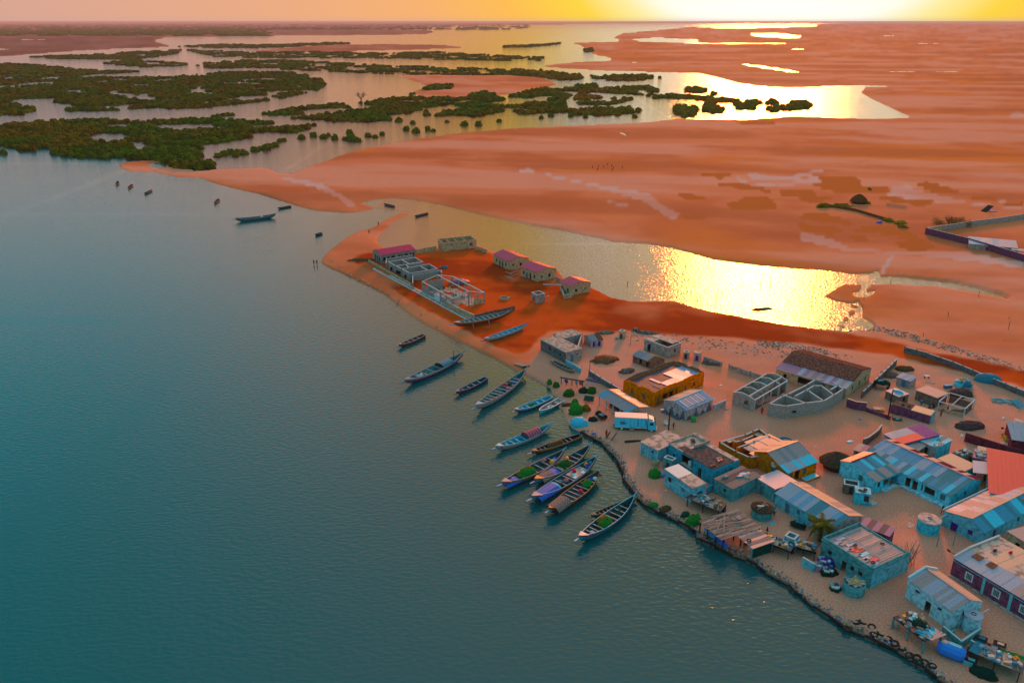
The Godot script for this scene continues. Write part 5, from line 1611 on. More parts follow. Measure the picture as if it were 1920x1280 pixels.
	put("tube", done(st), M.white, o)
	o = thing("basin", "dark flat basin standing on the red yard near the block rooms", "basin", W(-23.45, 0.6, -275.3))
	st = begin()
	lathe(st, [Vector2(1.3, 0), Vector2(1.4, 0.5), Vector2(1.25, 0.5), Vector2(1.15, 0.1), Vector2(0, 0.1)], 16)
	put("bowl", done(st), M.tarp_teal, o)
	o = thing("mound", "mauve heap of gravel beside the frame hall", "heap", W(-17.3, 0.6, -257.9))
	put("gravel", heap_mesh(W(6.5, 1.2, 5.0), 61), M.boat_violet, o)
	o = thing("earth_bank", "dark red bank of dug earth at the tip of the walled site", "earth bank", W(-53.61, 0.6, -284.8), 0.1)
	put("bank", heap_mesh(W(10.0, 0.9, 2.6), 62), M.earth_heap, o)


func frame_hall() -> void:
	var d := [W(-18.24, 0.6, -242.6), 20.01, 10.73, -1.007]
	var o := thing("frame_hall", "unroofed hall of grey concrete posts and beams with pointed gables, under construction", "building site", d[0], d[3])
	var l: float = d[1]
	var w: float = d[2]
	var e := 3.3
	var top := 4.7
	for k in 6:
		var x := lerpf(-l / 2.0, l / 2.0, k / 5.0)
		for z in [-w / 2.0, w / 2.0]:
			slab(o, "post", "block_grey", W(x, e / 2.0, z), W(0.32, e, 0.32))
	for z in [-w / 2.0, w / 2.0]:
		beam(o, "ring_beam", "coping_pale", W(-l / 2.0 - 0.1, e + 0.1, z), W(l / 2.0 + 0.1, e + 0.1, z), 0.3, 0.25)
	for x in [-l / 2.0, l / 2.0]:
		beam(o, "gable_beam", "coping_pale", W(x, e + 0.11, -w / 2.0), W(x, top, 0), 0.3, 0.25)
		beam(o, "gable_beam", "coping_pale", W(x, top, 0), W(x, e + 0.11, w / 2.0), 0.3, 0.25)
		slab(o, "post", "block_grey", W(x, top / 2.0 - 0.1, 0), W(0.34, top - 0.2, 0.34))
		slab(o, "tie_beam", "block_grey", W(x, e - 0.2, 0), W(0.24, 0.22, w - 0.35))
	beam(o, "ridge_beam", "coping_pale", W(-l / 2.0, top, 0), W(l / 2.0, top, 0), 0.26, 0.22)
	for k in 5:
		var x := lerpf(-l / 2.0, l / 2.0, (k + 0.5) / 5.0)
		slab(o, "infill_wall", ["block_grey", "plaster_grey", "white"][k % 3], W(x, 0.9, w / 2.0), W(l / 5.0 - 0.34, [2.6, 1.1, 1.9, 2.3, 1.6][k] as float, 0.16))
	slab(o, "infill_wall", "plaster_tan", W(l / 2.0, 1.0, -w * 0.3), W(0.16, 2.0, w * 0.28))
	slab(o, "infill_wall", "block_grey", W(-l / 2.0, 1.4, w * 0.05), W(0.16, 2.8, w * 0.5))
	slab(o, "floor", "concrete", W(0, 0.06, 0), W(l - 0.5, 0.12, w - 0.5))
	for k in 7:
		beam(o, "scaffold_pole", "wood_pale" if k % 2 else "wood", W(lerpf(-l * 0.35, l * 0.4, k / 6.0), 0.15, -w * 0.2 + 0.5 * (k % 3)), W(lerpf(-l * 0.35, l * 0.4, k / 6.0), 2.5, -w * 0.2 + 0.5 * (k % 3)), 0.1, 0.1)
	for k in 5:
		beam(o, "scaffold_plank", "wood_pale", W(-l * 0.2 + k * 0.9, 0.25 + 0.1 * k, w * 0.1 - 0.4 * k), W(l * 0.35 + k * 0.2, 0.35 + 0.1 * k, w * 0.25 - 0.4 * k), 0.25, 0.06)
	# rubbish heap in the hall
	slab(o, "crate", "tarp_teal", W(-l * 0.05, 0.45, -w * 0.1), W(1.4, 0.7, 1.0))
	slab(o, "crate", "boat_violet", W(l * 0.12, 0.45, -w * 0.2), W(1.0, 0.6, 0.9))


# ---------------------------------------------------------------- the village: its northern houses, up to the red track
func latrine(label: String, at: Vector3, yaw: float, size: Vector3, key: String, lid := "", door_key := "door_dark") -> Node3D:
	# a small cabin of block walls, open to the sky or under a slab
	var o := thing("latrine", label, "latrine", at, yaw)
	var s := {"prof": flat(size.y), "wall": key, "holes": "f door 0.0 0.7 1.6 0", "door": door_key}
	if lid:
		s.roof = lid
		s.over = 0.08
		s.over_x = 0.08
	else:
		s.rim = "coping_pale"
	house(o, at, size.x, size.z, yaw, s)
	return o


func rubble(label: String, at: Vector3, size: Vector3, yaw: float, key := "rubble", sd := 3) -> void:
	var o := thing("rubble_heap", label, "heap", at, yaw)
	put("heap", heap_mesh(size, sd, 18, 7, 0.22), M[key], o)
	var xfs := []
	for k in 26:
		var p := W(rng.randfn() * size.x * 0.3, 0, rng.randfn() * size.z * 0.3)
		p.y = maxf(0.05, size.y * (1.0 - 3.0 * (p.x * p.x / size.x / size.x + p.z * p.z / size.z / size.z)))
		xfs.append(Transform3D(Basis.from_euler(W(rng.randf(), rng.randf() * 6.0, rng.randf())).scaled_local(W(rng.randf_range(0.2, 0.7), rng.randf_range(0.1, 0.25), rng.randf_range(0.15, 0.4))), p))
	var st := begin()
	box(st, Vector3.ZERO, Vector3.ONE)
	multi("stones", done(st), M.plaster_grey, xfs, [], o)


func lamp_pole(label: String, at: Vector3, h: float, lamp_dir := Vector3.ZERO) -> Node3D:
	var o := thing("utility_pole", label, "utility pole", at)
	var st := begin()
	tube(st, [W(0, -0.2, 0), W(0, h, 0)], [0.16, 0.11], 8)
	put("pole", done(st), M.wood_dark, o)
	if lamp_dir != Vector3.ZERO:
		beam(o, "arm", "iron", W(0, h - 0.4, 0), W(0, h - 0.1, 0) + lamp_dir, 0.08, 0.08)
		slab(o, "lamp_head", "white", W(0, h - 0.06, 0) + lamp_dir * 1.15, W(0.7, 0.12, 0.3), Basis(Vector3.UP, atan2(-lamp_dir.z, lamp_dir.x)))
	return o


func village_north() -> void:
	var o: Node3D
	# grey L-shaped house
	var d := [W(12.48, 0.6, -195.6), 10.74, 5.16, -0.993]
	o = thing("flat_roofed_house", "grey L-shaped flat-roofed house nearest the red beach, with a walled yard behind", "house", d[0], d[3])
	house(o, d[0], d[1], d[2], d[3], {"prof": flat(2.9, 2.9), "wall": "plaster_grey", "wall_f": "plaster_dark", "roof": "concrete", "bays": 2, "over": 0.1, "over_x": 0.1, "holes": "f window -0.12 0.9 1.2 1.2, f window 0.08 0.8 0.8 1.3, f window 0.28 0.9 1.0 1.1, r door -0.1 0.8 2.0 0, r window 0.25 0.5 0.5 1.6", "frame": "boat_blue"})
	for k in 26:
		slab(o, "parapet_block", "coping_pale", W(lerpf(-0.49, 0.49, k / 25.0) * d[1], 3.12, d[2] / 2.0 - 0.1), W(0.24, 0.22, 0.2))
	house(o, W(14.64, 0.6, -203.1), 4.33, 6.05, -0.978, {"prof": flat(2.86, 2.86), "wall": "plaster_grey", "roof": "concrete", "over": 0.1, "over_x": 0.08, "holes": "f door 0.2 0.8 2 0"})
	open_cells(o, [[false, [V(15.9,-206.9),V(18.4,-203.6),V(16.6,-194.3)]]], 2.6, "plaster_grey", "coping_pale")
	wall_line("yard_wall", "low grey wall continuing the grey L-shaped house towards the shore sheds", [V(13.3,-189),V(14.8,-186.9),V(16.6,-183.6)], 1.3, "plaster_blue_shade", 0.2, "coping_pale")
	build_house("tin_hut", "tiny hut with a half rusty, half grey tin roof behind the grey L-shaped house", "hut", W(21.42, 0.6, -202.9), 3.46, 4.13, 0.382, {"prof": gable(1.9, 2.7, -0.1), "wall": "plaster_pink", "roof": ["zinc", "zinc", "roof_rust", "roof_rust"], "ordered": true, "sheet": 0.55, "row": 5.0, "holes": "f door -0.25 0.7 1.6 0, f cloth 0.2 0.8 1.6 0", "door": "cloth_purple"})
	o = latrine("tall pale cabin on a stone plinth at the edge of the red track", W(29.55, 0.6, -207.1), -0.5, W(1.5, 2.3, 1.5), "plaster_tan")
	slab(o, "plinth", "block_grey", W(-0.9, 0.3, 0.4), W(1.3, 0.6, 1.6))
	for q in [[W(30.96, 0.6, -201.8), 3.0, "thin leaning pole in the sandy yard north of the yellow house"], [W(18.35, 0.6, -181.1), 4.4, "tall thin pole at the end of the grey yard wall"], [W(88.21, 0.6, -181.7), 1.5, "short dark stake in the lane beside the tiled house"]]:
		var p := thing("pole", q[2], "pole", q[0])
		beam(p, "shaft", "wood", W(0, -0.1, 0), W(0.25, q[1], -0.1), 0.11, 0.11)
	wall_line("yard_wall", "long dark wall from the shore sheds to the corner of the yellow house", [V(18.5,-182.1),V(20.8,-177.8),V(23,-174),V(24.9,-170.8)], 1.5, "plaster_dark", 0.22, "coping_pale", null, 1.0)
	# cream-and-grey house with the open cell
	d = [W(38.65, 0.6, -197.6), 7.89, 5.09, -0.875]
	o = thing("flat_roofed_house", "grey house with a pale roof, one roofless room and a turquoise door ajar", "house", d[0], d[3])
	house(o, d[0], d[1], d[2], d[3], {"prof": flat(3.0, 3.0), "wall": "plaster_grey", "rim": "coping_pale", "inside": [-0.1], "holes": "f ajar -0.28 1.0 2.1 0, r window 0.05 0.6 1.0 1.1, f window 0.1 0.3 0.3 2.0", "door": "door_cyan", "floor": true})
	var l: float = d[1]
	var w: float = d[2]
	slab(o, "roof", "concrete_pale", W(-0.03 * l, 3.25, -w * 0.24), W(l * 0.9, 0.14, w * 0.5))
	slab(o, "roof", "concrete_pale", W(-0.31 * l, 3.12, w * 0.22), W(l * 0.36, 0.14, w * 0.5))
	for k in 4:
		beam(o, "rafter", "wood_dark", W(0.43 * l - 0.4 * k, 3.05, -w * 0.45), W(0.43 * l - 0.4 * k, 3.05, 0.0), 0.1, 0.1)
	build_house("tin_shed", "long low shed of patched tin, grey and rust, in front of the grey house", "shed", W(33.82, 0.6, -189.1), 6.95, 3.9, -0.887, {"prof": gable(2.0, 2.7, -0.1), "wall": "plaster_mud", "roof": ["zinc", "zinc", "zinc_warm", "zinc_warm", "roof_rust", "roof_rust"], "ordered": true, "sheet": 1.0, "row": 5.0, "loose": 1.0, "holes": "f open -0.12 0.9 1.7 0, f open 0.2 0.9 1.7 0, f shutter -0.36 0.6 0.6 0.9", "door": "door_wood"})
	latrine("small roofless latrine cabin, left of the pink one, behind the yellow house", W(44, 0.6, -193.1), -0.42, W(1.3, 1.9, 1.4), "plaster_grey")
	latrine("pink latrine cabin with a white slab and purple door behind the yellow house", W(46.56, 0.6, -192), -0.42, W(1.7, 2.1, 1.6), "plaster_pink", "concrete_pale", "cloth_purple")
	wall_line("yard_wall", "low rough wall running right from the pink latrine", [V(48.1,-191.7),V(51.8,-187.9)], 1.2, "block_grey", 0.25)
	rubble("broken stone heaped against the low rough wall by the pink latrine", W(49.44, 0.6, -189.1), W(5.0, 0.9, 1.6), -0.35, "rubble", 71)
	rubble("earth and stone heap in the yard below the tin hut", W(23.48, 0.6, -191.8), W(7.0, 0.9, 5.0), 0.2, "earth_heap", 72)
	rubble("pile of brushwood and stones west of the yellow house", W(27.89, 0.6, -184.2), W(4.0, 1.0, 2.2), 0.3, "rubble", 73)
	rubble("grey rubbish heap on the verge above the tin hut", W(25.55, 0.6, -211.4), W(5.5, 0.5, 3.0), 0.0, "rubble", 74)
	rubble("stones thrown along the verge right of the tall cabin", W(36.72, 0.6, -211.1), W(6.0, 0.6, 2.4), -0.2, "rubble", 75)
	rubble("dark round scrub heap on the verge of the red track", W(34.07, 0.6, -212.7), W(2.0, 0.9, 1.6), 0.0, "net_brown", 76)
	# yellow house
	d = [W(34.96, 0.6, -173.7), 9.09, 17.69, -0.862]
	o = thing("yellow_house", "large yellow house with stepped parapets and a patchwork tin roof", "house", d[0], d[3])
	l = d[1]
	w = d[2]
	house(o, d[0], l, w, d[3], {"prof": flat(3.45, 3.45), "wall": "plaster_yellow", "holes": "f shutter -0.2 0.8 1.1 1.2, f shutter 0.18 0.8 1.1 1.2, r door -0.43 0.9 2.1 0, r open -0.3 1.4 2.4 0, r open -0.17 1.4 2.4 0, r shutter 0.12 0.7 0.9 1.2, r window 0.3 0.7 0.9 1.2", "door": "shutter_slate",
		"roof": ["zinc_dark", "zinc_dark", "zinc_dark"], "sheet": 1.15, "row": 3.4, "inset": 0.3, "over_x": 0.0, "over": 0.0, "sunk": 0.35, "seams": 4})
	for side in [["f", l, w / 2.0 - 0.12, 0.0], ["r", w, l / 2.0 - 0.12, PI / 2.0], ["b", l, w / 2.0 - 0.12, PI], ["l", w, l / 2.0 - 0.12, -PI / 2.0]]:
		var nn := 7 if side[0] in ["f", "b"] else 12
		for k in nn:
			var hh: float = 0.25 + 0.34 * absf(sin(k * PI / (nn - 1) * 2.0))
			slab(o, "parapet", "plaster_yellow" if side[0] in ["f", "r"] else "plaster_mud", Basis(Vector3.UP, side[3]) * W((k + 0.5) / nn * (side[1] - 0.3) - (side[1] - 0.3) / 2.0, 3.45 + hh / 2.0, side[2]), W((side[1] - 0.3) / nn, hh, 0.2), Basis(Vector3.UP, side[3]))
	slab(o, "cornice", "plaster_yellow", W(l / 2.0 + 0.08, 3.1, w * 0.27), W(0.22, 0.16, w * 0.44))
	slab(o, "cornice", "plaster_ochre", W(l / 2.0 + 0.16, 2.75, w * 0.27), W(0.4, 0.14, w * 0.42))
	for z in [0.06, 0.235, 0.46]:
		slab(o, "pilaster", "plaster_ochre", W(l / 2.0 + 0.1, 1.35, w * z), W(0.26, 2.7, 0.35))
	for q in [[0.12, -0.28, 0.62, 0.36], [0.3, -0.02, 0.3, 0.28]]:
		for r in 3:
			slab(o, "roof_sheet", "zinc_pale" if r % 2 else "roof_sky", W((q[0] + 0.0) * l, 3.27 + 0.012 * r, (q[1] + 0.13 * (r - 1)) * w), W(q[2] * l, 0.04, 0.13 * w - 0.03))
	slab(o, "roof_sheet", "zinc_pale", W(-0.02 * l, 3.3, 0.17 * w), W(0.34 * l, 0.04, 0.05 * w))
	slab(o, "ridge_cap", "coping_pale", W(0.22 * l, 3.32, 0.29 * w), W(0.25 * l, 0.06, 0.14))
	wall_line("yard_wall", "low grey wall between the yellow house's yard and the open sand", [V(53.1,-186.1),V(57.1,-181.8),V(60.1,-178.6)], 1.3, "plaster_grey", 0.22, "", null, 1.0)
	# mural house
	d = [W(38.43, 0.6, -163.1), 8.82, 6.25, 0.674]
	o = thing("mural_house", "pink gabled house with grey triangles painted round its foot and blue roof lights", "house", d[0], d[3])
	l = d[1]
	w = d[2]
	house(o, d[0], l, w, d[3], {"prof": gable(2.75, 3.55, -0.05), "wall": "plaster_pink", "roof": ["zinc_warm"], "roofs": [["zinc_warm", "zinc_peach"], ["zinc_pale", "zinc_pale", "roof_sky"]], "sheet": 0.9, "row": 4.0, "over": 0.3, "over_x": 0.2, "ridge": "coping_pale", "holes": "r window 0 0.6 0.6 1.4"})
	var sl := atan2(3.55 - 2.75, 0.55 * w)
	for k in 8:
		slab(o, "roof_light", "zinc_blue" if k % 2 else "zinc_pale", W(lerpf(-0.38, 0.28, k / 7.0) * l, 3.15 + 0.12, 0.24 * w), W(l * 0.075, 0.05, w * 0.42), Basis(Vector3.RIGHT, sl))
	for side in [[0.0, l, w / 2.0], [-PI / 2.0, w, l / 2.0]]:
		for k in 4:
			var st := begin()
			var ww: float = side[1] / 4.0
			var hh := [1.1, 1.75, 1.2, 1.9][k] as float
			var nw := 0.18 if k % 2 else 0.02
			for f in [0.012]:
				quad(st, W(-nw, hh, f), W(nw, hh, f), W(ww * 0.52, 0.0, f), W(-ww * 0.52, 0.0, f))
			if k % 2:
				box(st, W(0, hh + 0.12, 0.0), W(0.6, 0.26, 0.03))
			put("mural_triangle", done(st), M.mural_grey, o, Transform3D(Basis(Vector3.UP, side[0]), Basis(Vector3.UP, side[0]) * W((k - 1.5) * ww, 0, side[2])))
	slab(o, "step", "mural_grey", W(-l / 2.0 - 0.5, 0.12, -w * 0.1), W(0.9, 0.24, w * 0.8))
	o = thing("barrel", "bright green barrel in front of the mural house", "barrel", W(38.63, 0.6, -157.7))
	var sb := begin()
	lathe(sb, [Vector2(0.0, 0.0), Vector2(0.5, 0.0), Vector2(0.56, 0.5), Vector2(0.5, 1.1), Vector2(0.42, 1.1), Vector2(0.0, 1.02)], 14)
	put("drum", done(sb), M.plastic_green, o)
	wall_line("yard_wall", "low pale wall joining the mural house to the roofless gabled one", [V(43.8,-162.7),V(47.2,-165.3)], 1.5, "plaster_pink", 0.22, "coping_pale")
	# hangar
	d = [W(24.01, 0.6, -162.8), 10.38, 5.37, -1.031]
	o = thing("open_shelter", "open-sided shelter with a low grey tin roof on pale posts beside the parked truck", "shelter", d[0], d[3])
	house(o, d[0], d[1], d[2], d[3], {"prof": gable(2.6, 3.2, 0.0), "without": "fblr", "roof": ["zinc", "zinc_dark"], "roofs": [["zinc_blue", "zinc_teal", "zinc"], ["zinc", "zinc", "zinc_blue"]], "sheet": 1.1, "row": 6.0, "over": 0.3, "ridge": "zinc_dark"})
	for k in 5:
		for z in [-0.46, 0.46]:
			slab(o, "post", "coping_pale", W(lerpf(-0.48, 0.48, k / 4.0) * d[1], 1.28, z * d[2]), W(0.2, 2.56, 0.2))
	for z in [-0.46, 0.46]:
		slab(o, "rail", "coping_pale", W(0, 0.75, z * d[2]), W(d[1] * 0.94, 0.14, 0.1))
	slab(o, "tie_beam", "coping_pale", W(d[1] * 0.48, 2.5, 0), W(0.16, 0.16, d[2] * 0.95))
	slab(o, "bench", "wood_dark", W(0, 0.25, 0), W(d[1] * 0.7, 0.5, 1.2))
	truck()
	lamp_pole("street lamp pole leaning slightly beside the parked white truck", W(32.43, 0.6, -153), 5.4, W(-1.5, 0.15, 0.5))
	roofless_houses()
	tiled_house()


func truck() -> void:
	var d := [W(24.76, 0.6, -154.5), 6.65, 2.54, -0.109]
	var l: float = d[1]
	var w := 2.4
	var o := thing("truck", "white box truck with shade painted blue on its sides, parked by the shore", "truck", d[0], d[3])
	# z+ is the side towards the water; the cab is at +x
	slab(o, "cargo_box", "truck_shade_blue", W(0, 2.0, 0), W(l, 2.3, w))
	slab(o, "box_roof", "truck_white", W(0, 3.17, 0), W(l + 0.06, 0.06, w + 0.06))
	for y in [0.9, 3.08]:
		slab(o, "trim_rail", "truck_white", W(0, y, w / 2.0 + 0.02), W(l, 0.1, 0.06))
	for x in [0.1, 0.76]:
		var dr := slab(o, "box_door", "truck_shade_blue", W(x * l / 2.0, 1.95, w / 2.0 + 0.015), W(0.85, 1.9, 0.05))
		for s in [-1, 1]:
			slab(dr, "door_seal", "shutter_slate", W(s * 0.41, 0, 0.02), W(0.05, 1.9, 0.03))
			slab(dr, "door_seal", "shutter_slate", W(0, s * 0.93, 0.021), W(0.78, 0.05, 0.03))
		slab(dr, "handle", "shutter_slate", W(-0.2, -0.72, 0.04), W(0.4, 0.07, 0.05))
	# printed marks on the side: a dark blue panel with a white row, a round mark, an upright word
	slab(o, "printed_panel", "door_blue", W(-l * 0.26, 2.05, w / 2.0 + 0.008), W(0.95, 1.0, 0.03))
	for k in 4:
		slab(o, "printed_mark", "truck_white", W(-l * 0.26 - 0.3 + 0.2 * k, 2.35, w / 2.0 + 0.025), W(0.12, 0.22, 0.02))
	var sb := begin()
	lathe(sb, [Vector2(0.12, 0.0), Vector2(0.22, 0.0), Vector2(0.22, 0.025), Vector2(0.12, 0.025)], 12)
	put("printed_mark", done(sb), M.door_blue, o, Transform3D(Basis(Vector3.RIGHT, PI / 2.0), W(-l * 0.26 + 0.68, 1.85, w / 2.0 + 0.004)))
	for q in [[0, 0.43, 0.42], [0, 0.94, 0.30]]:
		sb = begin()
		for k in 5:
			box(sb, W(0, (k - 2) * 0.3, 0), W(0.2 if k % 2 else 0.26, 0.16 + 0.05 * (k % 3), 0.02))
			box(sb, W(0.12 if k % 2 else -0.1, (k - 2) * 0.3 + 0.12, 0), W(0.07, 0.14, 0.021))
		put("printed_mark", done(sb), M.door_blue, o, Transform3D(Basis.IDENTITY.scaled(W(1, q[2] / 0.36, 1)), W(q[1] * l / 2.0 - 0.0, 2.05, w / 2.0 + 0.02)))
	slab(o, "chassis", "iron", W(0.6, 0.72, 0), W(l + 1.6, 0.24, 1.0))
	slab(o, "tool_box", "iron", W(-0.3, 0.55, w / 2.0 - 0.35), W(1.4, 0.45, 0.5))
	slab(o, "step", "truck_white", W(0.25, 0.5, w / 2.0), W(1.0, 0.08, 0.3))
	var cx := l / 2.0 + 1.05
	var st := begin()
	# cab: a slanted box with a raked windscreen
	var hw := w / 2.0 - 0.06
	var side := [Vector2(-0.85, 0.55), Vector2(-0.85, 2.55), Vector2(0.35, 2.55), Vector2(0.82, 1.6), Vector2(0.95, 0.55)]
	for k in side.size():
		var a: Vector2 = side[k]
		var b: Vector2 = side[(k + 1) % side.size()]
		quad(st, W(a.x, a.y, -hw), W(b.x, b.y, -hw), W(b.x, b.y, hw), W(a.x, a.y, hw))
	for s in [-1.0, 1.0]:
		for k in range(1, side.size() - 1):
			tri(st, W(side[0].x, side[0].y, s * hw), W(side[k].x, side[k].y, s * hw), W(side[k + 1].x, side[k + 1].y, s * hw))
	put("cab", done(st), M.truck_shade_blue, o, Transform3D(Basis.IDENTITY, W(cx, 0, 0)))
	slab(o, "cab_roof_deflector", "truck_white", W(cx - 0.35, 2.75, 0), W(0.9, 0.4, 1.8), Basis(Vector3.BACK, -0.25))
	slab(o, "windscreen", "glass", W(cx + 0.62, 2.08, 0), W(0.05, 0.95, 1.9), Basis(Vector3.BACK, 0.46))
	for s in [-1.0, 1.0]:
		var cd := slab(o, "cab_door", "truck_shade_blue", W(cx - 0.15, 1.5, s * (hw + 0.01)), W(0.95, 1.75, 0.05))
		slab(cd, "side_window", "glass", W(0.02, 0.42, s * 0.02), W(0.72, 0.62, 0.04))
		slab(cd, "handle", "iron", W(-0.32, -0.05, s * 0.04), W(0.18, 0.05, 0.04))
		slab(o, "mirror", "iron", W(cx + 0.72, 2.1, s * (hw + 0.22)), W(0.08, 0.4, 0.22))
		slab(o, "headlight", "truck_white", W(cx + 0.94, 0.85, s * 0.8), W(0.06, 0.2, 0.34))
	slab(o, "bumper", "truck_white", W(cx + 0.98, 0.58, 0), W(0.16, 0.24, w - 0.1))
	for x in [-l * 0.28, cx - 0.1]:
		for s in [-1.0, 1.0]:
			st = begin()
			lathe(st, [Vector2(0.3, -0.14), Vector2(0.46, -0.13), Vector2(0.5, -0.08), Vector2(0.5, 0.08), Vector2(0.46, 0.13), Vector2(0.3, 0.14)], 18)
			var wh := put("wheel", done(st), M.rubber, o, Transform3D(Basis(Vector3.RIGHT, PI / 2.0), W(x, 0.5, s * (w / 2.0 - 0.2))))
			st = begin()
			lathe(st, [Vector2(0.0, -0.08), Vector2(0.31, -0.1), Vector2(0.31, 0.1), Vector2(0.0, 0.08)], 14)
			put("rim", done(st), M.truck_white, wh)


func roofless_houses() -> void:
	var d := [W(56.08, 0.6, -169.7), 14.89, 5.43, 0.789]
	var o := thing("roofless_house", "long roofless gabled house with pale ring beams and a posted veranda, left of its pair", "building site", d[0], d[3])
	var l: float = d[1]
	var w: float = d[2]
	house(o, d[0], l, w, d[3], {"prof": [Vector2(-0.5, 2.9), Vector2(-0.12, 3.5), Vector2(0.2, 3.2), Vector2(0.5, 2.75)], "wall": "plaster_grey", "without": "f", "rim": "coping_pale", "floor": true, "holes": "l open 0.12 1.0 1.1 1.0"})
	for k in 5:
		slab(o, "post", "coping_pale", W(lerpf(-0.48, 0.48, k / 4.0) * l, 1.37, w / 2.0 - 0.15), W(0.22, 2.74, 0.22))
	var st := begin()
	wall_mesh(st, l - 0.5, 2.95, hole_list("f open -0.35 0.9 2.1 0, f open -0.1 0.9 2.1 0, f open 0.15 0.9 2.1 0, f open 0.35 0.9 1.1 1"))
	put("wall", done(st), M.plaster_grey, o, Transform3D(Basis.IDENTITY, W(0, 0, w * 0.2)))
	beam(o, "coping", "coping_pale", W(-l / 2.0, 3.22, w * 0.2), W(l / 2.0, 3.22, w * 0.2), 0.28, 0.13)
	for x in [-0.22, 0.04, 0.28]:
		for seg_ in [[-0.47, 2.9, -0.12, 3.45], [-0.12, 3.45, 0.2, 3.15], [0.2, 3.15, 0.49, 2.75]]:
			if seg_[0] > 0.1 and x < 0.2:
				continue
			st = begin()
			var a := W(x * l, 0, seg_[0] * w)
			for f in [-0.09, 0.09]:
				quad(st, W(a.x + f, seg_[1], seg_[0] * w), W(a.x + f, seg_[3], seg_[2] * w), W(a.x + f, 0, seg_[2] * w), W(a.x + f, 0, seg_[0] * w))
			put("partition_wall", done(st), M.plaster_grey, o)
			beam(o, "coping", "coping_pale", W(a.x, seg_[1] + 0.06, seg_[0] * w), W(a.x, seg_[3] + 0.06, seg_[2] * w), 0.26, 0.12)
	slab(o, "loose_sheet", "zinc_cyan", W(0.17 * l, 2.2, -0.15 * w), W(0.2 * l, 0.05, 1.6), Basis(Vector3.BACK, -0.2) * Basis(Vector3.RIGHT, 0.3))
	# the many-roomed one on the right
	o = thing("roofless_house", "roofless many-roomed block house with a blunt corner, in front of the tiled house", "building site", W(65.37, 0.6, -166.1))
	open_cells(o, [[true, [V(55.3,-160.5),V(58.5,-159.4),V(63.1,-160.9),V(67.4,-161.9),V(70.7,-165),V(74,-168.2),V(73.5,-170.2),V(72.8,-173.3),V(69.5,-173.3),V(66.7,-170.5),V(60.8,-165.4),V(59.1,-164.2)]]], 2.9, "block_grey", "coping_pale")
	open_cells(o, [[false, [V(59.6,-165.2),V(61.4,-163.4),V(63.2,-161.2)]], [false, [V(62,-164.5),V(65.2,-167.4),V(66,-167.4),V(67.5,-162.2)]], [false, [V(65.6,-167.8),V(68.2,-170.2),V(69.8,-170.2),V(70.8,-165.4)]], [false, [V(70.9,-167.8),V(73.6,-170.3)]]], 2.8, "block_grey", "coping_pale")
	for q in [[W(60.49, 2.1, -159.6), -0.05], [W(65.03, 2.1, -161.4), 0.1], [W(69.59, 2.1, -164.4), 0.55], [W(73.32, 2.1, -168.6), 0.55]]:
		painted_opening(o, q[0], q[1], 0.8, 0.5)


func tiled_house() -> void:
	var d := [W(73.55, 0.6, -179.6), 16.99, 13.59, -0.764]
	var o := thing("tiled_house", "long house with a terracotta tile roof and a strip of pink sheets along its eave", "house", d[0], d[3])
	var l: float = d[1]
	var w: float = d[2]
	var prof := [Vector2(-0.5, 3.4), Vector2(-0.12, 4.6), Vector2(0.27, 3.35), Vector2(0.5, 2.75)]
	house(o, d[0], l, w, d[3], {"prof": prof, "wall": "plaster_tan", "roof": ["tile_dark"], "roofs": [["tile_dark"], ["tile_dark"], ["roof_pink", "roof_pink", "roof_pink", "zinc_pale", "zinc_warm"]], "sheet": 1.05, "row": 9.0, "over": 0.25, "over_x": 0.15, "seams": 3,
		"holes": "f open -0.36 0.9 1.9 0, f open -0.08 3.2 1.5 0.7, f open 0.12 3.0 1.5 0.7, r window 0.05 0.7 1.1 1.2, r window 0.3 0.7 1.1 1.2, r window -0.25 0.7 1.1 1.2, f door 0.35 0.9 2 0"})
	slab(o, "fascia", "coping_pale", W(0, 2.72, w / 2.0 + 0.3), W(l, 0.14, 0.08))
	# tiles, laid in courses on both slopes
	var st := begin()
	for k in 4:
		var a := PI * k / 4.0
		var b := PI * (k + 1) / 4.0
		quad(st, W(-cos(a) * 0.11, sin(a) * 0.07, -0.22), W(-cos(b) * 0.11, sin(b) * 0.07, -0.22), W(-cos(b) * 0.11, sin(b) * 0.07, 0.22), W(-cos(a) * 0.11, sin(a) * 0.07, 0.22))
	var tile := done(st)
	var xfs := []
	var cols := []
	for s in 2:
		var a := Vector2(prof[s].x * w, prof[s].y)
		var b := Vector2(prof[s + 1].x * w, prof[s + 1].y)
		var th := atan2(a.y - b.y, b.x - a.x)
		var rows := int(a.distance_to(b) / 0.34)
		for r in rows:
			for k in int(l / 0.22):
				if rng.randf() < 0.03:
					continue
				var c := a.lerp(b, (r + 0.5) / rows)
				xfs.append(Transform3D(Basis(Vector3.RIGHT, th - 0.05 + rng.randf_range(-0.05, 0.05)) * Basis(Vector3.UP, rng.randf_range(-0.1, 0.1)), W(-l / 2.0 + 0.11 + k * 0.22, c.y + 0.13 + rng.randf_range(0, 0.03), c.x)))
				var v := rng.randf_range(0.5, 1.7)
				cols.append(Color(v * rng.randf_range(0.9, 1.25), v, v))
	multi("roof_tiles", tile, M.tile, xfs, cols, o)


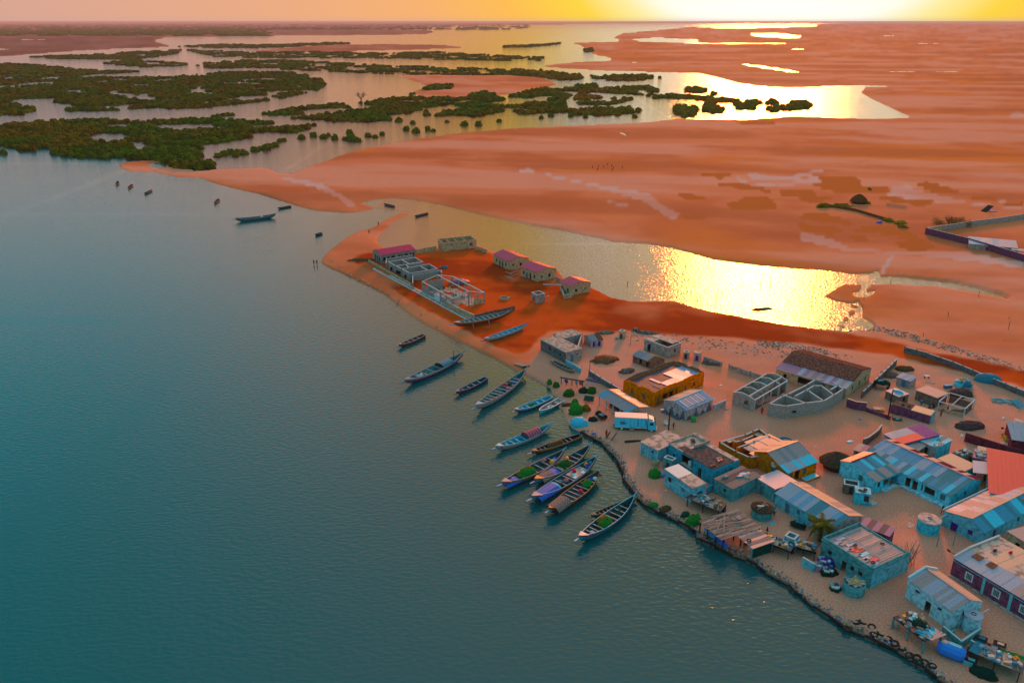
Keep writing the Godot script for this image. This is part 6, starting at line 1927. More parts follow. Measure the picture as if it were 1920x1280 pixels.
# ---------------------------------------------------------------- the village: its middle
func village_middle() -> void:
	var o: Node3D
	var d: Array
	var l: float
	var w: float
	# shore row
	d = [W(29.58, 0.6, -144.5), 4.3, 7.62, -0.869]
	o = thing("flat_roofed_house", "small flat-roofed house with a wide pale roof and white corner posts, south of the truck", "house", d[0], d[3])
	house(o, d[0], d[1], d[2], d[3], {"prof": flat(2.6, 2.6), "wall": "plaster_blue_shade", "roof": "concrete_pale", "over": 0.15, "over_x": 0.15, "holes": "f window 0.2 0.5 0.6 1.5, r window 0 0.5 0.6 1.4, b open 0.2 0.9 2 0"})
	for x in [-0.495, -0.05, 0.495]:
		slab(o, "corner_post", "coping_pale", W(x * d[1], 1.28, d[2] / 2.0 + 0.03), W(0.16, 2.56, 0.12))
	d = [W(36.29, 0.6, -138.5), 11.86, 6.74, -0.998]
	o = thing("blue_house", "long blue flat-roofed house with a dark roof, a pale rear terrace and a broken-out corner", "house", d[0], d[3])
	l = d[1]
	w = d[2]
	house(o, d[0], l, w, d[3], {"prof": flat(3.3, 3.3), "wall": "plaster_blue", "holes": "f window -0.36 0.6 0.7 1.3, f open -0.06 3.0 1.9 1.1, f open 0.22 0.9 2.1 0, r window 0.2 0.7 0.8 1.3", "door": "door_ochre"})
	slab(o, "roof", "concrete_dark", W(0.16 * l, 3.36, 0.1 * w), W(0.66 * l, 0.14, 0.82 * w))
	slab(o, "roof", "concrete_pale", W(0.16 * l, 3.40, -0.41 * w), W(0.66 * l, 0.2, 0.17 * w))
	slab(o, "roof", "concrete_pale", W(-0.33 * l, 3.35, 0.0), W(0.32 * l, 0.14, 0.98 * w))
	slab(o, "roof_patch", "concrete_dark", W(-0.24 * l, 3.44, 0.33 * w), W(0.14 * l, 0.03, 0.24 * w))
	for q in [[-0.33, -0.49, 0.33, 0.14, 0.45], [-0.17, -0.2, 0.02, 0.5, 0.5], [-0.495, 0.0, 0.014, 0.98, 0.3]]:
		slab(o, "parapet", "concrete", W(q[0] * l, 3.42 + q[4] / 2.0, q[1] * w), W(maxf(q[2] * l, 0.18), q[4], maxf(q[3] * w, 0.18)))
	slab(o, "door", "door_ochre", W(0.21 * l, 1.0, w / 2.0 - 0.05), W(0.5, 2.0, 0.06), Basis(Vector3.UP, -0.9))
	slab(o, "inner_tank", "white", W(-0.02 * l, 1.7, w * 0.44), W(0.6, 1.0, 0.5))
	slab(o, "ledge", "concrete", W(-0.06 * l, 1.1, w * 0.48), W(3.0, 0.12, 1.0))
	for q in [["first_tyre", -0.36, -0.2, "left of the two old tyres on the terrace of the long blue house"], ["second_tyre", -0.31, -0.14, "right of the two old tyres on the terrace of the long blue house"]]:
		var ty := tyre(q[3], o.transform * W(q[1] * l, 3.5, q[2] * w), 0.45)
		ty.rotation.x = 0.0
	for q in [[0.36, 0.02, "roof_coral", "broken pink block"], [0.30, -0.05, "concrete", "grey block"], [0.42, 0.4, "door_dark", "dark board"]]:
		var p := thing(q[3].replace(" ", "_"), q[3] + " left lying on the dark roof of the long blue house", q[3].split(" ")[-1], o.transform * W(q[1] * 0 + q[0] * l, 3.44, q[1] * w), 0.4)
		slab(p, "piece", q[2], W(0, 0.1, 0), W(0.9, 0.2, 0.5))
		slab(p, "piece", q[2], W(0.3, 0.26, 0.1), W(0.4, 0.14, 0.4))
	d = [W(31.12, 0.6, -129.7), 7.51, 3, -1.071]
	o = thing("shore_house", "narrow pale blue house with a flat roof half white, half pink, facing the shore path", "house", d[0], d[3])
	house(o, d[0], d[1], d[2], d[3], {"prof": flat(3.25, 3.15), "wall": "plaster_blue_shade", "roof": "truck_white", "bays": 2, "bay_mats": ["zinc_cyan_pale", "concrete_pale"], "over": 0.12, "over_x": 0.12, "holes": "f window -0.32 1.2 1.2 1.1, f shutter 0.18 1.0 1.0 1.0, r open 0.2 0.8 2.0 0", "frame": "white", "door": "door_blue"})
	slab(o, "ledge", "coping_pale", W(0.2 * d[1], 2.3, d[2] / 2.0 + 0.08), W(0.45 * d[1], 0.08, 0.2))
	wall_line("yard_wall", "curved pale wall of the small cell behind the narrow shore house", [V(26.6,-138.5),V(26.9,-138.1),V(27.5,-138.1),V(28.1,-138.8)], 1.5, "plaster_tan", 0.22)
	latrine("dark blue roofless cabin between the small flat-roofed house and the shore house", W(29.94, 0.6, -138), -0.72, W(2.0, 2.3, 1.3), "plaster_teal")
	o = thing("barrel", "blue barrel lying against the back of the narrow shore house", "barrel", W(27.76, 0.6, -135.1), -0.6)
	var st := begin()
	lathe(st, [Vector2(0, -0.75), Vector2(0.4, -0.75), Vector2(0.44, 0), Vector2(0.4, 0.75), Vector2(0, 0.75)], 14)
	put("drum", done(st), M.plastic_blue, o, Transform3D(Basis(Vector3.BACK, PI / 2.0), W(0, 0.42, 0)))
	net("bright green net draped over the wall behind the shore house", W(26.68, 0.6, -135.1), W(2.6, 1.5, 2.2), 0.3, "net_bright", "", 21)
	d = [W(40.62, 0.6, -129.9), 4.14, 7.48, -0.952]
	o = thing("plank_roofed_house", "dark teal house whose flat roof of old planks is strewn with rags", "house", d[0], d[3])
	l = d[1]
	w = d[2]
	house(o, d[0], l, w, d[3], {"prof": flat(2.95, 2.85), "wall": "plaster_teal", "roof": ["old_plank", "old_plank", "old_plank_dark"], "sheet": 0.9, "row": 9.0, "seams": 1, "loose": 0.8, "over": 0.1, "holes": "r door -0.2 0.8 2.0 0, f window 0.1 0.6 0.7 1.4"})
	for q in [[-0.28, 0.25, "dark knotted cloth", "tarp_teal"], [0.0, -0.2, "pale rag", "cloth_white"], [0.12, -0.3, "white sheet scrap", "boat_pale"], [0.05, -0.05, "blue rag", "boat_blue"], [0.25, -0.15, "cream rag", "wood_pale"]]:
		var p := thing("rag", q[2] + " lying on the old plank roof of the dark teal house", "rag", o.transform * W(q[0] * l, 3.05, q[1] * w), q[0] * 9.0)
		put("cloth", heap_mesh(W(1.5, 0.18, 0.8), int(q[0] * 50.0) + 90, 12, 5, 0.3), M[q[3]], p)
	wall_line("yard_wall", "short blue wall between the shore house and the dark teal house", [V(35,-128.7),V(36.6,-130.1)], 1.5, "plaster_blue", 0.2)
	# ochre house
	d = [W(51.64, 0.6, -137.6), 7.95, 8.14, 0.551]
	o = thing("ochre_house", "big ochre house with a ridged grey roof and a low bright blue porch roof", "house", d[0], d[3])
	l = d[1]
	w = d[2]
	house(o, d[0], l, w, d[3], {"prof": [Vector2(-0.5, 3.2), Vector2(-0.12, 4.5), Vector2(0.27, 3.2), Vector2(0.5, 2.6)], "wall": "plaster_yellow", "wall_l": "plaster_ochre", "roof": ["zinc"], "roofs": [["zinc_peach", "zinc_warm"], ["zinc", "zinc_warm"], ["zinc_cyan", "zinc_pale", "zinc_cyan", "roof_sky"]], "sheet": 1.0, "row": 6.0, "over": 0.2, "over_x": 0.25, "ridge": "zinc_peach",
		"holes": "f shutter -0.38 0.8 1.0 1.1, f open -0.16 1.3 2.2 0, f shutter 0.08 1.0 1.1 1.0, f open 0.4 0.5 0.2 2.2, l shutter 0.1 0.8 1.2 1.1", "door": "shutter_slate"})
	slab(o, "terrace", "plaster_ochre", W(0.2 * l, 0.2, w / 2.0 + 0.8), W(0.5 * l, 0.4, 1.5))
	slab(o, "terrace_floor", "zinc_cyan", W(0.2 * l, 0.415, w / 2.0 + 0.8), W(0.46 * l, 0.03, 1.2))
	slab(o, "bargeboard", "boat_blue", W(l / 2.0 + 0.25, 3.86, 0.075 * w), W(0.08, 0.2, 0.43 * w), Basis(Vector3.RIGHT, atan2(1.3, 0.39 * w)))
	st = begin()
	lathe(st, [Vector2(0.05, 0.0), Vector2(0.5, 0.16), Vector2(0.55, 0.2)], 14)
	put("satellite_dish", done(st), M.coping_pale, o, Transform3D(Basis(Vector3.RIGHT, 0.9), W(-l / 2.0 - 0.35, 2.75, 0.1 * w)))
	d = [W(46.02, 0.6, -144.8), 8.15, 3.49, 0.549]
	o = thing("ochre_outbuildings", "roofless ochre yard rooms with rusty and pale roof scraps behind the big ochre house", "house", d[0], d[3])
	open_cells(o, [[true, [V(40.8,-143.9),V(43,-140.2),V(45,-137.9),V(48.5,-138.6),V(53.3,-143.2),V(51.1,-146.1),V(50.1,-149.6),V(48.5,-148.5),V(46.5,-146.9)]], [false, [V(43.4,-144),V(45.1,-144.5),V(48,-146.7)]], [false, [V(43.6,-141.6),V(47.5,-144.1),V(50.8,-146.3)]]], 2.5, "plaster_ochre", "coping_pale")
	var inv := o.transform.affine_inverse()
	for q in [[W(48.66, 3.1, -143.9), "zinc_warm", 5.2, 3.6], [W(50.86, 3.15, -144.6), "zinc_warm", 4.0, 4.0], [W(46.49, 3.05, -141.5), "concrete_pale", 2.6, 2.4], [W(48.48, 3.08, -141.1), "concrete_pale", 2.4, 2.2], [W(46.98, 3.1, -139.7), "zinc_peach", 3.0, 1.6], [W(43.26, 3.1, -144.9), "concrete_pale", 2.4, 1.2], [W(45.1, 3.12, -145.7), "roof_rust", 2.6, 1.2], [W(49.58, 2.6, -148.1), "concrete_pale", 1.5, 1.4]]:
		slab(o, "roof_sheet", q[1], inv * (q[0] as Vector3), W(q[2], 0.08, q[3]), Basis(Vector3.UP, 0.02))
	o = thing("basin", "wide dark round basin tilted on the sandy lane behind the ochre house", "basin", W(55.45, 0.6, -148.9), 0.5)
	st = begin()
	lathe(st, [Vector2(1.35, 0), Vector2(1.45, 0.35), Vector2(1.3, 0.38), Vector2(1.1, 0.1), Vector2(0, 0.06)], 18)
	put("bowl", done(st), M.tarp_teal, o)
	# long gabled house; sunlight is painted into its peach slope
	d = [W(52.25, 0.6, -121.5), 12.39, 7.02, -1.043]
	o = thing("long_gabled_house", "very long gabled house, one roof slope tinted sunlit peach, the other blue, behind the palm", "house", d[0], d[3])
	l = d[1]
	w = d[2]
	house(o, d[0], l, w, d[3], {"prof": gable(2.6, 3.7, -0.02), "wall": "plaster_blue_shade", "wall_r": "plaster_pink", "roof": ["zinc_peach"], "roofs": [["zinc_peach", "zinc_peach", "zinc_warm"], ["zinc_teal", "zinc_pale", "roof_sky", "zinc_pale", "roof_sky"]], "sheet": 1.0, "row": 3.0, "over": 0.2, "over_x": 0.12, "ridge": "zinc_peach",
		"holes": "f door -0.27 0.9 2.0 0, f shutter -0.08 0.7 0.9 1.2, f window 0.12 0.7 0.9 1.2, f door 0.3 0.9 2.0 0", "door": "shutter_slate"})
	slab(o, "roof_patch", "roof_rust", W(0.42 * l, 3.17, -0.22 * w), W(1.6, 0.05, 0.9), Basis(Vector3.RIGHT, -atan2(1.1, 0.48 * w)))
	d = [W(47.44, 0.6, -129.2), 4.49, 5.31, -1.054]
	o = thing("flat_roofed_house", "flat-roofed house with a smooth lilac-white roof joined to the long gabled house", "house", d[0], d[3])
	house(o, d[0], d[1], d[2], d[3], {"prof": flat(2.75, 2.75), "wall": "plaster_teal", "roof": "zinc_pale", "over": 0.1, "over_x": 0.1, "holes": "f door -0.18 0.9 1.9 0", "door": "shutter_teal"})
	# thatched hut in the lane
	o = thing("thatched_hut", "round thatched hut with shaggy eaves at the corner of the cyan courtyard house", "hut", W(61.87, 0.6, -138.5), 0.2)
	st = begin()
	lathe(st, [Vector2(2.35, -0.1), Vector2(2.35, 1.7)], 18)
	put("wall", done(st), M.wood_dark, o)
	st = begin()
	lathe(st, [Vector2(3.1, 1.35), Vector2(3.0, 1.55), Vector2(2.5, 2.05), Vector2(1.5, 2.65), Vector2(0.55, 3.1), Vector2(0.0, 3.25)], 26, W(1.08, 1, 0.95), 0.035)
	put("thatch_roof", done(st), M.thatch, o)
	st = begin()
	for k in 300:
		var a := rng.randf() * TAU
		var r0 := rng.randf_range(1.2, 3.0)
		var y0 := lerpf(3.0, 1.6, (r0 - 0.5) / 2.5)
		var p := W(cos(a) * r0 * 1.08, y0 + 0.05, sin(a) * r0 * 0.95)
		var q := W(cos(a) * (r0 + 0.45) * 1.08, y0 - 0.25, sin(a) * (r0 + 0.45) * 0.95)
		var s := W(-sin(a), 0, cos(a)) * 0.05
		tri(st, p - s, p + s, q)
	put("straw", done(st), M.thatch_warm, o)
	courtyard_house()
	# cabin and kiosk in front of the courtyard house
	latrine("brown roofless shed left of the painted kiosk", W(61.18, 0.6, -129.6), -0.35, W(2.6, 1.9, 2.0), "plaster_mud")
	o = thing("painted_kiosk", "small round-shouldered kiosk with flaking white and blue paint before the courtyard house", "kiosk", W(61.82, 0.6, -126.2), -0.3)
	house(o, o.position, 2.5, 2.0, -0.3, {"prof": flat(2.4, 2.3), "wall": "plaster_cyan", "roof": "plaster_white", "over": 0.05, "over_x": 0.05, "holes": "f shutter 0.25 0.8 1.2 0.8", "door": "door_dark"})
	for q in [[-0.5, 0.4], [0.4, -0.2], [0.1, 0.6]]:
		var ty := tyre(["leftmost old tyre on the roof of the painted kiosk", "rear old tyre on the roof of the painted kiosk", "front old tyre on the roof of the painted kiosk"][int(q[0] * 2.0 + 1.4) % 3], o.transform * W(q[0], 2.56, q[1]), 0.36)
		ty.rotation.x = 0.0
	o = thing("stone_mortar", "white square stone block beside the painted kiosk", "block", W(63.47, 0.6, -125.2), 0.5)
	slab(o, "block", "coping_pale", W(0, 0.3, 0), W(1.1, 0.6, 0.9))
	slab(o, "hollow", "plaster_tan", W(0, 0.61, 0), W(0.7, 0.04, 0.5))
	tank("big cyan round water tank with a hatch ring on its lid, in the open square", W(69.46, 0.6, -117.4), 1.75, 2.35, "plaster_cyan", "concrete_pale")
	o = thing("wash_slab", "pale flat concrete slab beside the big cyan tank", "slab", W(67.69, 0.6, -120.1), 0.55)
	slab(o, "slab", "concrete_pale", W(0, 0.06, 0), W(4.2, 0.12, 2.6))
	# blue house right of the tank
	d = [W(81.78, 0.6, -120.6), 17.51, 6.88, 0.545]
	o = thing("blue_gabled_house", "weathered blue gabled house beside the big cyan tank, one slope blue, the other streaked pink", "house", d[0], d[3])
	l = d[1]
	w = d[2]
	house(o, d[0], l, w, d[3], {"prof": [Vector2(-0.5, 2.9), Vector2(0.16, 3.9), Vector2(0.5, 2.6)], "wall": "plaster_blue_shade", "roof": ["zinc"], "roofs": [["zinc_pale", "zinc_warm", "roof_sky", "zinc_warm"], ["zinc_blue", "zinc_teal", "zinc_blue", "zinc_cyan"]], "sheet": 1.0, "row": 3.2, "over": 0.2, "over_x": 0.12, "ridge": "zinc_peach",
		"holes": "l shutter 0.22 0.8 0.9 1.0, l cloth -0.2 1.2 1.6 0.1, f door -0.3 0.8 1.9 0, f window 0.1 0.8 0.8 1.1", "door": "cloth_purple"})
	beam(o, "drain_pipe", "coping_pale", W(-l / 2.0, 3.05, -w / 2.0 - 0.2), W(l / 2.0, 3.05, -w / 2.0 - 0.2), 0.18, 0.16)
	for q in [[W(68.7, 0.6, -112.7), 2.6, "thin leaning washing pole left of the other, by the big cyan tank"], [W(71.58, 0.6, -113.1), 3.2, "thin leaning washing pole right of the other, in front of the blue gabled house"]]:
		var p := thing("pole", q[2], "pole", q[0])
		beam(p, "shaft", "wood_teal", W(0, -0.1, 0), W(0.15, q[1], -0.1), 0.09, 0.09)
	# coral roof at the edge
	d = [W(92.45, 0.6, -128.3), 13.22, 16.69, -0.468]
	o = thing("coral_roofed_house", "house under a large plain coral-red roof at the right edge", "house", d[0], d[3])
	l = d[1]
	w = d[2]
	house(o, d[0], l, w, d[3], {"prof": flat(3.9, 3.5), "wall": "plaster_blue_shade", "roof": ["roof_coral"], "sheet": 1.6, "row": 20.0, "loose": 0.1, "over": 0.3, "over_x": 0.3, "seams": 1, "holes": "l door -0.2 0.9 2 0, l window 0.2 0.8 0.9 1.1, f window -0.3 1 1 1.1"})
	slab(o, "porch_roof", "roof_sky", W(-l / 2.0 - 1.3, 3.0, -w * 0.1), W(2.4, 0.06, w * 0.3), Basis(Vector3.BACK, 0.12))
	for z in [-0.22, 0.02]:
		slab(o, "porch_post", "wood_teal", W(-l / 2.0 - 2.3, 1.4, z * w), W(0.16, 2.8, 0.16))
	# clutter of small buildings between courtyard house and the wine-red wall
	d = [W(79.28, 0.6, -146.2), 4.73, 9.31, -1.225]
	o = thing("patchwork_roofed_house", "house under a mono-pitch roof in squares of purple, red and blue", "house", d[0], d[3])
	l = d[1]
	w = d[2]
	house(o, d[0], l, w, d[3], {"prof": flat(3.3, 2.7), "wall": "plaster_dark", "wall_f": "plaster_pink", "roof": ["roof_purple"], "sheet": 1.0, "row": 9.0, "loose": 0.15, "over": 0.15, "over_x": 0.15, "holes": "f door 0 0.8 1.9 0, l shutter 0.1 0.7 0.9 1.1"})
	var pt := atan2(0.6, w)
	for q in [[-0.26, 0.2, "zinc_blue"], [0.24, 0.2, "roof_red"]]:
		for k in 3:
			slab(o, "roof_sheet", q[2], W((q[0] + (k - 1) * 0.167) * l, 2.7 + 0.6 * (0.5 - q[1]) + 0.13, q[1] * w), W(l * 0.165, 0.04, w * 0.62), Basis(Vector3.RIGHT, pt))
	slab(o, "batten", "coping_pale", W(0.1 * l, 3.22, -0.12 * w), W(l * 0.8, 0.04, 0.08), Basis(Vector3.RIGHT, pt))
	d = [W(78.18, 0.6, -142.3), 2.51, 3.84, -0.920]
	build_house("lean_to", "lean-to with a pale pink sheet roof below the patchwork roof", "lean-to", d[0], d[1], d[2], d[3], {"prof": flat(2.5, 2.3), "wall": "plaster_dark", "roof": ["zinc_warm", "zinc_pale"], "sheet": 1.1, "row": 6.0, "holes": "r open 0 1.5 2 0"})
	d = [W(83.04, 0.6, -144.1), 3.65, 5.25, -0.981]
	o = build_house("teal_roofed_house", "pink-walled house with a bleached, streaky teal roof", "house", d[0], d[1], d[2], d[3], {"prof": flat(2.85, 2.75), "wall": "plaster_pink", "wall_r": "plaster_cyan", "roof": ["zinc_teal", "zinc_cyan", "zinc_teal", "zinc_pale"], "sheet": 0.9, "row": 3.0, "loose": 1.2, "over": 0.15, "holes": "f open -0.1 1.2 2 0, r door 0.1 0.8 2 0", "door": "door_cyan"})
	for q in [[-0.3, 0.1, "wood_pale"], [0.3, 0.3, "plastic_green"], [0.38, 0.36, "cloth_white"]]:
		slab(o, "roof_clutter", q[2], W(q[0] * d[1], 2.95, q[1] * d[2]), W(0.8, 0.2, 0.4), Basis(Vector3.UP, q[0] * 5.0))
	d = [W(68.01, 0.6, -142.2), 1.9, 2.81, -0.733]
	build_house("lean_to", "small lean-to with a mauve sheet roof at the lane side, near the thatched hut", "lean-to", d[0], d[1], d[2], d[3], {"prof": flat(2.2, 2.0), "wall": "plaster_mud", "roof": ["roof_pink", "zinc_warm"], "sheet": 1.0, "row": 6.0, "holes": "f open 0 1 1.7 0"})
	wall_line("yard_wall", "pale-topped mud wall between the mauve lean-to and the patchwork-roofed house", [V(70.3,-146.9),V(71.6,-147.7),V(74.7,-150.7),V(76.6,-153.2)], 1.6, "plaster_mud", 0.22, "coping_pale")
	d = [W(83.37, 0.6, -136), 5.45, 3.9, -1.062]
	build_house("mud_house", "low house with a flat peach roof, rough stone side and one cyan end wall", "house", d[0], d[1], d[2], d[3], {"prof": flat(2.5, 2.4), "wall": "rubble", "wall_r": "plaster_cyan", "roof": "zinc_peach", "bays": 3, "over": 0.05, "over_x": 0.0, "holes": "b door 0 0.8 1.8 0"})
	d = [W(86.25, 0.6, -139.4), 2.3, 3.39, -1.080]
	o = build_house("mud_hut", "mud hut whose flat roof is heaped with grey odds and ends", "hut", d[0], d[1], d[2], d[3], {"prof": flat(2.3, 2.3), "wall": "plaster_mud", "roof": "concrete_dark", "over": 0.15, "over_x": 0.15, "holes": "f open 0.15 0.8 1.6 0"})
	junk_on(o, 2.5, d[1], d[2], 26, "mud hut heaped with odds and ends", 5)
	d = [W(89.28, 0.6, -139.1), 2.11, 3.9, -0.618]
	o = build_house("cluttered_hut", "hut with pots and tins standing all over its mauve flat roof", "hut", d[0], d[1], d[2], d[3], {"prof": flat(2.35, 2.35), "wall": "plaster_mud", "roof": "roof_pink", "over": 0.1, "over_x": 0.1, "holes": "f door 0.1 0.8 1.7 0"})
	junk_on(o, 2.54, d[1], d[2], 30, "hut with the mauve roof", 6)
	d = [W(91.39, 0.6, -137.3), 3.12, 4.62, -0.644]
	o = build_house("cyan_house", "cyan-walled house with a mauve flat roof and a dark doorway, behind the coral roof", "house", d[0], d[1], d[2], d[3], {"prof": flat(2.6, 2.6), "wall": "plaster_cyan", "roof": "roof_pink", "over": 0.12, "over_x": 0.12, "holes": "f open 0.1 1.1 2.0 0, f window -0.3 0.6 0.7 1.3"})
	junk_on(o, 2.8, d[1], d[2], 6, "cyan-walled house behind the coral roof", 7)
	d = [W(91.79, 0.6, -141), 3.26, 1.22, -0.559]
	build_house("lean_to", "narrow strip of peach roof behind the cluttered hut", "lean-to", d[0], d[1], maxf(d[2], 1.6), d[3], {"prof": flat(2.3, 2.2), "wall": "plaster_mud", "roof": ["zinc_peach"], "sheet": 1.5, "row": 5.0, "holes": "f open 0 1 1.6 0"})
	# right yard
	wall_line("boundary_wall", "long wine-red wall running towards the right edge", [V(91.8,-149.1),V(94,-146.8),V(96.2,-144.5),V(98.1,-142.6),V(100,-141)], 1.9, "wine", 0.25)
	d = [W(103.4, 0.6, -147.3), 6.9, 8.06, -0.394]
	build_house("wine_red_house", "wine-red house with a dark blue roof at the right edge", "house", d[0], d[1], d[2], d[3], {"prof": flat(2.8, 2.6), "wall": "wine", "roof": ["zinc_blue", "zinc_teal"], "sheet": 1.0, "row": 9.0, "holes": "l door 0.1 0.9 2 0", "over": 0.2})
	o = thing("terrace", "pale tiled terrace strip along the wine-red house", "terrace", W(103.2, 0.6, -151.9), 0.0)
	inv = o.transform.affine_inverse()
	var ta := inv * (W(98.82, 0.7, -146.4) as Vector3)
	var tb := inv * (W(108.8, 0.7, -158.3) as Vector3)
	for k in 8:
		beam(o, "paving_slab", "concrete_pale", ta.lerp(tb, k / 8.0) + W(0, 0.05, 0), ta.lerp(tb, (k + 0.97) / 8.0) + W(0, 0.05, 0), 2.6, 0.2)
	for q in [[1470, 370], [1600, 280], [1535, 445], [1640, 385], [1570, 320]]:
		pass
	for k in 5:
		var q := [W(100.4, 0.6, -150.5),W(103.2, 0.6, -152.6),W(100.1, 0.6, -148.6),W(102.4, 0.6, -150.2),W(100.1, 0.6, -149.3)][k] as Vector3
		chair(["leftmost", "rearmost", "nearest", "rightmost", "second from left"][k] + " orange plastic chair by the pale terrace", q, k * 1.3, "plastic_yellow")
	yard()


func tyre(label: String, at: Vector3, r := 0.5, stand := 0.0) -> Node3D:
	var o := thing("tyre", label, "tyre", at, rng.randf() * 3.0)
	var st := begin()
	var prof := []
	for k in 9:
		var a := TAU * k / 8.0
		prof.append(Vector2(r * 0.74 + cos(a) * r * 0.26, r * 0.24 + sin(a) * r * 0.24))
	st.set_smooth_group(0)
	lathe(st, prof, 18)
	put("tread", done(st), M.rubber, o)
	o.rotation.x = stand
	return o


func chair(label: String, at: Vector3, turn: float, key: String) -> Node3D:
	var o := thing("plastic_chair", label, "chair", at, turn)
	slab(o, "seat", key, W(0, 0.44, 0), W(0.5, 0.05, 0.5))
	slab(o, "backrest", key, W(0, 0.72, -0.25), W(0.5, 0.52, 0.05), Basis(Vector3.RIGHT, -0.15))
	for x in [-1, 1]:
		for z in [-1, 1]:
			slab(o, "leg", key, W(x * 0.22, 0.21, z * 0.22), W(0.06, 0.43, 0.06))
		slab(o, "armrest", key, W(x * 0.26, 0.64, 0), W(0.06, 0.05, 0.45))
	return o


func tank(label: String, at: Vector3, r: float, h: float, key: String, lid: String) -> Node3D:
	var o := thing("water_tank", label, "water tank", at)
	var st := begin()
	st.set_smooth_group(0)
	lathe(st, [Vector2(r * 0.99, -0.1), Vector2(r, h * 0.5), Vector2(r, h)], 32)
	put("wall", done(st), M[key], o)
	st = begin()
	lathe(st, [Vector2(r + 0.07, h - 0.04), Vector2(r + 0.07, h + 0.08), Vector2(r * 0.5, h + 0.14), Vector2(0, h + 0.18)], 32)
	put("lid", done(st), M[lid], o)
	st = begin()
	lathe(st, [Vector2(0.34, h + 0.12), Vector2(0.34, h + 0.24), Vector2(0.26, h + 0.24), Vector2(0.26, h + 0.16), Vector2(0, h + 0.16)], 16)
	put("hatch", done(st), M.frame_dark, o)
	slab(o, "lid_panel", "zinc_pale", W(-r * 0.4, h + 0.14, r * 0.25), W(0.9, 0.05, 0.8), Basis(Vector3.UP, 0.5))
	beam(o, "pipe", "coping_pale", W(r * 0.9, h - 0.2, -0.3), W(r + 1.4, h + 0.25, -0.9), 0.12, 0.12)
	return o


func junk_on(o: Node3D, y: float, l: float, w: float, n: int, _where: String, sd: int) -> void:
	# pots, tins and boards standing on a roof, too small to pick apart
	var q := RandomNumberGenerator.new()
	q.seed = sd
	var st := begin()
	box(st, Vector3.ZERO, Vector3.ONE)
	var me := done(st)
	var xfs := []
	var cols := []
	var tints := [Color(0.5, 0.42, 0.4), Color(0.05, 0.2, 0.3), Color(0.5, 0.2, 0.05), Color(0.06, 0.05, 0.05), Color(0.4, 0.55, 0.6), Color(0.3, 0.15, 0.1), Color(0.15, 0.3, 0.35)]
	for k in n:
		xfs.append(Transform3D(Basis.from_euler(W(0, q.randf() * 3.0, q.randf_range(-0.2, 0.2))).scaled_local(W(q.randf_range(0.2, 0.9), q.randf_range(0.08, 0.45), q.randf_range(0.2, 0.5))), W(q.randf_range(-0.45, 0.45) * l, y + 0.12, q.randf_range(-0.45, 0.45) * w)))
		cols.append(tints[q.randi() % tints.size()])
	multi("roof_clutter", me, M.litter, xfs, cols, o)


func courtyard_house() -> void:
	var d := [W(66.25, 0.6, -134.1), 6.81, 7.73, 0.542]
	var o := thing("courtyard_house", "L-shaped cyan and white house with blue sheet roofs and arcaded verandas round a yard", "house", d[0], d[3])
	var l: float = d[1]
	var w: float = d[2]
	var prof := [Vector2(-0.5, 3.0), Vector2(-0.2, 3.8), Vector2(0.2, 3.1), Vector2(0.5, 2.55)]
	house(o, d[0], l, w, d[3], {"prof": prof, "wall": "plaster_cyan", "wall_l": "plaster_cyan_pale", "roof": ["zinc_blue"], "roofs": [["zinc_peach", "zinc_warm"], ["zinc_blue", "zinc_teal", "zinc_blue", "zinc_cyan"], ["zinc_warm", "zinc_warm", "zinc_warm", "zinc_teal"]], "sheet": 0.95, "row": 5.0, "over": 0.15, "over_x": 0.1, "ridge": "wine",
		"holes": "f window -0.36 0.7 1.0 1.1, f open -0.05 1.7 1.3 0.8, f open 0.27 2.4 2.1 0, l shutter 0.1 0.9 1.1 1.1", "door": "shutter_teal"})
	var e := [W(77.59, 0.6, -130.8), 9.9, 8.97, -1.013]
	var lb: float = e[1] + d[2]
	var xb := Basis(Vector3.UP, e[3])
	house(o, e[0] - xb * W(d[2] / 2.0, 0, 0), lb, e[2], e[3], {"prof": prof, "wall": "plaster_cyan", "wall_f": "plaster_cyan_pale", "roof": ["zinc_blue"], "roofs": [["zinc_peach", "wine"], ["zinc_blue", "zinc_pale", "roof_sky", "zinc_blue", "zinc_teal"], ["zinc_teal", "zinc_blue", "zinc_cyan", "zinc_cyan", "zinc_pale"]], "sheet": 0.95, "row": 5.0, "over": 0.15, "over_x": 0.1, "ridge": "roof_pink",
		"holes": "f open -0.12 2.6 1.3 0.8, f open 0.08 2.4 2.1 0, f open 0.26 2.6 1.3 0.8, f shutter 0.42 0.9 1.1 1.0, r window 0 0.7 0.9 1.2", "door": "shutter_slate"})
	var inv := o.transform.affine_inverse()
	for k in 5:
		var p: Vector3 = inv * (e[0] + xb * W(lerpf(-0.48, 0.48, k / 4.0) * e[1], 0, e[2] / 2.0 + 0.06))
		slab(o, "pillar", "plaster_cyan_pale", p + W(0, 1.25, 0), W(0.3, 2.5, 0.3), inv.basis * xb)
	slab(o, "plinth", "plaster_white", inv * (e[0] + xb * W(0, 0.2, e[2] / 2.0 + 0.5)), W(e[1], 0.4, 1.0), inv.basis * xb)
	slab(o, "plinth", "plaster_white", W(0.1 * l, 0.2, w / 2.0 + 0.4), W(0.7 * l, 0.4, 0.8))


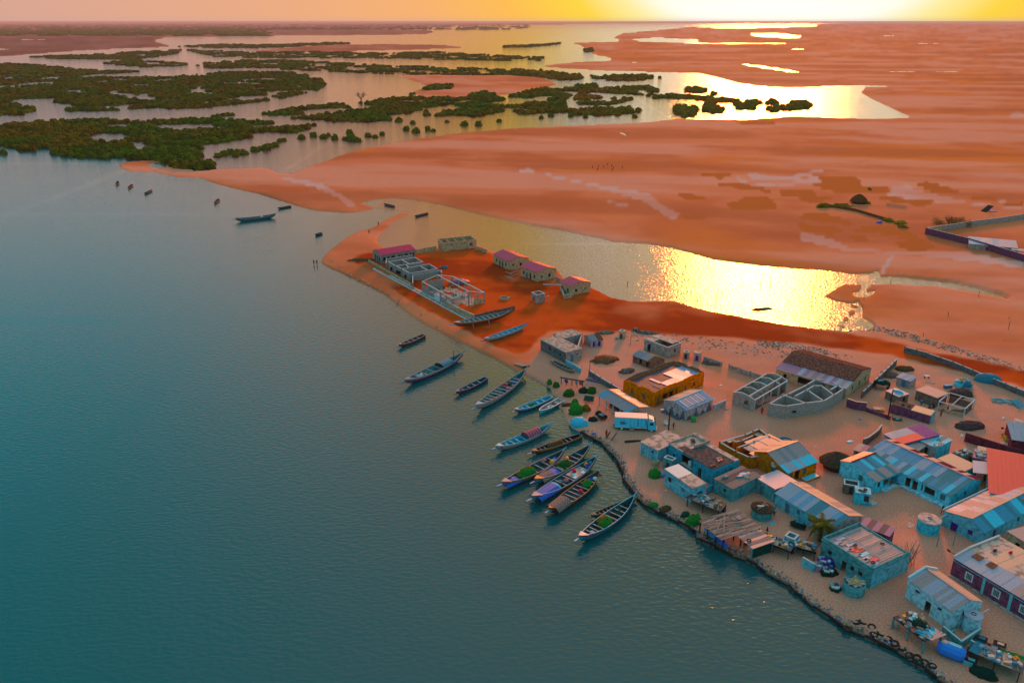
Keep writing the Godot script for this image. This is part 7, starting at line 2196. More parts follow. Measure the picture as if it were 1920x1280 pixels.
func yard() -> void:
	var o: Node3D
	var d: Array
	wall_line("yard_wall", "left wall of the rear yard, running back to the red track", [V(79,-169.4),V(86.2,-178.1),V(90,-182.6),V(95.2,-188.9)], 1.6, "plaster_mud", 0.22, "coping_pale", null, 1.0)
	wall_line("yard_wall", "stained blue-grey rear wall of the yard along the red track", [V(101,-197.3),V(105,-193.1)], 1.5, "plaster_dark", 0.24, "coping_pale", null, 1.0)
	wall_line("yard_wall", "right half of the stained blue-grey rear wall, past the tarpaulined heap", [V(105,-193.1),V(108.5,-187.6),V(110.7,-182.4),V(113.1,-176.8),V(115.2,-172.2),V(117,-168.5)], 1.4, "plaster_dark", 0.24, "coping_pale", null, 1.0)
	wall_line("yard_wall", "low mauve wall with a notch at the lane corner of the rear yard", [V(73.9,-165.1),V(75.2,-163.5),V(77.3,-162.9)], 2.0, "plaster_purple", 0.24, "zinc_peach")
	wall_line("yard_wall", "low blue-mauve wall from the notch to the utility pole", [V(77.2,-162.8),V(78.9,-160.5),V(80.1,-159.1),V(80.7,-158.3)], 1.0, "plaster_purple", 0.24)
	d = [W(91.91, 0.6, -176.3), 3.23, 2.71, -0.887]
	build_house("blue_roofed_hut", "small grey hut with a blue roof and blue door in the rear yard", "hut", d[0], d[1], d[2], d[3], {"prof": flat(2.3, 2.1), "wall": "plaster_grey", "roof": ["zinc_blue", "roof_sky"], "sheet": 0.8, "row": 5.0, "holes": "f door 0.05 0.9 1.9 0", "door": "door_blue"})
	d = [W(86.22, 0.6, -168.2), 3.53, 3.14, -1.121]
	o = build_house("tarped_hut", "hut with a bright blue tarpaulin rolled on its roof beside the tall pole", "hut", d[0], d[1], d[2], d[3], {"prof": flat(2.0, 1.95), "wall": "plaster_mud", "roof": "zinc_pale", "over": 0.08, "over_x": 0.08, "holes": "r open 0.1 0.8 1.6 0"})
	put("tarpaulin", heap_mesh(W(2.2, 0.4, 0.9), 44, 14, 6, 0.25), M.tarp_sky, o, Transform3D(Basis(Vector3.UP, 0.3), W(0.1, 2.15, -0.2)))
	d = [W(93.73, 0.6, -167.8), 4.86, 4.23, -0.984]
	o = build_house("flat_roofed_hut", "brown block hut with a plain pinkish flat roof in the middle of the rear yard", "hut", d[0], d[1], d[2], d[3], {"prof": flat(2.35, 2.35), "wall": "plaster_mud", "roof": "zinc_warm", "over": 0.15, "over_x": 0.15, "holes": "r open -0.1 0.9 1.9 0"})
	d = [W(97.19, 0.6, -163.5), 5.28, 6.38, -0.781]
	o = thing("frame_shelter", "unroofed shelter of white posts and beams in the rear yard", "shelter", d[0], d[3])
	var l: float = d[1]
	var w: float = d[2]
	for x in [-0.5, 0.5]:
		for z in [-0.5, 0.5]:
			slab(o, "post", "coping_pale", W(x * l, 1.1, z * w), W(0.2, 2.2, 0.2))
		beam(o, "beam", "coping_pale", W(x * l, 2.28, -w / 2.0), W(x * l, 2.28, w / 2.0), 0.22, 0.16)
	for z in [-0.5, 0.5]:
		beam(o, "beam", "coping_pale", W(-l / 2.0, 2.26, z * w), W(l / 2.0, 2.26, z * w), 0.22, 0.16)
	slab(o, "rear_wall", "wood", W(0, 0.8, -w * 0.47), W(l * 0.9, 1.6, 0.14))
	slab(o, "low_wall", "plaster_tan", W(0, 0.45, w * 0.47), W(l * 0.94, 0.9, 0.16))
	slab(o, "floor", "dirt_dark", W(0, 0.05, 0), W(l * 0.95, 0.1, w * 0.95))
	slab(o, "tie", "coping_pale", W(0, 2.3, 0), W(0.16, 0.14, w))
	d = [W(86.13, 0.6, -160.2), 8.16, 3.03, -0.747]
	o = build_house("purple_shed", "long low dark purple shed with an earthen roof edge beside the tall pole", "shed", d[0], d[1], maxf(d[2], 2.2), d[3], {"prof": flat(2.1, 2.0), "wall": "plaster_purple", "wall_r": "plaster_blue_shade", "roof": "concrete", "bays": 2, "bay_mats": ["dirt_dark", "zinc_peach"], "over": -0.1, "over_x": -0.1, "holes": "b open 0.1 0.9 1.6 0"})
	for q in [[-0.25, "tyre"], [-0.1, "tyre"]]:
		var ty := tyre("left old tyre on the roof of the long purple shed" if q[0] < -0.2 else "right old tyre on the roof of the long purple shed", o.transform * W(q[0] * d[1], 2.2, 0.1), 0.34)
		ty.rotation.x = 0.0
	o = thing("bench", "dark metal frame and bench standing against the long purple shed", "bench", W(82.07, 0.6, -158.2), -0.32)
	slab(o, "seat", "iron", W(0, 0.45, 0), W(1.9, 0.1, 0.8))
	slab(o, "cushion", "boat_cyan", W(0.1, 0.53, 0.1), W(0.7, 0.06, 0.4))
	for x in [-0.9, 0.9]:
		slab(o, "leg", "iron", W(x, 0.6, -0.4), W(0.07, 1.2, 0.07))
	slab(o, "backrest", "iron", W(0, 1.2, -0.4), W(1.8, 0.07, 0.07))
	o = thing("sand_box", "low pale block bin with an orange end at the lane edge of the rear yard", "bin", W(80.08, 0.6, -163), -0.25)
	slab(o, "top", "concrete_pale", W(0, 0.62, 0), W(2.3, 0.1, 1.3))
	slab(o, "body", "plaster_ochre", W(0, 0.28, 0), W(2.2, 0.56, 1.2))
	lamp_pole("tall thick dark utility pole between the lane and the rear yard", W(80.34, 0.6, -158.7), 7.2)
	# heaps under tarpaulins, block stacks, gravel
	o = thing("covered_heap", "teal tarpaulin stretched over a boat-shaped heap beyond the rear wall", "covered heap", W(112.5, 0.6, -178.7), -0.32)
	put("tarpaulin", heap_mesh(W(6.2, 2.1, 3.2), 45, 20, 8, 0.05), M.tarp_teal, o)
	o = thing("covered_heap", "junk pile under a ragged blue sheet by the rear wall", "covered heap", W(105, 0.6, -175.7), -0.3)
	put("pile", heap_mesh(W(3.4, 2.0, 2.6), 46, 18, 8, 0.25), M.boat_cyan, o)
	put("tarpaulin", heap_mesh(W(2.6, 1.2, 1.8), 47, 18, 8, 0.25), M.tarp_teal, o, Transform3D(Basis.IDENTITY, W(0.5, 0.6, 0.7)))
	put("sacks", heap_mesh(W(1.2, 0.6, 1.0), 48, 14, 6, 0.25), M.plastic_orange, o, Transform3D(Basis.IDENTITY, W(-0.5, 1.7, 0.0)))
	junk_on(o, 1.7, 3.0, 2.0, 14, "", 9)
	o = thing("crate", "long teal crate left of the junk pile in the rear yard", "crate", W(101.2, 0.6, -175), 0.2)
	slab(o, "body", "tarp_teal", W(0, 0.4, 0), W(1.9, 0.8, 0.7))
	slab(o, "lid", "boat_blue", W(0, 0.84, 0), W(2.0, 0.08, 0.8))
	for q in [[W(102.2, 0.6, -171.2), W(6.0, 1.4, 4.0), "earth_purple", "dark grey gravel mound behind the white-post shelter"], [W(96.07, 0.6, -155.3), W(6.6, 1.1, 3.6), "earth_purple", "purple-brown sand mound in the open yard"], [W(96.02, 0.6, -186), W(5.0, 0.8, 3.4), "net_brown", "dark rubbish mound in the far left corner of the yard"], [W(90.77, 0.6, -181.8), W(4.4, 0.9, 3.0), "rubble", "brown brush mound along the left wall of the yard"]]:
		o = thing("mound", q[3], "heap", q[0], 0.2)
		put("heap", heap_mesh(q[1], int(q[1].x * 10.0), 20, 8, 0.12), M[q[2]], o)
	o = thing("dark_shelter", "dark netted shelter with a cyan bundle on top, against the left yard wall", "shelter", W(85.45, 0.6, -174.4), -0.3)
	for x in [-1.3, 1.3]:
		for z in [-0.9, 0.9]:
			slab(o, "post", "wood_dark", W(x, 0.9, z), W(0.12, 1.8, 0.12))
	put("cover", heap_mesh(W(3.4, 0.7, 2.6), 49, 16, 6, 0.2), M.net_dark, o, Transform3D(Basis.IDENTITY, W(0, 1.6, 0)))
	put("bundle", heap_mesh(W(1.2, 0.4, 0.6), 50, 12, 5, 0.2), M.tarp_sky, o, Transform3D(Basis.IDENTITY, W(-0.4, 2.15, 0.3)))
	slab(o, "side_cloth", "net_teal", W(1.5, 1.0, 0.2), W(0.06, 1.6, 1.6), Basis(Vector3.BACK, -0.25))
	o = thing("block_stack", "wide stack of grey concrete blocks drying in the right yard", "block stack", W(110.3, 0.6, -167.4), -0.42)
	var st := begin()
	box(st, Vector3.ZERO, W(0.46, 0.2, 0.2))
	var block := done(st)
	var n := 0
	for ix in 11:
		for iz in 9:
			for iy in 2:
				if iy == 1 and rng.randf() < 0.45:
					continue
				n += 1
				put("block", block, M.plaster_blue_shade if n % 3 else M.plaster_grey, o, Transform3D(Basis(Vector3.UP, rng.randf_range(-0.1, 0.1)), W((ix - 5) * 0.5, 0.1 + 0.21 * iy, (iz - 4) * 0.3)))
	o = thing("plank_stack", "stack of pale blue boards leaning by the block stack", "plank stack", W(112.1, 0.6, -165.3), 0.5)
	for k in 9:
		beam(o, "plank", "boat_cyan" if k % 2 else "tarp_teal", W(-1.2 + 0.3 * k, 0.1, 0.9), W(-0.9 + 0.3 * k, 1.1, -1.3), 0.16, 0.06)
	o = thing("table", "wooden trestle with a white cloth in the rear yard", "table", W(98.96, 0.6, -180.7), -0.1)
	slab(o, "top", "cloth_white", W(0, 0.72, 0), W(1.2, 0.06, 0.7))
	for x in [-0.5, 0.5]:
		slab(o, "leg", "wood", W(x, 0.35, 0), W(0.08, 0.7, 0.5))
	o = thing("beam", "pale timber beam lying in the rear yard", "beam", W(97.94, 0.6, -177.8), -0.2)
	slab(o, "timber", "wood_pale", W(0, 0.12, 0), W(3.0, 0.16, 0.25))
	slab(o, "offcut", "wood_pale", W(1.2, 0.14, 0.25), W(0.9, 0.12, 0.22), Basis(Vector3.UP, 0.5))
	for q in [[W(97.3, 0.6, -161.1), "white sack lying beside the white-post shelter", "cloth_white"], [W(105.4, 0.6, -159.3), "white sheet lying on the open yard", "cloth_white"], [W(96.23, 0.6, -154.9), "left white sack at the foot of the purple-brown mound", "cloth_white"], [W(98.16, 0.6, -154.6), "long white sack at the foot of the purple-brown mound", "boat_cyan"], [W(92.48, 0.6, -151.3), "white basin on the path by the end of the wine-red wall", "cloth_white"], [W(102.6, 0.6, -154.6), "dark bundle lying at the end of the rope in the yard", "wood_dark"]]:
		o = thing("sack", q[1], "sack", q[0], 0.7)
		put("sack", heap_mesh(W(1.0, 0.3, 0.5), 51, 12, 5, 0.15), M[q[2]], o)


# ---------------------------------------------------------------- the village: its southern houses, nearest the camera
func village_south() -> void:
	var o: Node3D
	var d: Array
	var l: float
	var w: float
	d = [W(55.05, 0.6, -108.3), 9.36, 8.72, -1.059]
	o = thing("patched_roof_house", "big mouldering teal house under a patchwork of pink, red and blue roof sheets", "house", d[0], d[3])
	l = d[1]
	w = d[2]
	house(o, d[0], l, w, d[3], {"prof": flat(3.4, 3.4), "wall": "plaster_teal", "wall_r": "plaster_blue_shade", "holes": "f open -0.02 0.9 2.0 0, f open -0.32 0.8 0.8 1.4, f open 0.14 0.7 0.9 1.2, f open 0.3 0.8 0.8 1.2", "roof": ["zinc_warm"], "sheet": 0.85, "row": 1.9, "inset": 0.35, "over": 0.0, "over_x": 0.0, "sunk": 0.25, "loose": 1.0, "seams": 2})
	for q in [[-0.36, 0.2, "zinc_pale"], [-0.24, 0.26, "zinc_teal"], [-0.17, 0.18, "zinc_pale"], [-0.05, 0.24, "roof_coral"], [0.02, 0.2, "roof_coral"], [0.13, 0.22, "zinc_cyan"], [0.22, 0.26, "zinc_pale"], [0.31, 0.2, "roof_rose"], [-0.3, 0.36, "zinc_blue"], [-0.1, 0.38, "zinc_blue"], [0.08, 0.36, "zinc_teal"], [0.26, 0.38, "zinc_teal"], [0.4, 0.3, "zinc_blue"]]:
		slab(o, "roof_sheet", q[2], W(q[0] * l, 3.33, q[1] * w), W(0.075 * l, 0.04, 0.2 * w), Basis(Vector3.UP, q[0] * 0.15))
	for k in 5:
		slab(o, "batten", "coping_pale", W(lerpf(-0.4, 0.4, k / 4.0) * l, 3.4, -0.12 * w), W(0.08, 0.07, 0.62 * w))
	slab(o, "batten", "coping_pale", W(0, 3.43, 0.06 * w), W(0.86 * l, 0.06, 0.08))
	for q in [["f", w / 2.0 - 0.1, 0.0, l], ["r", l / 2.0 - 0.1, PI / 2.0, w], ["l", l / 2.0 - 0.1, -PI / 2.0, w]]:
		var bs := Basis(Vector3.UP, q[2])
		slab(o, "parapet", "plaster_teal", bs * W(0, 3.58, q[1]), W(q[3] - 0.22, 0.36, 0.2), bs)
		slab(o, "cornice", "plaster_teal", bs * W(0, 3.22, q[1] + 0.16), W(q[3], 0.1, 0.22), bs)
	for q in [[-0.1, 0.15, 0.3], [0.1, -0.3, 0.36], [0.36, 0.3, 0.33]]:
		var ty := tyre(["left", "rear", "right"][int(q[0] * 4.0 + 1.4) % 3] + " tyre weighing down the patchwork roof of the teal house", o.transform * W(q[0] * l, 3.42, q[1] * w), q[2])
		ty.rotation.x = 0.0
	d = [W(59.44, 0.6, -114.3), 4.5, 1.68, -0.719]
	build_house("annex", "low annex with dark sheets behind the patchwork-roofed house", "annex", d[0], d[1], maxf(d[2], 2.6), d[3], {"prof": flat(2.9, 2.8), "wall": "plaster_purple", "roof": ["roof_pink", "zinc_dark"], "sheet": 1.0, "row": 5.0, "holes": "b door 0 0.9 1.9 0"})
	o = thing("brushwood", "dry sticks leaning on the rear corner of the patchwork-roofed house", "brushwood", W(62.1, 0.6, -108.2))
	for k in 18:
		beam(o, "stick", "wood_pale" if k % 3 else "wood", W(rng.randf_range(-0.8, 0.8), 0.2, rng.randf_range(-0.5, 0.5)), W(rng.randf_range(-1.3, 1.3), rng.randf_range(2.2, 4.4), rng.randf_range(-0.9, 0.9)), 0.06, 0.06)
	# round tank with the broken lid
	o = thing("water_tank", "round mossy concrete tank with a broken lid before the patchwork-roofed house", "water tank", W(50.89, 0.6, -101.5))
	var st := begin()
	st.set_smooth_group(0)
	lathe(st, [Vector2(1.62, -0.1), Vector2(1.6, 1.0), Vector2(1.6, 1.9), Vector2(1.46, 1.9), Vector2(1.46, 0.3), Vector2(0, 0.3)], 30)
	put("wall", done(st), M.plaster_teal, o)
	slab(o, "lid_slab", "concrete", W(0.1, 1.93, 0.1), W(2.0, 0.08, 1.9), Basis(Vector3.UP, 0.4))
	for k in 5:
		beam(o, "lid_board", "wood_pale", W(cos(k * 1.3) * 1.6, 2.0, sin(k * 1.3) * 1.6), W(-cos(k * 1.3 + 0.6) * 1.3, 2.06, -sin(k * 1.3 + 0.6) * 1.3), 0.22, 0.05)
	put("rag", heap_mesh(W(0.9, 0.25, 0.6), 81, 12, 5, 0.2), M.plastic_yellow, o, Transform3D(Basis.IDENTITY, W(0.2, 1.98, 0)))
	# ribbed-roof white house, sunlight painted on its sunward slope, and its round tank
	d = [W(62.14, 0.6, -97.73), 7.84, 5.6, -1.186]
	o = thing("ribbed_roof_house", "white house with a clean ribbed roof, one slope tinted sunlit peach and one mauve", "house", d[0], d[3])
	l = d[1]
	w = d[2]
	house(o, d[0], l, w, d[3], {"prof": gable(3.3, 4.3, -0.06), "wall": "plaster_white", "roof": ["zinc_warm"], "roofs": [["zinc_peach"], ["zinc_pale", "zinc_warm"]], "sheet": 0.62, "row": 6.0, "seams": 2, "loose": 0.05, "over": 0.12, "over_x": 0.0, "ridge": "zinc_warm", "holes": "f open -0.26 0.7 0.5 2.1, f open 0.0 1.0 2.1 0, f open 0.24 0.7 0.5 2.0, r open -0.1 0.6 0.8 2.0"})
	var a := W(-l / 2.0, 3.5, w / 2.0)
	beam(o, "parapet", "white", a, W(-l / 2.0, 4.55, -0.06 * w), 0.3, 0.3)
	beam(o, "parapet", "white", W(-l / 2.0, 4.55, -0.06 * w), W(-l / 2.0, 3.5, -w / 2.0), 0.29, 0.3)
	tank("tall white round tank with a conical lid at the gable of the ribbed-roof house", W(64.05, 0.6, -93.18), 1.15, 2.7, "plaster_white", "zinc_pale")
	wall_line("yard_wall", "low teal wall round the yard below the tall white tank", [V(59.7,-92.4),V(60.7,-89.4),V(64.7,-92)], 1.4, "plaster_teal", 0.2, "coping_pale")
	wall_line("yard_wall", "short teal cross wall inside the yard below the tall white tank", [V(60,-91.2),V(61.1,-91.9)], 1.3, "plaster_teal", 0.18)
	wall_line("yard_wall", "dark green-grey wall behind the blue tank at the corner", [V(62,-89.5),V(62.9,-88.3),V(64.1,-86.9)], 1.5, "plaster_teal", 0.2, "coping_pale")
	o = thing("clothes", "red cloth hanging on a pole beside the tall white tank", "washing", W(63.35, 0.6, -94.19))
	beam(o, "pole", "wood_dark", W(0, 0, 0), W(0, 2.4, 0), 0.07, 0.07)
	put("cloth", heap_mesh(W(0.5, 0.8, 0.3), 82, 12, 6, 0.2), M.cloth_red, o, Transform3D(Basis.IDENTITY, W(0.1, 1.2, 0)))
	# long purple house
	d = [W(76.23, 0.6, -100), 17.95, 10.7, -1.095]
	o = thing("purple_house", "long dark purple house with white grilled windows and a broad pale roof", "house", d[0], d[3])
	l = d[1]
	w = d[2]
	house(o, d[0], l, w, d[3], {"prof": [Vector2(-0.5, 3.6), Vector2(0.18, 3.7), Vector2(0.5, 3.2)], "wall": "plaster_purple", "roof": ["concrete_pale"], "roofs": [["concrete_pale", "zinc_peach"], ["zinc_pale", "zinc_warm", "zinc_pale"]], "sheet": 3.2, "row": 9.0, "loose": 0.0, "seams": 1, "over": 0.1, "over_x": 0.1,
		"holes": "f grille -0.34 1.0 1.1 1.1, f grille -0.10 1.0 1.1 1.1, f grille 0.13 1.0 1.1 1.1, f grille 0.36 1.0 1.1 1.1, l door 0.1 0.9 2 0"})
	for x in [-0.21, 0.02, 0.25]:
		slab(o, "pilaster", "boat_cyan", W(x * l, 1.5, w / 2.0 + 0.06), W(0.4, 3.0, 0.14))
	slab(o, "band", "plaster_blue_shade", W(0, 2.85, w / 2.0 + 0.05), W(l, 0.1, 0.08))
	slab(o, "plinth", "concrete", W(0, 0.15, w / 2.0 + 0.25), W(l, 0.3, 0.5))
	for q in [-0.41, -0.37, -0.28, -0.25]:
		slab(o, "roof_patch", "roof_rust", W(q * l, 3.75, 0.25 * w), W(0.035 * l, 0.04, 0.12 * w), Basis(Vector3.RIGHT, atan2(0.5, 0.32 * w)))
	beam(o, "parapet", "coping_pale", W(-l / 2.0, 3.45, w / 2.0), W(-l / 2.0, 3.95, 0.18 * w), 0.3, 0.25)
	beam(o, "parapet", "coping_pale", W(-l / 2.0, 3.95, 0.18 * w), W(-l / 2.0, 3.85, -w / 2.0), 0.29, 0.25)
	beam(o, "lamp_arm", "iron", W(-l / 2.0, 3.2, w * 0.42), W(-l / 2.0 - 1.3, 3.3, w * 0.42), 0.06, 0.06)
	slab(o, "lamp_head", "iron", W(-l / 2.0 - 1.5, 3.3, w * 0.42), W(0.5, 0.5, 0.14), Basis(Vector3.RIGHT, 0.6))
	for q in [[-0.3, -0.25, "red and black coil of rope lying on the pale roof of the purple house", "cloth_red"], [-0.38, -0.1, "dark scrap on the pale roof of the purple house, near its end parapet", "door_dark"]]:
		var p := thing("roof_scrap", q[2], "scrap", o.transform * W(q[0] * l, 3.78, q[1] * w), 0.6)
		put("scrap", heap_mesh(W(0.9, 0.25, 0.5), 83, 12, 5, 0.3), M[q[3]], p)
	d = [W(82.95, 0.6, -110.6), 6.87, 3.91, -1.211]
	build_house("tan_house", "tan-walled house with a pinkish flat roof between the blue gabled and purple houses", "house", d[0], d[1], d[2], d[3], {"prof": flat(2.7, 2.7), "wall": "plaster_tan", "roof": "zinc_warm", "over": 0.12, "over_x": 0.12, "holes": "f open -0.2 0.8 1.9 0"})
	latrine("tall roofless blue-grey cabin standing alone in the quay yard", W(44.97, 0.6, -112.5), -0.72, W(1.7, 2.4, 1.7), "plaster_blue_shade")
	# round mud hut behind the plank shack
	o = thing("round_hut", "round grey hut with a sagging thatch top behind the plank-roofed shack", "hut", W(42.85, 0.6, -121.6))
	st = begin()
	st.set_smooth_group(0)
	lathe(st, [Vector2(1.75, -0.1), Vector2(1.75, 1.9)], 22)
	put("wall", done(st), M.plaster_teal, o)
	st = begin()
	lathe(st, [Vector2(2.0, 1.75), Vector2(1.9, 1.95), Vector2(1.2, 2.2), Vector2(0.4, 2.35), Vector2(0, 2.36)], 22, Vector3.ONE, 0.06)
	put("thatch_roof", done(st), M.thatch, o)
	for k in 5:
		beam(o, "roof_pole", "wood_pale", W(-1.2 + 0.5 * k, 2.3, 1.3 - 0.4 * k), W(0.8, 2.5, -1.0 + 0.4 * k), 0.07, 0.07)
	slab(o, "roof_board", "coping_pale", W(-0.4, 2.4, 0.3), W(1.1, 0.06, 0.4))
	plank_shack()
	# two low shelters of scrap along the quay
	scrap_shelter("scrap-roofed shelter with orange rags on top beside the lone cabin", W(42.36, 0.6, -111.8), -0.72, 5.4, 2.2, "wood_pale", 31)
	scrap_shelter("small shelter heaped with green and pink rubbish, right of the lone cabin", W(46.61, 0.6, -110.8), -0.5, 3.6, 2.2, "concrete", 32)
	scrap_shelter("low dark shelter roofed with scrap between the shore house and the plank shack", W(33.81, 0.6, -123.7), -0.72, 6.4, 2.8, "concrete_dark", 33)
	scrap_shelter("dark stall of boards and netting at the bottom right corner", W(63.65, 0.6, -86.07), -0.72, 6.0, 2.6, "tarp_teal", 34)
	wall_line("yard_wall", "pale blue yard wall before the rag-strewn heap, left of the patchwork-roofed house", [V(45.3,-107.9),V(46.6,-106.1)], 1.6, "plaster_blue_shade", 0.2, "coping_pale")
	for q in [[W(49.04, 0.6, -108), W(3.4, 1.3, 2.2), "cloth_purple", "heap of blue and purple rags against the patchwork-roofed house"], [W(47.53, 0.6, -106.7), W(1.6, 1.3, 1.0), "roof_pink", "pink cloth hung in front of the rag heap"], [W(48.84, 0.6, -106), W(3.0, 0.8, 2.0), "net_dark", "dark heap of nets below the rag heap"], [W(48.47, 0.6, -102.1), W(2.0, 0.7, 1.6), "net_dark", "dark refuse heap with an orange can left of the mossy tank"]]:
		o = thing("heap", q[3], "heap", q[0], 0.4)
		put("heap", heap_mesh(q[1], int(q[1].x * 20.0), 18, 8, 0.24), M[q[2]], o)
		junk_on(o, q[1].y * 0.8, q[1].x * 0.6, q[1].z * 0.6, 14, "", 12)
	workshop()


func scrap_shelter(label: String, at: Vector3, yaw: float, l: float, w: float, key: String, sd: int) -> void:
	var o := thing("scrap_shelter", label, "shelter", at, yaw)
	for x in [-0.47, 0.0, 0.47]:
		for z in [-0.45, 0.45]:
			slab(o, "post", "wood_dark", W(x * l, 0.9, z * w), W(0.13, 1.8, 0.13))
	for k in 5:
		slab(o, "roof_sheet", [key, "old_plank", key, "concrete", "old_plank_dark"][k], W(lerpf(-0.4, 0.4, k / 4.0) * l, 1.86 + 0.03 * (k % 2), 0), W(l * 0.21, 0.06, w * 1.05), Basis(Vector3.UP, 0.06 * (k - 2)))
	for k in 4:
		beam(o, "roof_pole", "wood_pale", W((k - 1.5) * l * 0.2, 1.97, -w * 0.5), W((k - 1.0) * l * 0.22, 2.0, w * 0.5), 0.08, 0.08)
	slab(o, "back_cloth", "net_dark", W(0, 0.9, -0.45 * w), W(l * 0.9, 1.6, 0.06))
	junk_on(o, 1.95, l, w, 22, "", sd)
	put("rags", heap_mesh(W(1.3, 0.3, 0.7), sd, 12, 5, 0.2), M.plastic_yellow if sd == 31 else (M.net_bright if sd == 32 else M.tarp_teal), o, Transform3D(Basis.IDENTITY, W(-l * 0.22, 1.95, -w * 0.1)))


func plank_shack() -> void:
	var d := [W(35.79, 0.6, -115.7), 6.22, 7.71, -1.147]
	var o := thing("plank_shack", "waterside shack with a sagging roof of old planks on posts, leaning over the quay", "shack", d[0], d[3])
	var l: float = d[1]
	var w: float = d[2]
	for x in [-0.48, -0.15, 0.2, 0.48]:
		for z in [-0.47, 0.0, 0.47]:
			slab(o, "post", "wood_dark", W(x * l, 1.2, z * w), W(0.16, 2.4, 0.16))
	for k in 22:
		# planks run back from the water's edge, each a little off its neighbours
		for r in 3:
			if r == 1 and k % 7 == 3:
				continue
			var sag := -0.25 * sin(PI * (k + 0.5) / 22.0) * (1.0 if r < 2 else 0.4)
			slab(o, "plank", ["old_plank", "old_plank", "old_plank_dark", "wood_pale", "old_plank"][(k * 3 + r) % 5], W(lerpf(-0.49, 0.49, (k + 0.5) / 22.0) * l, 2.5 + sag + 0.03 * ((k + r) % 3) + 0.12 * (1 - r), (r - 1) * w * 0.34 + rng.randf_range(-0.15, 0.15)), W(l / 22.0 - 0.03, 0.05, w * 0.37), Basis(Vector3.UP, rng.randf_range(-0.05, 0.05)) * Basis(Vector3.RIGHT, rng.randf_range(-0.03, 0.03) + 0.03) * Basis(Vector3.BACK, rng.randf_range(-0.05, 0.05)))
	for q in [[-0.4, -0.1, 0.3, 0.35], [0.1, 0.4, -0.2, 0.1], [-0.2, 0.45, 0.1, -0.35]]:
		beam(o, "roof_pole", "wood_pale", W(q[0] * l, 2.62, q[1] * w), W(q[2] * l, 2.66, q[3] * w), 0.12, 0.1)
	for k in 5:
		slab(o, "annex_plank", "old_plank" if k % 2 else "zinc_warm", W(0.54 * l + 0.75 * k, 2.3 + 0.03 * (k % 2), -w * 0.18), W(0.78, 0.05, w * 0.6), Basis(Vector3.UP, 0.05 * (k % 3)))
	for z in [-0.45, 0.1]:
		slab(o, "annex_post", "wood_teal", W(0.54 * l + 3.2, 1.1, z * w), W(0.2, 2.2, 0.2))
	slab(o, "side_cloth", "net_teal", W(0.54 * l + 3.0, 1.1, -w * 0.2), W(0.08, 2.0, w * 0.5))
	put("roof_rag", heap_mesh(W(1.0, 0.25, 0.8), 85, 12, 5, 0.2), M.concrete_pale, o, Transform3D(Basis.IDENTITY, W(-0.1 * l, 2.6, -0.3 * w)))
	for q in [["pale blue skiff hull stored under the waterside plank shack", -0.15, "boat_blue"], ["second blue skiff hull stored under the waterside plank shack, further right", 0.22, "tarp_blue"]]:
		var p := thing("stored_skiff", q[0], "skiff", o.transform * W(q[1] * l, 0.7, 0.36 * w), d[3])
		put("hull", heap_mesh(W(3.6, 0.7, 1.1), 86, 18, 6, 0.04), M[q[2]], p)
	var ty := tyre("tyre lying on the annex roof of the plank shack", o.transform * W(0.54 * l + 1.6, 2.42, 0.02 * w), 0.42)
	ty.rotation.x = 0.0


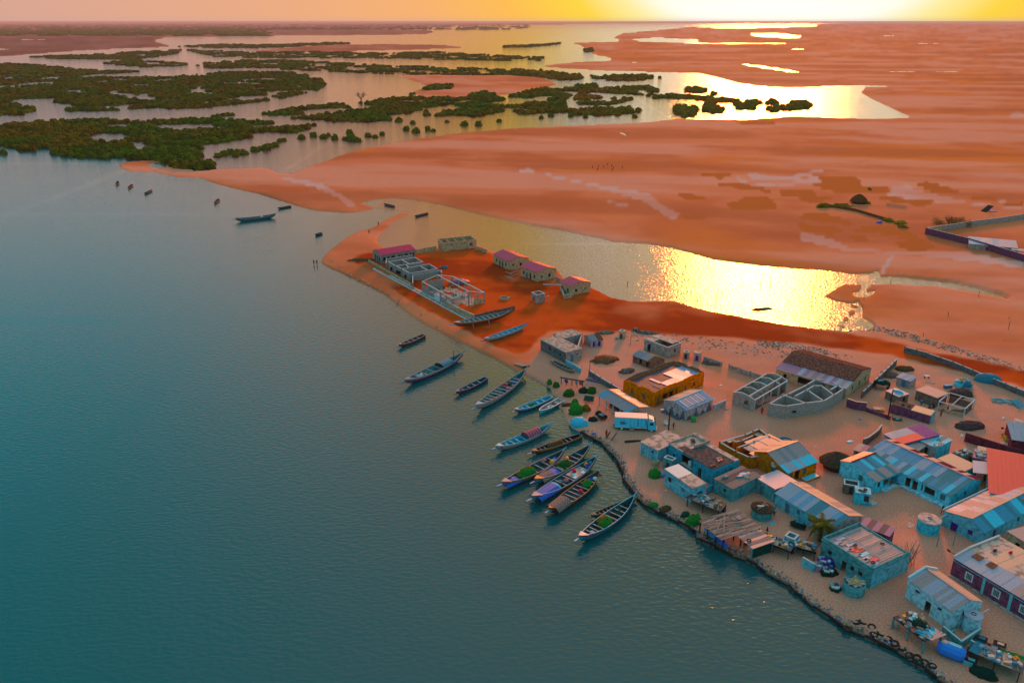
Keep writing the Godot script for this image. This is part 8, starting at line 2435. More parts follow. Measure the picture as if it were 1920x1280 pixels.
func workshop() -> void:
	# open frame loaded with scrap beside the ribbed-roof house
	var d := [W(55.71, 0.6, -91.73), 5.2, 3.24, -1.166]
	var o := thing("open_shed", "open frame of teal posts loaded with boards, plastic chairs and blue sheets, above the quay", "shelter", d[0], d[3])
	var l: float = d[1]
	var w: float = maxf(d[2], 3.0)
	for x in [-0.5, 0.0, 0.5]:
		for z in [-0.48, 0.48]:
			slab(o, "post", "wood_teal", W(x * l, 0.85, z * w), W(0.22, 2.2, 0.22), Basis(Vector3.BACK, 0.06 * x))
	for z in [-0.48, 0.48]:
		slab(o, "beam", "wood_dark", W(0, 1.95, z * w), W(l * 1.05, 0.14, 0.14))
	for k in 9:
		slab(o, "board", ["concrete_dark", "old_plank_dark", "wood_dark", "concrete"][k % 4], W(lerpf(-0.46, 0.46, k / 8.0) * l, 2.05 + 0.02 * (k % 3), rng.randf_range(-0.1, 0.1)), W(l / 9.0, 0.05, w), Basis(Vector3.UP, rng.randf_range(-0.08, 0.08)))
	slab(o, "blue_sheet", "tarp_sky", W(0.3 * l, 2.2, 0.1 * w), W(1.9, 0.08, 1.7), Basis(Vector3.UP, 0.3))
	slab(o, "blue_sheet", "zinc_cyan", W(0.42 * l, 2.26, -0.25 * w), W(1.6, 0.06, 1.3), Basis(Vector3.UP, -0.2))
	for k in 3:
		slab(o, "long_board", "zinc_warm", W(0.5 * l + 0.2 * k, 2.34 + 0.05 * k, -0.1 * w), W(0.34, 0.05, 2.8), Basis(Vector3.UP, 0.5 - 0.25 * k))
	slab(o, "green_panel", "boat_cyan", W(-0.22 * l, 2.2, -0.1 * w), W(0.95, 0.05, 0.7), Basis(Vector3.UP, 0.2))
	put("net_heap", heap_mesh(W(2.4, 0.45, 1.8), 88, 16, 6, 0.25), M.net_dark, o, Transform3D(Basis.IDENTITY, W(0.02 * l, 2.08, -0.1 * w)))
	junk_on(o, 2.1, l, w, 26, "", 15)
	var c := chair("peach plastic chair standing on the scrap-loaded teal frame", o.transform * W(-0.12 * l, 2.1, -0.42 * w), 0.5, "zinc_peach")
	c.rotation.x = 0.2
	put_barrel("bright orange can on the edge of the scrap-loaded teal frame", o.transform * W(-0.38 * l, 2.1, 0.15 * w), 0.3, 0.4, "plastic_orange")
	put_barrel("brown wicker drum under the scrap-loaded teal frame", W(53.95, 0.6, -93.81), 0.45, 0.8, "wood_pale")
	o = thing("blue_cistern", "big bright blue faceted plastic cistern lying by the quay at the bottom right", "cistern", W(58.78, 0.6, -88.11), -0.66)
	var st := begin()
	lathe(st, [Vector2(0, -1.7), Vector2(0.7, -1.7), Vector2(1.05, -1.1), Vector2(1.05, 1.1), Vector2(0.7, 1.7), Vector2(0, 1.7)], 10)
	put("shell", done(st), M.plastic_blue, o, Transform3D(Basis(Vector3.BACK, PI / 2.0), W(0, 1.0, 0)))
	slab(o, "top_panel", "boat_cyan", W(0.3, 2.0, -0.1), W(1.5, 0.12, 0.6))
	put("rag", heap_mesh(W(1.0, 0.25, 0.7), 89, 12, 5, 0.2), M.zinc_peach, o, Transform3D(Basis.IDENTITY, W(-0.9, 1.85, 0)))
	for q in [[W(60.15, 0.6, -87.35), "dark open crate with an orange rag right of the blue cistern", "tarp_teal"], [W(60.68, 0.6, -86.7), "pale blue tray table right of the blue cistern", "boat_cyan"], [W(61.85, 0.6, -88.21), "rust-red trough behind the pale blue tray table", "roof_rust"], [W(64.22, 0.6, -90.78), "teal covered bin against the yard wall by the sandy lane", "tarp_teal"], [W(64.93, 0.6, -88.98), "blue box beside the teal covered bin", "door_blue"], [W(66.16, 0.6, -89.65), "pink board heap on the lane behind the blue box", "zinc_peach"]]:
		o = thing("box", q[1], "box", q[0], -0.6)
		slab(o, "body", q[2], W(0, 0.38, 0), W(1.5, 0.76, 1.0))
		slab(o, "rim", "wood_dark", W(0, 0.78, 0), W(1.56, 0.05, 1.06))
		slab(o, "contents", "boat_red" if "orange" in q[1] else q[2], W(0.1, 0.84, 0), W(0.8, 0.08, 0.5))
	net("broad emerald net spread on the lane at the bottom right edge", W(66.45, 0.6, -87.35), W(5.5, 0.8, 2.6), -0.6, "net_bright", "", 22)
	net("dark green net heap at the bottom right corner by the quay", W(61.39, 0.6, -84.71), W(3.4, 1.0, 2.0), -0.6, "net_dark", "", 23)


func put_barrel(label: String, at: Vector3, r: float, h: float, key: String) -> void:
	var o := thing("barrel", label, "barrel", at)
	var st := begin()
	lathe(st, [Vector2(0, 0), Vector2(r * 0.9, 0), Vector2(r, h * 0.5), Vector2(r * 0.9, h), Vector2(r * 0.75, h), Vector2(0, h * 0.9)], 14)
	put("drum", done(st), M[key], o)


# ---------------------------------------------------------------- quay, nets on the shore, things standing in the pond
func waterfront() -> void:
	var o: Node3D
	# low quay of rubble and boards along the village shore
	var line := [V(14.3,-153.7),V(16.6,-150.4),V(18.3,-148.6),V(19.5,-144.6),V(20.4,-141.5),V(21.1,-136.1),V(20.8,-134.6),V(21.6,-131.4),V(22.6,-128.1),V(23.5,-125.6),V(25,-123.7),V(26.8,-122.2),V(28.6,-120.5),V(29.9,-118.7),V(30.9,-117.4),V(30.6,-115.6),V(33,-113.5),V(35.4,-110.9),V(37.2,-109.8),V(38.4,-108.4),V(39.4,-106.5),V(42,-103.5),V(42.3,-101.9),V(43.2,-100.8),V(44,-98.6),V(45.8,-96),V(46.9,-94.1),V(49.1,-92.4),V(50.4,-91.2),V(52.4,-89.3),V(53.4,-87.6),V(54.6,-86.2),V(55.4,-84.4),V(57,-81.9)]
	o = thing("quay", "low dark quay of boards and rubble holding the village shore", "quay", at2(line[0], 0.0))
	for i in line.size() - 1:
		var a: Vector3 = at2(line[i], 0.0) - o.position
		var b: Vector3 = at2(line[i + 1], 0.0) - o.position
		for k in 2:
			beam(o, "plank", "wood_dark" if (i + k) % 3 else "wood", a + W(0, 0.12 + 0.3 * k, 0), b + W(0.05 * k, 0.14 + 0.3 * k, 0), 0.22 + 0.05 * k, 0.26)
	var n := 0
	for i in line.size() - 1:
		var len: float = line[i].distance_to(line[i + 1])
		for k in int(len / 1.5):
			var p: Vector2 = line[i].lerp(line[i + 1], (k + rng.randf()) / (len / 1.5))
			n += 1
			var h := rng.randf_range(0.3, 1.0)
			var q := put("mooring_stake", M_stake(h), M.wood_dark, self, Transform3D(Basis.from_euler(W(rng.randf_range(-0.2, 0.2), 0, rng.randf_range(-0.2, 0.2))), W(p.x - 0.2, 0, p.y + 0.2)))
			tag(q, "dark wooden stake driven in at the foot of the village quay", "stake", "stakes along the village quay")
	# rubble and rubbish along the shore
	var st := begin()
	box(st, Vector3.ZERO, Vector3.ONE)
	var me := done(st)
	var xfs := []
	var cols := []
	var tints := [Color(0.16, 0.11, 0.10), Color(0.10, 0.08, 0.08), Color(0.35, 0.28, 0.26), Color(0.05, 0.16, 0.30), Color(0.45, 0.45, 0.48), Color(0.18, 0.06, 0.18), Color(0.06, 0.20, 0.08), Color(0.22, 0.14, 0.10), Color(0.10, 0.30, 0.36)]
	for i in line.size() - 1:
		var len: float = line[i].distance_to(line[i + 1])
		for k in int(len * 9.0):
			var p: Vector2 = line[i].lerp(line[i + 1], rng.randf())
			var dir: Vector2 = (line[i + 1] - line[i]).normalized()
			var off := absf(rng.randfn()) * 0.8
			p += Vector2(-dir.y, dir.x) * -off + Vector2(0.1, -0.1)
			xfs.append(Transform3D(Basis.from_euler(W(rng.randf(), rng.randf() * 6, rng.randf())).scaled_local(W(rng.randf_range(0.08, 0.45), rng.randf_range(0.04, 0.16), rng.randf_range(0.06, 0.25))), W(p.x, 0.52 + rng.randf() * 0.16, p.y)))
			cols.append(tints[rng.randi() % tints.size()])
	multi("shore_litter", me, M.litter, xfs, cols, self, "stones and rubbish strewn along the edge of the village quay", "litter")
	# stones and rubbish along the red track's verge and the pond edge
	xfs = []
	cols = []
	for lot in [[[V(88.7,-214.9),V(100.8,-212),V(111.2,-200.1),V(119.3,-189.4),V(124.3,-184.4),V(126.2,-187.7),V(116.7,-200.1),V(108.1,-212),V(101.6,-217.5)], 900], [[V(31.1,-244.4),V(50.3,-240.7),V(66.2,-226.9),V(85,-216.6),V(93,-210.7),V(93.7,-212.4),V(85.5,-217.9),V(66.6,-228.4),V(50.6,-242.3)], 700], [[V(65.5,-205.9),V(73.5,-203.9),V(82.7,-198.3),V(81.7,-195.3),V(72.3,-200.1),V(64.4,-202)], 240], [[V(27.8,-212),V(49.1,-209.1),V(86.8,-194.6),V(84.1,-187.7),V(47.2,-200.1),V(27.1,-205.9)], 260],
		[[V(-68.7,-289.8),V(-55.8,-268.2),V(-34.7,-237.2),V(-17.7,-210.7),V(0.3,-187.7),V(0,-189.4),V(-18,-214.1),V(-35.2,-241.3),V(-55.7,-272.7),V(-67.4,-289.1)], 500]]:
		var box_lo: Vector2 = lot[0][0]
		var box_hi: Vector2 = lot[0][0]
		for p in lot[0]:
			box_lo = box_lo.min(p)
			box_hi = box_hi.max(p)
		var poly := PackedVector2Array(lot[0])
		for k in lot[1] * 4:
			var p := Vector2(rng.randf_range(box_lo.x, box_hi.x), rng.randf_range(box_lo.y, box_hi.y))
			if not Geometry2D.is_point_in_polygon(p, poly):
				continue
			xfs.append(Transform3D(Basis.from_euler(W(0, rng.randf() * 6, 0)).scaled_local(W(rng.randf_range(0.1, 0.6), 0.12, rng.randf_range(0.1, 0.35))), W(p.x, ground_height(p) + 0.04, p.y)))
			cols.append([tints[0], tints[1], tints[2], tints[7], tints[4]][rng.randi() % 5])
	multi("ground_litter", me, M.litter, xfs, cols, self, "scattered stones and rubbish on the track verge, beach and yards", "litter")
	# black tyres hung along the quay, bottom right
	for q in [[W(48.87, 0.45, -94.88)],[W(49.72, 0.45, -94.88)],[W(50.65, 0.45, -93.92)],[W(47.09, 0.45, -93.57)],[W(50.29, 0.45, -92.36)],[W(51.32, 0.45, -92.49)],[W(51.92, 0.45, -91.5)],[W(52.47, 0.45, -90.64)],[W(53, 0.45, -89.68)],[W(54.28, 0.45, -87.91)],[W(54.9, 0.45, -87.05)],[W(55.6, 0.45, -86.38)],[W(52.9, 0.45, -93.71)],[W(53.45, 0.45, -88.35)]]:
		var ty := tyre("black tyre lying along the edge of the quay, bottom right", q[0], 0.62, rng.randf_range(-0.4, 0.5))
		ty.set_meta("group", "tyres along the quay")
	# wooden rail and decking under the plank shack
	o = thing("quay_rail", "pale wooden rail along the quay below the plank shack", "railing", W(34.09, 0.6, -114.5))
	var inv := o.transform.affine_inverse()
	var ra := inv * (W(31.22, 1, -117) as Vector3)
	var rb := inv * (W(38.56, 1, -108.4) as Vector3)
	for k in 12:
		var p := ra.lerp(rb, k / 11.0)
		beam(o, "post", "wood", p + W(0, -1.2, 0), p + W(0, 0.3, 0), 0.13, 0.13)
		if k < 11 and k != 7:
			beam(o, "rail", "wood_pale", p, ra.lerp(rb, (k + 1) / 11.0), 0.1, 0.08)
			beam(o, "plank", "wood", p + W(0.2, -0.45, -0.2), ra.lerp(rb, (k + 1) / 11.0) + W(0.2, -0.45, -0.2), 0.4, 0.08)
	# nets and gear on the shore by the shelter
	for q in [[W(13.91, 0.6, -162), W(3.2, 2.1, 2.8), 0.2, "net_bright", "", 25, "big round bright green net heap beside the cyan tarpaulin"], [W(16.23, 0.6, -163.2), W(2.0, 1.4, 1.8), 0.0, "net_orange", "", 26, "sandy orange net heap right of the big round green one"], [W(8.81, 0.5, -177.7), W(1.3, 1.2, 1.2), 0.0, "net_bright", "", 27, "small bright green net at the water's edge, farthest up the shore"], [W(10.29, 0.6, -175.9), W(1.6, 1.1, 1.3), 0.0, "net_green", "net_orange", 28, "small green and orange net beside the purple cloth"],
		[W(12.97, 0.6, -171), W(2.6, 1.4, 2.0), 0.3, "net_green", "net_orange", 29, "green and orange net heap below the purple cloth"], [W(16.42, 0.6, -172.6), W(2.4, 1.2, 1.8), 0.0, "net_dark", "", 30, "dark green net heap under the drying racks"], [W(18.26, 0.6, -172.3), W(2.2, 1.4, 1.8), 0.0, "net_green", "net_brown", 31, "olive net heap right of the dark green one, near the shelter"], [W(14.08, 0.6, -167), W(1.5, 0.9, 1.3), 0.0, "net_bright", "net_orange", 32, "small green and orange net between the teal sheet and the big green heap"],
		[W(12.39, 0.5, -166), W(3.0, 0.5, 1.8), 0.2, "net_brown", "", 33, "flat brown net spread at the waterline left of the big green heap"], [W(17.23, 0.6, -158.1), W(2.0, 1.0, 1.6), 0.0, "net_dark", "", 34, "dark green net left of the black handcart"], [W(18.78, 0.6, -161.1), W(1.6, 0.9, 1.4), 0.0, "net_dark", "", 35, "dark green net behind the black handcart"],
		[W(24.88, 0.6, -125.2), W(1.9, 0.5, 1.3), 0.4, "net_bright", "", 36, "flat green net on the quay edge below the shore house"], [W(26.75, 0.6, -123.9), W(2.6, 0.5, 1.4), 0.5, "net_brown", "net_green", 37, "brown net spread along the quay right of the flat green one"], [W(29.88, 0.6, -122), W(1.8, 0.7, 1.2), 0.5, "net_teal", "", 38, "sea-green net on the quay path near the plank shack"], [W(30.93, 0.6, -119.9), W(2.6, 1.5, 2.2), 0.4, "net_bright", "", 39, "green net heap piled against the plank shack"]]:
		net(q[6], q[0], q[1], q[2], q[3], q[4], q[5])
	o = thing("tarpaulin", "bright cyan tarpaulin draped over a heap at the waterside", "tarpaulin", W(14.17, 0.3, -156.9), -0.2)
	put("sheet", heap_mesh(W(3.8, 1.7, 3.0), 52, 22, 8, 0.07), M.tarp_sky, o)
	slab(o, "flap", "tarp_sky", W(1.9, 0.5, 0.2), W(1.6, 0.05, 1.1), Basis(Vector3.BACK, -0.3))
	put("patch", heap_mesh(W(1.1, 0.3, 0.8), 53, 12, 5, 0.1), M.cloth_white, o, Transform3D(Basis.IDENTITY, W(0.4, 1.5, -0.3)))
	o = thing("tarpaulin", "green sheet stretched on poles near the shelter", "tarpaulin", W(17.16, 0.6, -167.3), -0.3)
	slab(o, "sheet", "net_teal", W(0, 1.0, 0), W(2.2, 0.05, 1.8), Basis(Vector3.RIGHT, 0.25))
	for x in [-1, 1]:
		slab(o, "pole", "wood", W(x, 0.5, -0.6), W(0.08, 1.2, 0.08))
	o = thing("drying_rack", "dark drying rack of crossed poles hung with gear on the shore", "rack", W(14.01, 0.6, -176.5), -0.35)
	for k in 5:
		slab(o, "post", "wood_dark", W(-2.6 + 1.3 * k, 0.8, 0.2 * (k % 2)), W(0.14, 1.9, 0.14))
	for k in 3:
		beam(o, "pole", "wood_dark", W(-2.9, 1.6 + 0.08 * k, -0.3 + 0.3 * k), W(3.0, 1.5 + 0.06 * k, -0.2 + 0.3 * k), 0.16, 0.14)
	for q in [[-1.4, "cloth_purple", 1.0], [-1.9, "cloth_white", 0.7], [1.2, "boat_blue", 0.5], [2.2, "tarp_grey", 0.8]]:
		slab(o, "cloth", q[1], W(q[0], 1.1, 0.4), W(q[2], 0.9, 0.12), Basis(Vector3.RIGHT, 0.2))
	o = thing("upturned_canoe", "pinkish upturned canoe hull by the dark yard wall", "canoe", W(19.25, 0.6, -178.7), -0.5)
	put("hull", heap_mesh(W(4.4, 0.7, 1.1), 54, 20, 6, 0.03), M.boat_violet, o)
	o = thing("handcart", "black handcart with dark sides on the sand left of the truck", "cart", W(19.28, 0.6, -158.6), -0.9)
	slab(o, "bed", "iron", W(0, 0.6, 0), W(1.9, 0.12, 1.1))
	for z in [-0.55, 0.55]:
		slab(o, "side", "wood_dark", W(0, 0.95, z), W(1.9, 0.6, 0.08))
		var wst := begin()
		lathe(wst, [Vector2(0.3, -0.08), Vector2(0.42, -0.06), Vector2(0.42, 0.06), Vector2(0.3, 0.08)], 14)
		put("wheel", done(wst), M.rubber, o, Transform3D(Basis(Vector3.RIGHT, PI / 2.0), W(0, 0.42, z * 1.25)))
	slab(o, "cover", "tarp_teal", W(-0.2, 1.2, 0), W(1.2, 0.1, 0.9))
	for q in [[W(19.62, 0.6, -150.1), "reddish board standing propped on the sand left of the truck", "boat_red", 0.25], [W(20.65, 0.6, -149.3), "grey board standing propped beside the reddish one", "boat_grey", -0.1]]:
		o = thing("board", q[1], "board", q[0], 0.9)
		slab(o, "plank", q[2], W(0, 0.9, 0), W(0.5, 2.4, 0.2), Basis(Vector3.BACK, q[3]) * Basis(Vector3.RIGHT, 0.5))
	o = thing("log", "long dark log lying on the sand in front of the truck", "log", W(24.4, 0.6, -148.6), 0.12)
	var ls := begin()
	tube(ls, [W(-1.6, 0.25, 0), W(0, 0.28, 0.05), W(1.7, 0.24, 0)], [0.24, 0.27, 0.2], 8)
	put("trunk", done(ls), M.wood_dark, o)
	o = thing("old_canoe", "wrecked pale planks of a broken canoe at the waterline by the big open teal boat", "wreck", W(2.22, 0.4, -188.9), -0.75)
	for k in 4:
		slab(o, "plank", "wood_pale" if k % 2 else "boat_grey", W(0, 0.35 + 0.05 * k, (k - 1.5) * 0.5), W(4.6 - 0.5 * k, 0.08, 0.4), Basis(Vector3.BACK, 0.05))
	for k in 3:
		beam(o, "rib", "wood_dark", W(0.8 + 0.6 * k, 0.2, -1.4), W(1.6 + 0.3 * k, 0.5, 1.6), 0.14, 0.14)
	# poles standing in the pond and on the mud
	for q in [[W(51.36, 0, -267.9),1.9],[W(37.63, 0, -257.7),1.3],[W(69.84, 0, -283.2),1.5],[W(63.8, 0, -245.2),2.6],[W(66.4, 0, -248.5),0.8],[W(55.88, 0, -238.4),1.2],[W(82.23, 0, -261.5),2.4],[W(84.11, 0, -257.3),3.2],[W(95.81, 0, -270.4),1.4],[W(94.04, 0, -245.9),3.6]]:
		var p := put("pond_post", M_stake(q[1]), M.wood_dark, self, Transform3D(Basis.from_euler(W(0, 0, rng.randf_range(-0.06, 0.06))), q[0]))
		tag(p, "thin dark post standing in the golden water of the inlet", "post", "posts standing in the inlet")
	for q in [[W(125.7, 0.5, -224.6),1.8],[W(137.2, 0.5, -214.1),2.6],[W(144.6, 0.5, -243.7),1.8],[W(123.8, 0.5, -258.7),1.2],[W(111.2, 0.5, -208.8),1.2],[W(108.2, 0.5, -241.6),1.2],[W(142.2, 0.5, -222.8),0.8]]:
		var p := put("mud_post", M_stake(q[1]), M.wood, self, Transform3D(Basis.from_euler(W(0, 0, rng.randf_range(-0.12, 0.12))), q[0]))
		tag(p, "thin stick standing on the bare mud beyond the red track", "post", "sticks standing on the mud")
	for q in [[W(73.6, 0, -233), "left dark clump of weed at the near edge of the golden water"], [W(75.93, 0, -233.8), "right dark clump of weed at the near edge of the golden water"], [W(130.9, 0.4, -205.1), "dark patch of dry weed on the mud near the right edge"], [W(108.6, 0.4, -207.9), "dark weed bank beside the rubbish on the track's far verge"], [W(120.9, 0.4, -190.9), "dark weed bank on the far verge, nearest the right edge"]]:
		o = thing("weed_clump", q[1], "weed", q[0], 0.1)
		put("weed", heap_mesh(W(4.0, 0.35, 1.4), 55, 16, 5, 0.35), M.net_brown, o)
	enclosure()


func M_stake(h: float) -> ArrayMesh:
	var st := begin()
	tube(st, [W(0, -0.4, 0), W(0, h, 0)], [0.1, 0.075], 6)
	return done(st)


func enclosure() -> void:
	# the walled plot on the flat at the right edge
	wall_line("enclosure_wall", "weathered front wall of the enclosure on the flat at the right edge", [V(165.5,-324.1),V(169.5,-315.6),V(174,-306.6),V(177.3,-296.4),V(181.2,-282.9)], 2.6, "plaster_purple", 0.3, "coping_pale", null, 1.0)
	wall_line("enclosure_wall", "rear wall of the enclosure, running from the thorn bush to the right edge", [V(174.2,-329.1),V(192.8,-338.3),V(205.4,-343.6),V(225.6,-353.6)], 2.2, "plaster_grey", 0.3, "coping_pale", null, 1.0)
	wall_line("enclosure_wall", "short end wall of the enclosure below the thorn bush", [V(165.5,-324.1),V(174.2,-329.1)], 2.4, "plaster_tan", 0.3, "coping_pale")
	var d := [W(180.3, 0.6, -302.4), 15.74, 10.56, -0.447]
	var o := build_house("pale_slab_house", "low building with a wide lilac-white roof inside the enclosure", "house", d[0], d[1], d[2], d[3], {"prof": flat(2.4, 2.0), "wall": "plaster_grey", "roof": ["zinc_pale", "zinc_pale", "roof_sky"], "sheet": 2.0, "row": 12.0, "holes": "f open -0.1 1.4 1.5 0, f open 0.3 1.4 1.5 0"})
	slab(o, "porch_roof", "zinc_pale", W(0.5 * d[1], 1.8, d[2] * 0.6), W(4.0, 0.1, 3.0))
	o = thing("thatched_hut", "small round thatched hut standing alone on the open flat", "hut", W(162.7, 0.5, -385))
	var st := begin()
	lathe(st, [Vector2(3.0, -0.1), Vector2(3.0, 1.4)], 18)
	put("wall", done(st), M.wood_dark, o)
	st = begin()
	lathe(st, [Vector2(4.1, 0.9), Vector2(3.9, 1.4), Vector2(3.2, 2.5), Vector2(1.8, 3.6), Vector2(0.6, 4.2), Vector2(0, 4.3)], 22, Vector3.ONE, 0.03)
	put("thatch_roof", done(st), M.thatch_warm, o)
	o = thing("fence", "broken wooden fence beside the lone thatched hut", "fence", W(175.8, 0.5, -375.3))
	var inv := o.transform.affine_inverse()
	var fa := inv * (W(173.4, 0.5, -379.2) as Vector3)
	var fb := inv * (W(179.5, 0.5, -372.8) as Vector3)
	for k in 12:
		beam(o, "post", "wood_pale", fa.lerp(fb, k / 11.0), fa.lerp(fb, k / 11.0) + W(0, 1.3, 0), 0.2, 0.2)
	beam(o, "rail", "wood_pale", fa + W(0, 1.1, 0), fb + W(0, 1.1, 0), 0.15, 0.15)
	beam(o, "rail", "wood_pale", fa + W(0, 0.6, 0), fb + W(0, 0.6, 0), 0.15, 0.15)
	wall_line("low_wall", "long low mud wall running diagonally over the flat below the thatched hut", [V(145.8,-376.1),V(154.2,-366.6),V(158.3,-353.6),V(160.5,-346.9)], 1.2, "earth_heap", 0.5)
	o = thing("lean_shelter", "tilted board shelter with a blue sheet on the flat near the right edge", "shelter", W(212.5, 0.5, -366.1), 0.3)
	slab(o, "board", "wood_dark", W(0, 1.3, 0), W(5.0, 0.15, 3.0), Basis(Vector3.BACK, 0.6))
	slab(o, "sheet", "tarp_blue", W(2.8, 0.3, 0.6), W(3.4, 0.2, 2.0))
	slab(o, "prop", "wood_dark", W(1.5, 1.0, 0), W(0.2, 2.2, 0.2))
	o = thing("tarpaulin", "tiny blue tarpaulin on the pale ground below the low mud wall", "tarpaulin", W(155.2, 0.5, -343.6))
	put("sheet", heap_mesh(W(3.0, 0.9, 2.0), 56, 12, 5, 0.1), M.tarp_blue, o)


# ---------------------------------------------------------------- people, and other small things
func nets_surface(bones: Array, cell: float, paint: Callable) -> ArrayMesh:
	# one continuous skin over tapered bones: a smooth union of capsules meshed as surface nets
	var lo := Vector3.ONE * 99.0
	var hi := -lo
	for b in bones:
		var r := maxf(b[2], b[3]) + 0.06
		lo = lo.min(b[0].min(b[1]) - Vector3.ONE * r)
		hi = hi.max(b[0].max(b[1]) + Vector3.ONE * r)
	var n := Vector3i(((hi - lo) / cell).ceil()) + Vector3i.ONE
	var field := PackedFloat32Array()
	field.resize(n.x * n.y * n.z)
	for z in n.z:
		for y in n.y:
			for x in n.x:
				var p := lo + W(x, y, z) * cell
				var d := 9.0
				for b in bones:
					var ab: Vector3 = b[1] - b[0]
					var t := clampf((p - b[0]).dot(ab) / maxf(ab.length_squared(), 1e-6), 0.0, 1.0)
					var e: float = p.distance_to(b[0] + ab * t) - lerpf(b[2], b[3], t)
					var h := clampf(0.5 + 0.5 * (d - e) / 0.035, 0.0, 1.0)
					d = lerpf(d, e, h) - 0.035 * h * (1.0 - h)
				field[x + n.x * (y + n.y * z)] = d
	var at := {}
	var sx := 1
	var sy := n.x
	var sz := n.x * n.y
	var st := begin()
	st.set_smooth_group(0)
	for z in n.z - 1:
		for y in n.y - 1:
			for x in n.x - 1:
				var i := x + sy * y + sz * z
				var sum := Vector3.ZERO
				var count := 0
				for e in [[0, sx], [sy, sy + sx], [sz, sz + sx], [sz + sy, sz + sy + sx], [0, sy], [sx, sx + sy], [sz, sz + sy], [sx + sz, sx + sy + sz], [0, sz], [sx, sx + sz], [sy, sy + sz], [sx + sy, sx + sy + sz]]:
					var a := field[i + e[0]]
					var b := field[i + e[1]]
					if (a < 0.0) != (b < 0.0):
						var t := a / (a - b)
						sum += corner(e[0], n).lerp(corner(e[1], n), t)
						count += 1
				if count:
					at[i] = lo + (W(x, y, z) + sum / count) * cell
	for z in range(1, n.z - 1):
		for y in range(1, n.y - 1):
			for x in range(1, n.x - 1):
				var i := x + sy * y + sz * z
				for ax in [[sx, sy, sz], [sy, sz, sx], [sz, sx, sy]]:
					var a := field[i]
					var b: float = field[i + ax[0]]
					if (a < 0.0) == (b < 0.0):
						continue
					var q := [at[i], at[i - ax[1]], at[i - ax[1] - ax[2]], at[i - ax[2]]]
					if a < 0.0:
						q.reverse()
					for t in [[0, 1, 2], [0, 2, 3]]:
						var m: Vector3 = (q[t[0]] + q[t[1]] + q[t[2]]) / 3.0
						st.set_color(paint.call(m))
						tri(st, q[t[0]], q[t[1]], q[t[2]])
	return done(st)


func corner(k: int, n: Vector3i) -> Vector3:
	var z := k / (n.x * n.y)
	var y := (k - z * n.x * n.y) / n.x
	return W(k - z * n.x * n.y - y * n.x, y, z)


func person_mesh(pose: String, shirt: Color, legs: Color) -> ArrayMesh:
	# feet at the origin, facing +z
	var skin := Color(0.06, 0.03, 0.02)
	var s := 1.0
	var hip := 0.9
	var knee := 0.48
	var fl := W(-0.1, 0.04, 0.0)
	var fr := W(0.1, 0.04, 0.0)
	var hand_l := W(-0.30, 0.82, 0.08)
	var hand_r := W(0.30, 0.82, 0.08)
	if pose == "walk":
		fl += W(0, 0.0, 0.28)
		fr += W(0, 0.06, -0.26)
		hand_l += W(0, 0.03, -0.2)
		hand_r += W(0, 0.05, 0.22)
	elif pose == "reach":
		hand_l = W(-0.2, 1.05, 0.42)
		hand_r = W(0.22, 1.15, 0.4)
	elif pose == "sit":
		hip = 0.42
		knee = 0.45
		fl = W(-0.13, 0.04, 0.42)
		fr = W(0.13, 0.04, 0.42)
		hand_l = W(-0.2, 0.55, 0.3)
		hand_r = W(0.2, 0.55, 0.3)
	var sh := hip + 0.53
	var kl := W(-0.11, knee, 0.4) if pose == "sit" else (fl + W(-0.1, hip, 0)) / 2.0 + W(0, 0.03, 0.05)
	var kr := W(0.11, knee, 0.4) if pose == "sit" else (fr + W(0.1, hip, 0)) / 2.0 + W(0, 0.03, 0.05)
	var bones := [
		[W(0, hip + 0.02, 0), W(0, sh - 0.16, 0), 0.145, 0.15], [W(-0.13, sh - 0.05, 0), W(0.13, sh - 0.05, 0), 0.095, 0.095], [W(0, sh, 0), W(0, sh + 0.12, 0.01), 0.062, 0.055],
		[W(0, sh + 0.17, 0.02), W(0, sh + 0.26, 0.01), 0.088, 0.098], [W(0, sh + 0.18, 0.11), W(0, sh + 0.2, 0.12), 0.018, 0.014],
		[W(-0.09, hip, 0), kl, 0.1, 0.07], [kl, fl + W(0, 0.06, 0), 0.068, 0.042], [fl, fl + W(0, -0.01, 0.17), 0.042, 0.032],
		[W(0.09, hip, 0), kr, 0.1, 0.07], [kr, fr + W(0, 0.06, 0), 0.068, 0.042], [fr, fr + W(0, -0.01, 0.17), 0.042, 0.032]]
	for q in [[-1.0, hand_l], [1.0, hand_r]]:
		var a := W(q[0] * 0.2, sh - 0.05, 0)
		var el: Vector3 = (a + q[1]) / 2.0 + W(q[0] * 0.05, 0, -0.06)
		bones.append([a, el, 0.058, 0.045])
		bones.append([el, q[1], 0.042, 0.03])
		bones.append([q[1], q[1] + W(0, -0.1, 0.03), 0.034, 0.022])
	var paint := func(p: Vector3) -> Color:
		if p.y > sh + 0.03:
			return skin if p.y < sh + 0.24 else Color(0.02, 0.015, 0.015)
		if p.y > hip + 0.04 and absf(p.x) < 0.27:
			return shirt
		if absf(p.x) > 0.2 and p.y > 0.3:
			return skin
		return legs if p.y > 0.28 else skin
	return nets_surface(bones, 0.035, paint)


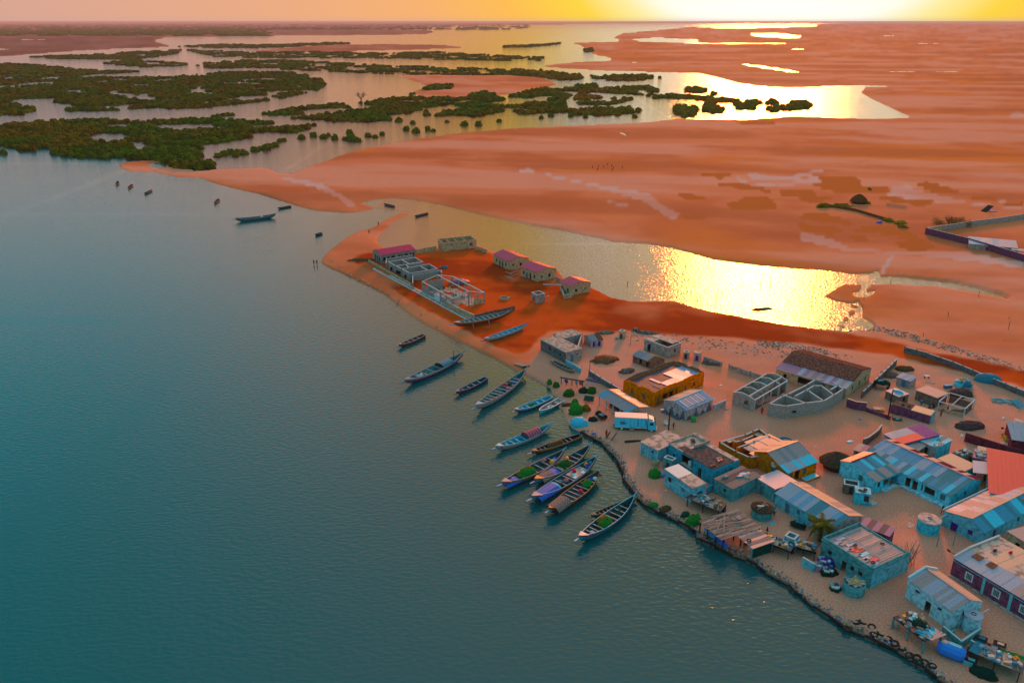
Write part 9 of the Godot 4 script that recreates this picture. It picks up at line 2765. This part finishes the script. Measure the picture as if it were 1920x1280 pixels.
func people_and_small_things() -> void:
	var made := {}
	var list := [
		[W(33.65, 0.6, -154.1), "walk", "red", 0.3, "person in red walking beside the street lamp pole near the truck"],
		[W(54.12, 0.6, -161.3), "stand", "wine", 0.0, "person in dark red standing at the front corner of the left roofless house"],
		[W(19.32, 0.6, -150.8), "stand", "red", 0.5, "person in red standing by the propped boards left of the truck"],
		[W(90.74, 0.6, -165.8), "stand", "cyan", 0.2, "person in bright blue standing before the brown block hut in the rear yard"],
		[W(92.55, 0.6, -164), "sit", "dark", 2.0, "person in dark clothes sitting right of the one in bright blue in the rear yard"],
		[W(91.65, 0.6, -164), "sit", "wine", 1.0, "person in dark red sitting by the brown block hut in the rear yard"],
		[W(92.34, 0.6, -160.1), "reach", "red", -1.0, "person with red clothing bending at the end of the long purple shed"],
		[W(94.83, 0.6, -162.3), "walk", "dark", 1.2, "person in black walking between the purple shed and the white-post shelter"],
		[W(94.37, 0.6, -155.5), "sit", "cyan", 0.4, "person in blue sitting on a pale chair before the purple-brown mound"],
		[W(103.6, 0.6, -151.9), "reach", "purple", -1.2, "person in purple leaning over the pale terrace by the wine-red house"],
		[W(87.27, 0.6, -133.1), "stand", "dark", 0.0, "person in black standing behind the courtyard house near the coral roof"],
		[W(45.16, 0.6, -121.9), "stand", "cyan", 0.3, "person in pale blue standing by the round grey hut"],
		[W(42.16, 0.6, -116), "stand", "dark", 0.8, "person in dark clothes standing beside the annex of the plank shack"],
		[W(37.86, 0.6, -113.3), "sit", "dark", 0.5, "person sitting in the shade right of the plank shack's front post"],
		[W(74.4, 0.6, -122.5), "walk", "dark", 2.0, "person in black with a white head load by the big cyan tank"],
		[W(-69.89, 0, -281.7), "stand", "dark", 0.0, "left one of two dark figures wading off the curved spit"],
		[W(-68.85, 0, -281.7), "stand", "wine", 0.5, "right one of two dark figures wading off the curved spit"],
		[W(-55.9, 0.3, -340), "stand", "wine", 0.4, "person standing alone near the tip of the curved spit"],
		[W(-57.48, 0.4, -325.6), "stand", "dark", 0.4, "person standing on the middle of the curved spit"],
		[W(-23.04, 0.7, -251.6), "stand", "dark", 0.5, "left worker in dark clothes inside the frame hall"],
		[W(-21.71, 0.7, -250.9), "sit", "dark", 1.5, "right worker in dark clothes inside the frame hall"]]
	for q in [[W(46.64, 0.5, -482.6)],[W(48.71, 0.5, -475.3)],[W(50.56, 0.5, -486.3)],[W(53.32, 0.5, -484.5)],[W(56.31, 0.5, -492.1)],[W(58.18, 0.5, -486.3)],[W(57.03, 0.5, -473.5)],[W(58.47, 0.5, -480.7)],[W(63.94, 0.5, -482.6)]]:
		list.append([q[0], "walk", "dark", rng.randf() * 6.0, ""])
	var shades := {"red": [Color(0.5, 0.04, 0.03), Color(0.08, 0.05, 0.06)], "wine": [Color(0.25, 0.02, 0.03), Color(0.22, 0.02, 0.04)], "cyan": [Color(0.03, 0.38, 0.6), Color(0.02, 0.06, 0.14)], "dark": [Color(0.03, 0.03, 0.04), Color(0.02, 0.02, 0.025)], "purple": [Color(0.12, 0.03, 0.2), Color(0.04, 0.03, 0.08)]}
	for q in list:
		var key: String = q[1] + q[2]
		if not made.has(key):
			made[key] = person_mesh(q[1], shades[q[2]][0], shades[q[2]][1])
		var o := put("person", made[key], M.people, self, Transform3D(Basis(Vector3.UP, q[3]), q[0]))
		if q[4]:
			tag(o, q[4], "person")
		else:
			tag(o, "tiny dark figure in the group playing on the open sand flat", "person", "people playing on the sand flat")
	# stools for those who sit, chairs on the quay, small loose things
	for q in list:
		if q[1] == "sit":
			var s := thing("stool", "low stool under the " + q[4].replace(" clothes", "").replace(" in the rear yard", "").replace("the ", ""), "stool", q[0] + W(0, 0, 0), q[3])
			slab(s, "seat", "plastic_white" if q[2] == "cyan" else "wood", W(0, 0.26, -0.05), W(0.36, 0.06, 0.36))
			for x in [-0.14, 0.14]:
				slab(s, "leg", "wood", W(x, 0.12, -0.05), W(0.05, 0.24, 0.3))
	for q in [[W(38.44, 0.6, -112), 0.6, "leftmost white plastic chair on the quay right of the plank shack"], [W(39.31, 0.6, -112.5), 2.2, "rearmost white plastic chair on the quay right of the plank shack"], [W(39.41, 0.6, -111.7), -0.8, "rightmost white plastic chair on the quay right of the plank shack"]]:
		chair(q[2], q[0], q[1], "plastic_white")
	var t := thing("plastic_table", "low white plastic table among the chairs on the quay", "table", W(38.64, 0.6, -110.6), 0.4)
	slab(t, "top", "plastic_white", W(0, 0.5, 0), W(1.0, 0.05, 0.6))
	for x in [-0.42, 0.42]:
		for z in [-0.22, 0.22]:
			slab(t, "leg", "plastic_white", W(x, 0.24, z), W(0.06, 0.48, 0.06))
	t = thing("satellite_dish", "pale satellite dish standing on the sand beside the street lamp pole", "satellite dish", W(32.23, 0.6, -156.1), 0.8)
	var st := begin()
	lathe(st, [Vector2(0.05, 0.0), Vector2(0.4, 0.1), Vector2(0.62, 0.26)], 16)
	put("dish", done(st), M.truck_white, t, Transform3D(Basis(Vector3.RIGHT, 0.8), W(0, 0.7, 0)))
	slab(t, "stand", "rust_iron", W(0, 0.3, 0), W(0.1, 0.7, 0.1))
	for q in [[W(48.75, 0.6, -176.5), "teal basin on the pale sand between the yellow house and the roofless house", "boat_cyan", 0.7], [W(47.23, 0.6, -163.8), "dark basin on the lane before the left roofless house", "tarp_teal", 0.8], [W(68.44, 0.6, -148.7), "sky-blue plastic sheet flattened on the sandy lane", "tarp_sky", 1.1], [W(74.27, 0.6, -158.6), "small blue sheet in the middle of the sandy square", "tarp_blue", 0.6], [W(44.08, 0.6, -119.6), "bright cyan sheet spread by the round grey hut", "tarp_sky", 1.1], [W(17.08, 0.6, -152.5), "small blue sheet on the sand by the cyan tarpaulin", "tarp_blue", 0.7], [W(27.9, 0.6, -130), "white plastic bag on the path below the shore house", "cloth_white", 0.35], [W(60.75, 0.6, -146.6), "white plastic bag on the sandy lane by the thatched hut", "cloth_white", 0.4]]:
		t = thing("loose_sheet", q[1], "sheet", q[0], 0.5)
		put("sheet", heap_mesh(W(q[3] * 1.8, 0.18, q[3]), int(q[3] * 30.0), 14, 5, 0.25), M[q[2]], t)
	t = thing("chair_frame", "rusty yellow iron frame at the corner of the left roofless house", "scrap frame", W(49.62, 0.6, -171))
	for k in 7:
		beam(t, "rod", "plastic_yellow", W(-0.8 + 0.25 * k, 0, 0.2 * (k % 3)), W(-0.6 + 0.25 * k, 1.1 + 0.2 * (k % 2), -0.3), 0.06, 0.06)
	t = thing("dark_car", "dark green handcart under a tarpaulin by the wall of the long gabled house", "cart", W(48.06, 0.6, -118.2), -0.55)
	t.name = numbered("covered_cart")
	slab(t, "bed", "iron", W(0, 0.55, 0), W(2.4, 0.2, 1.2))
	put("cover", heap_mesh(W(2.6, 0.8, 1.4), 91, 16, 6, 0.1), M.net_dark, t, Transform3D(Basis.IDENTITY, W(0, 0.6, 0)))
	slab(t, "lid", "tarp_teal", W(0.2, 1.35, 0.1), W(1.3, 0.06, 0.7))
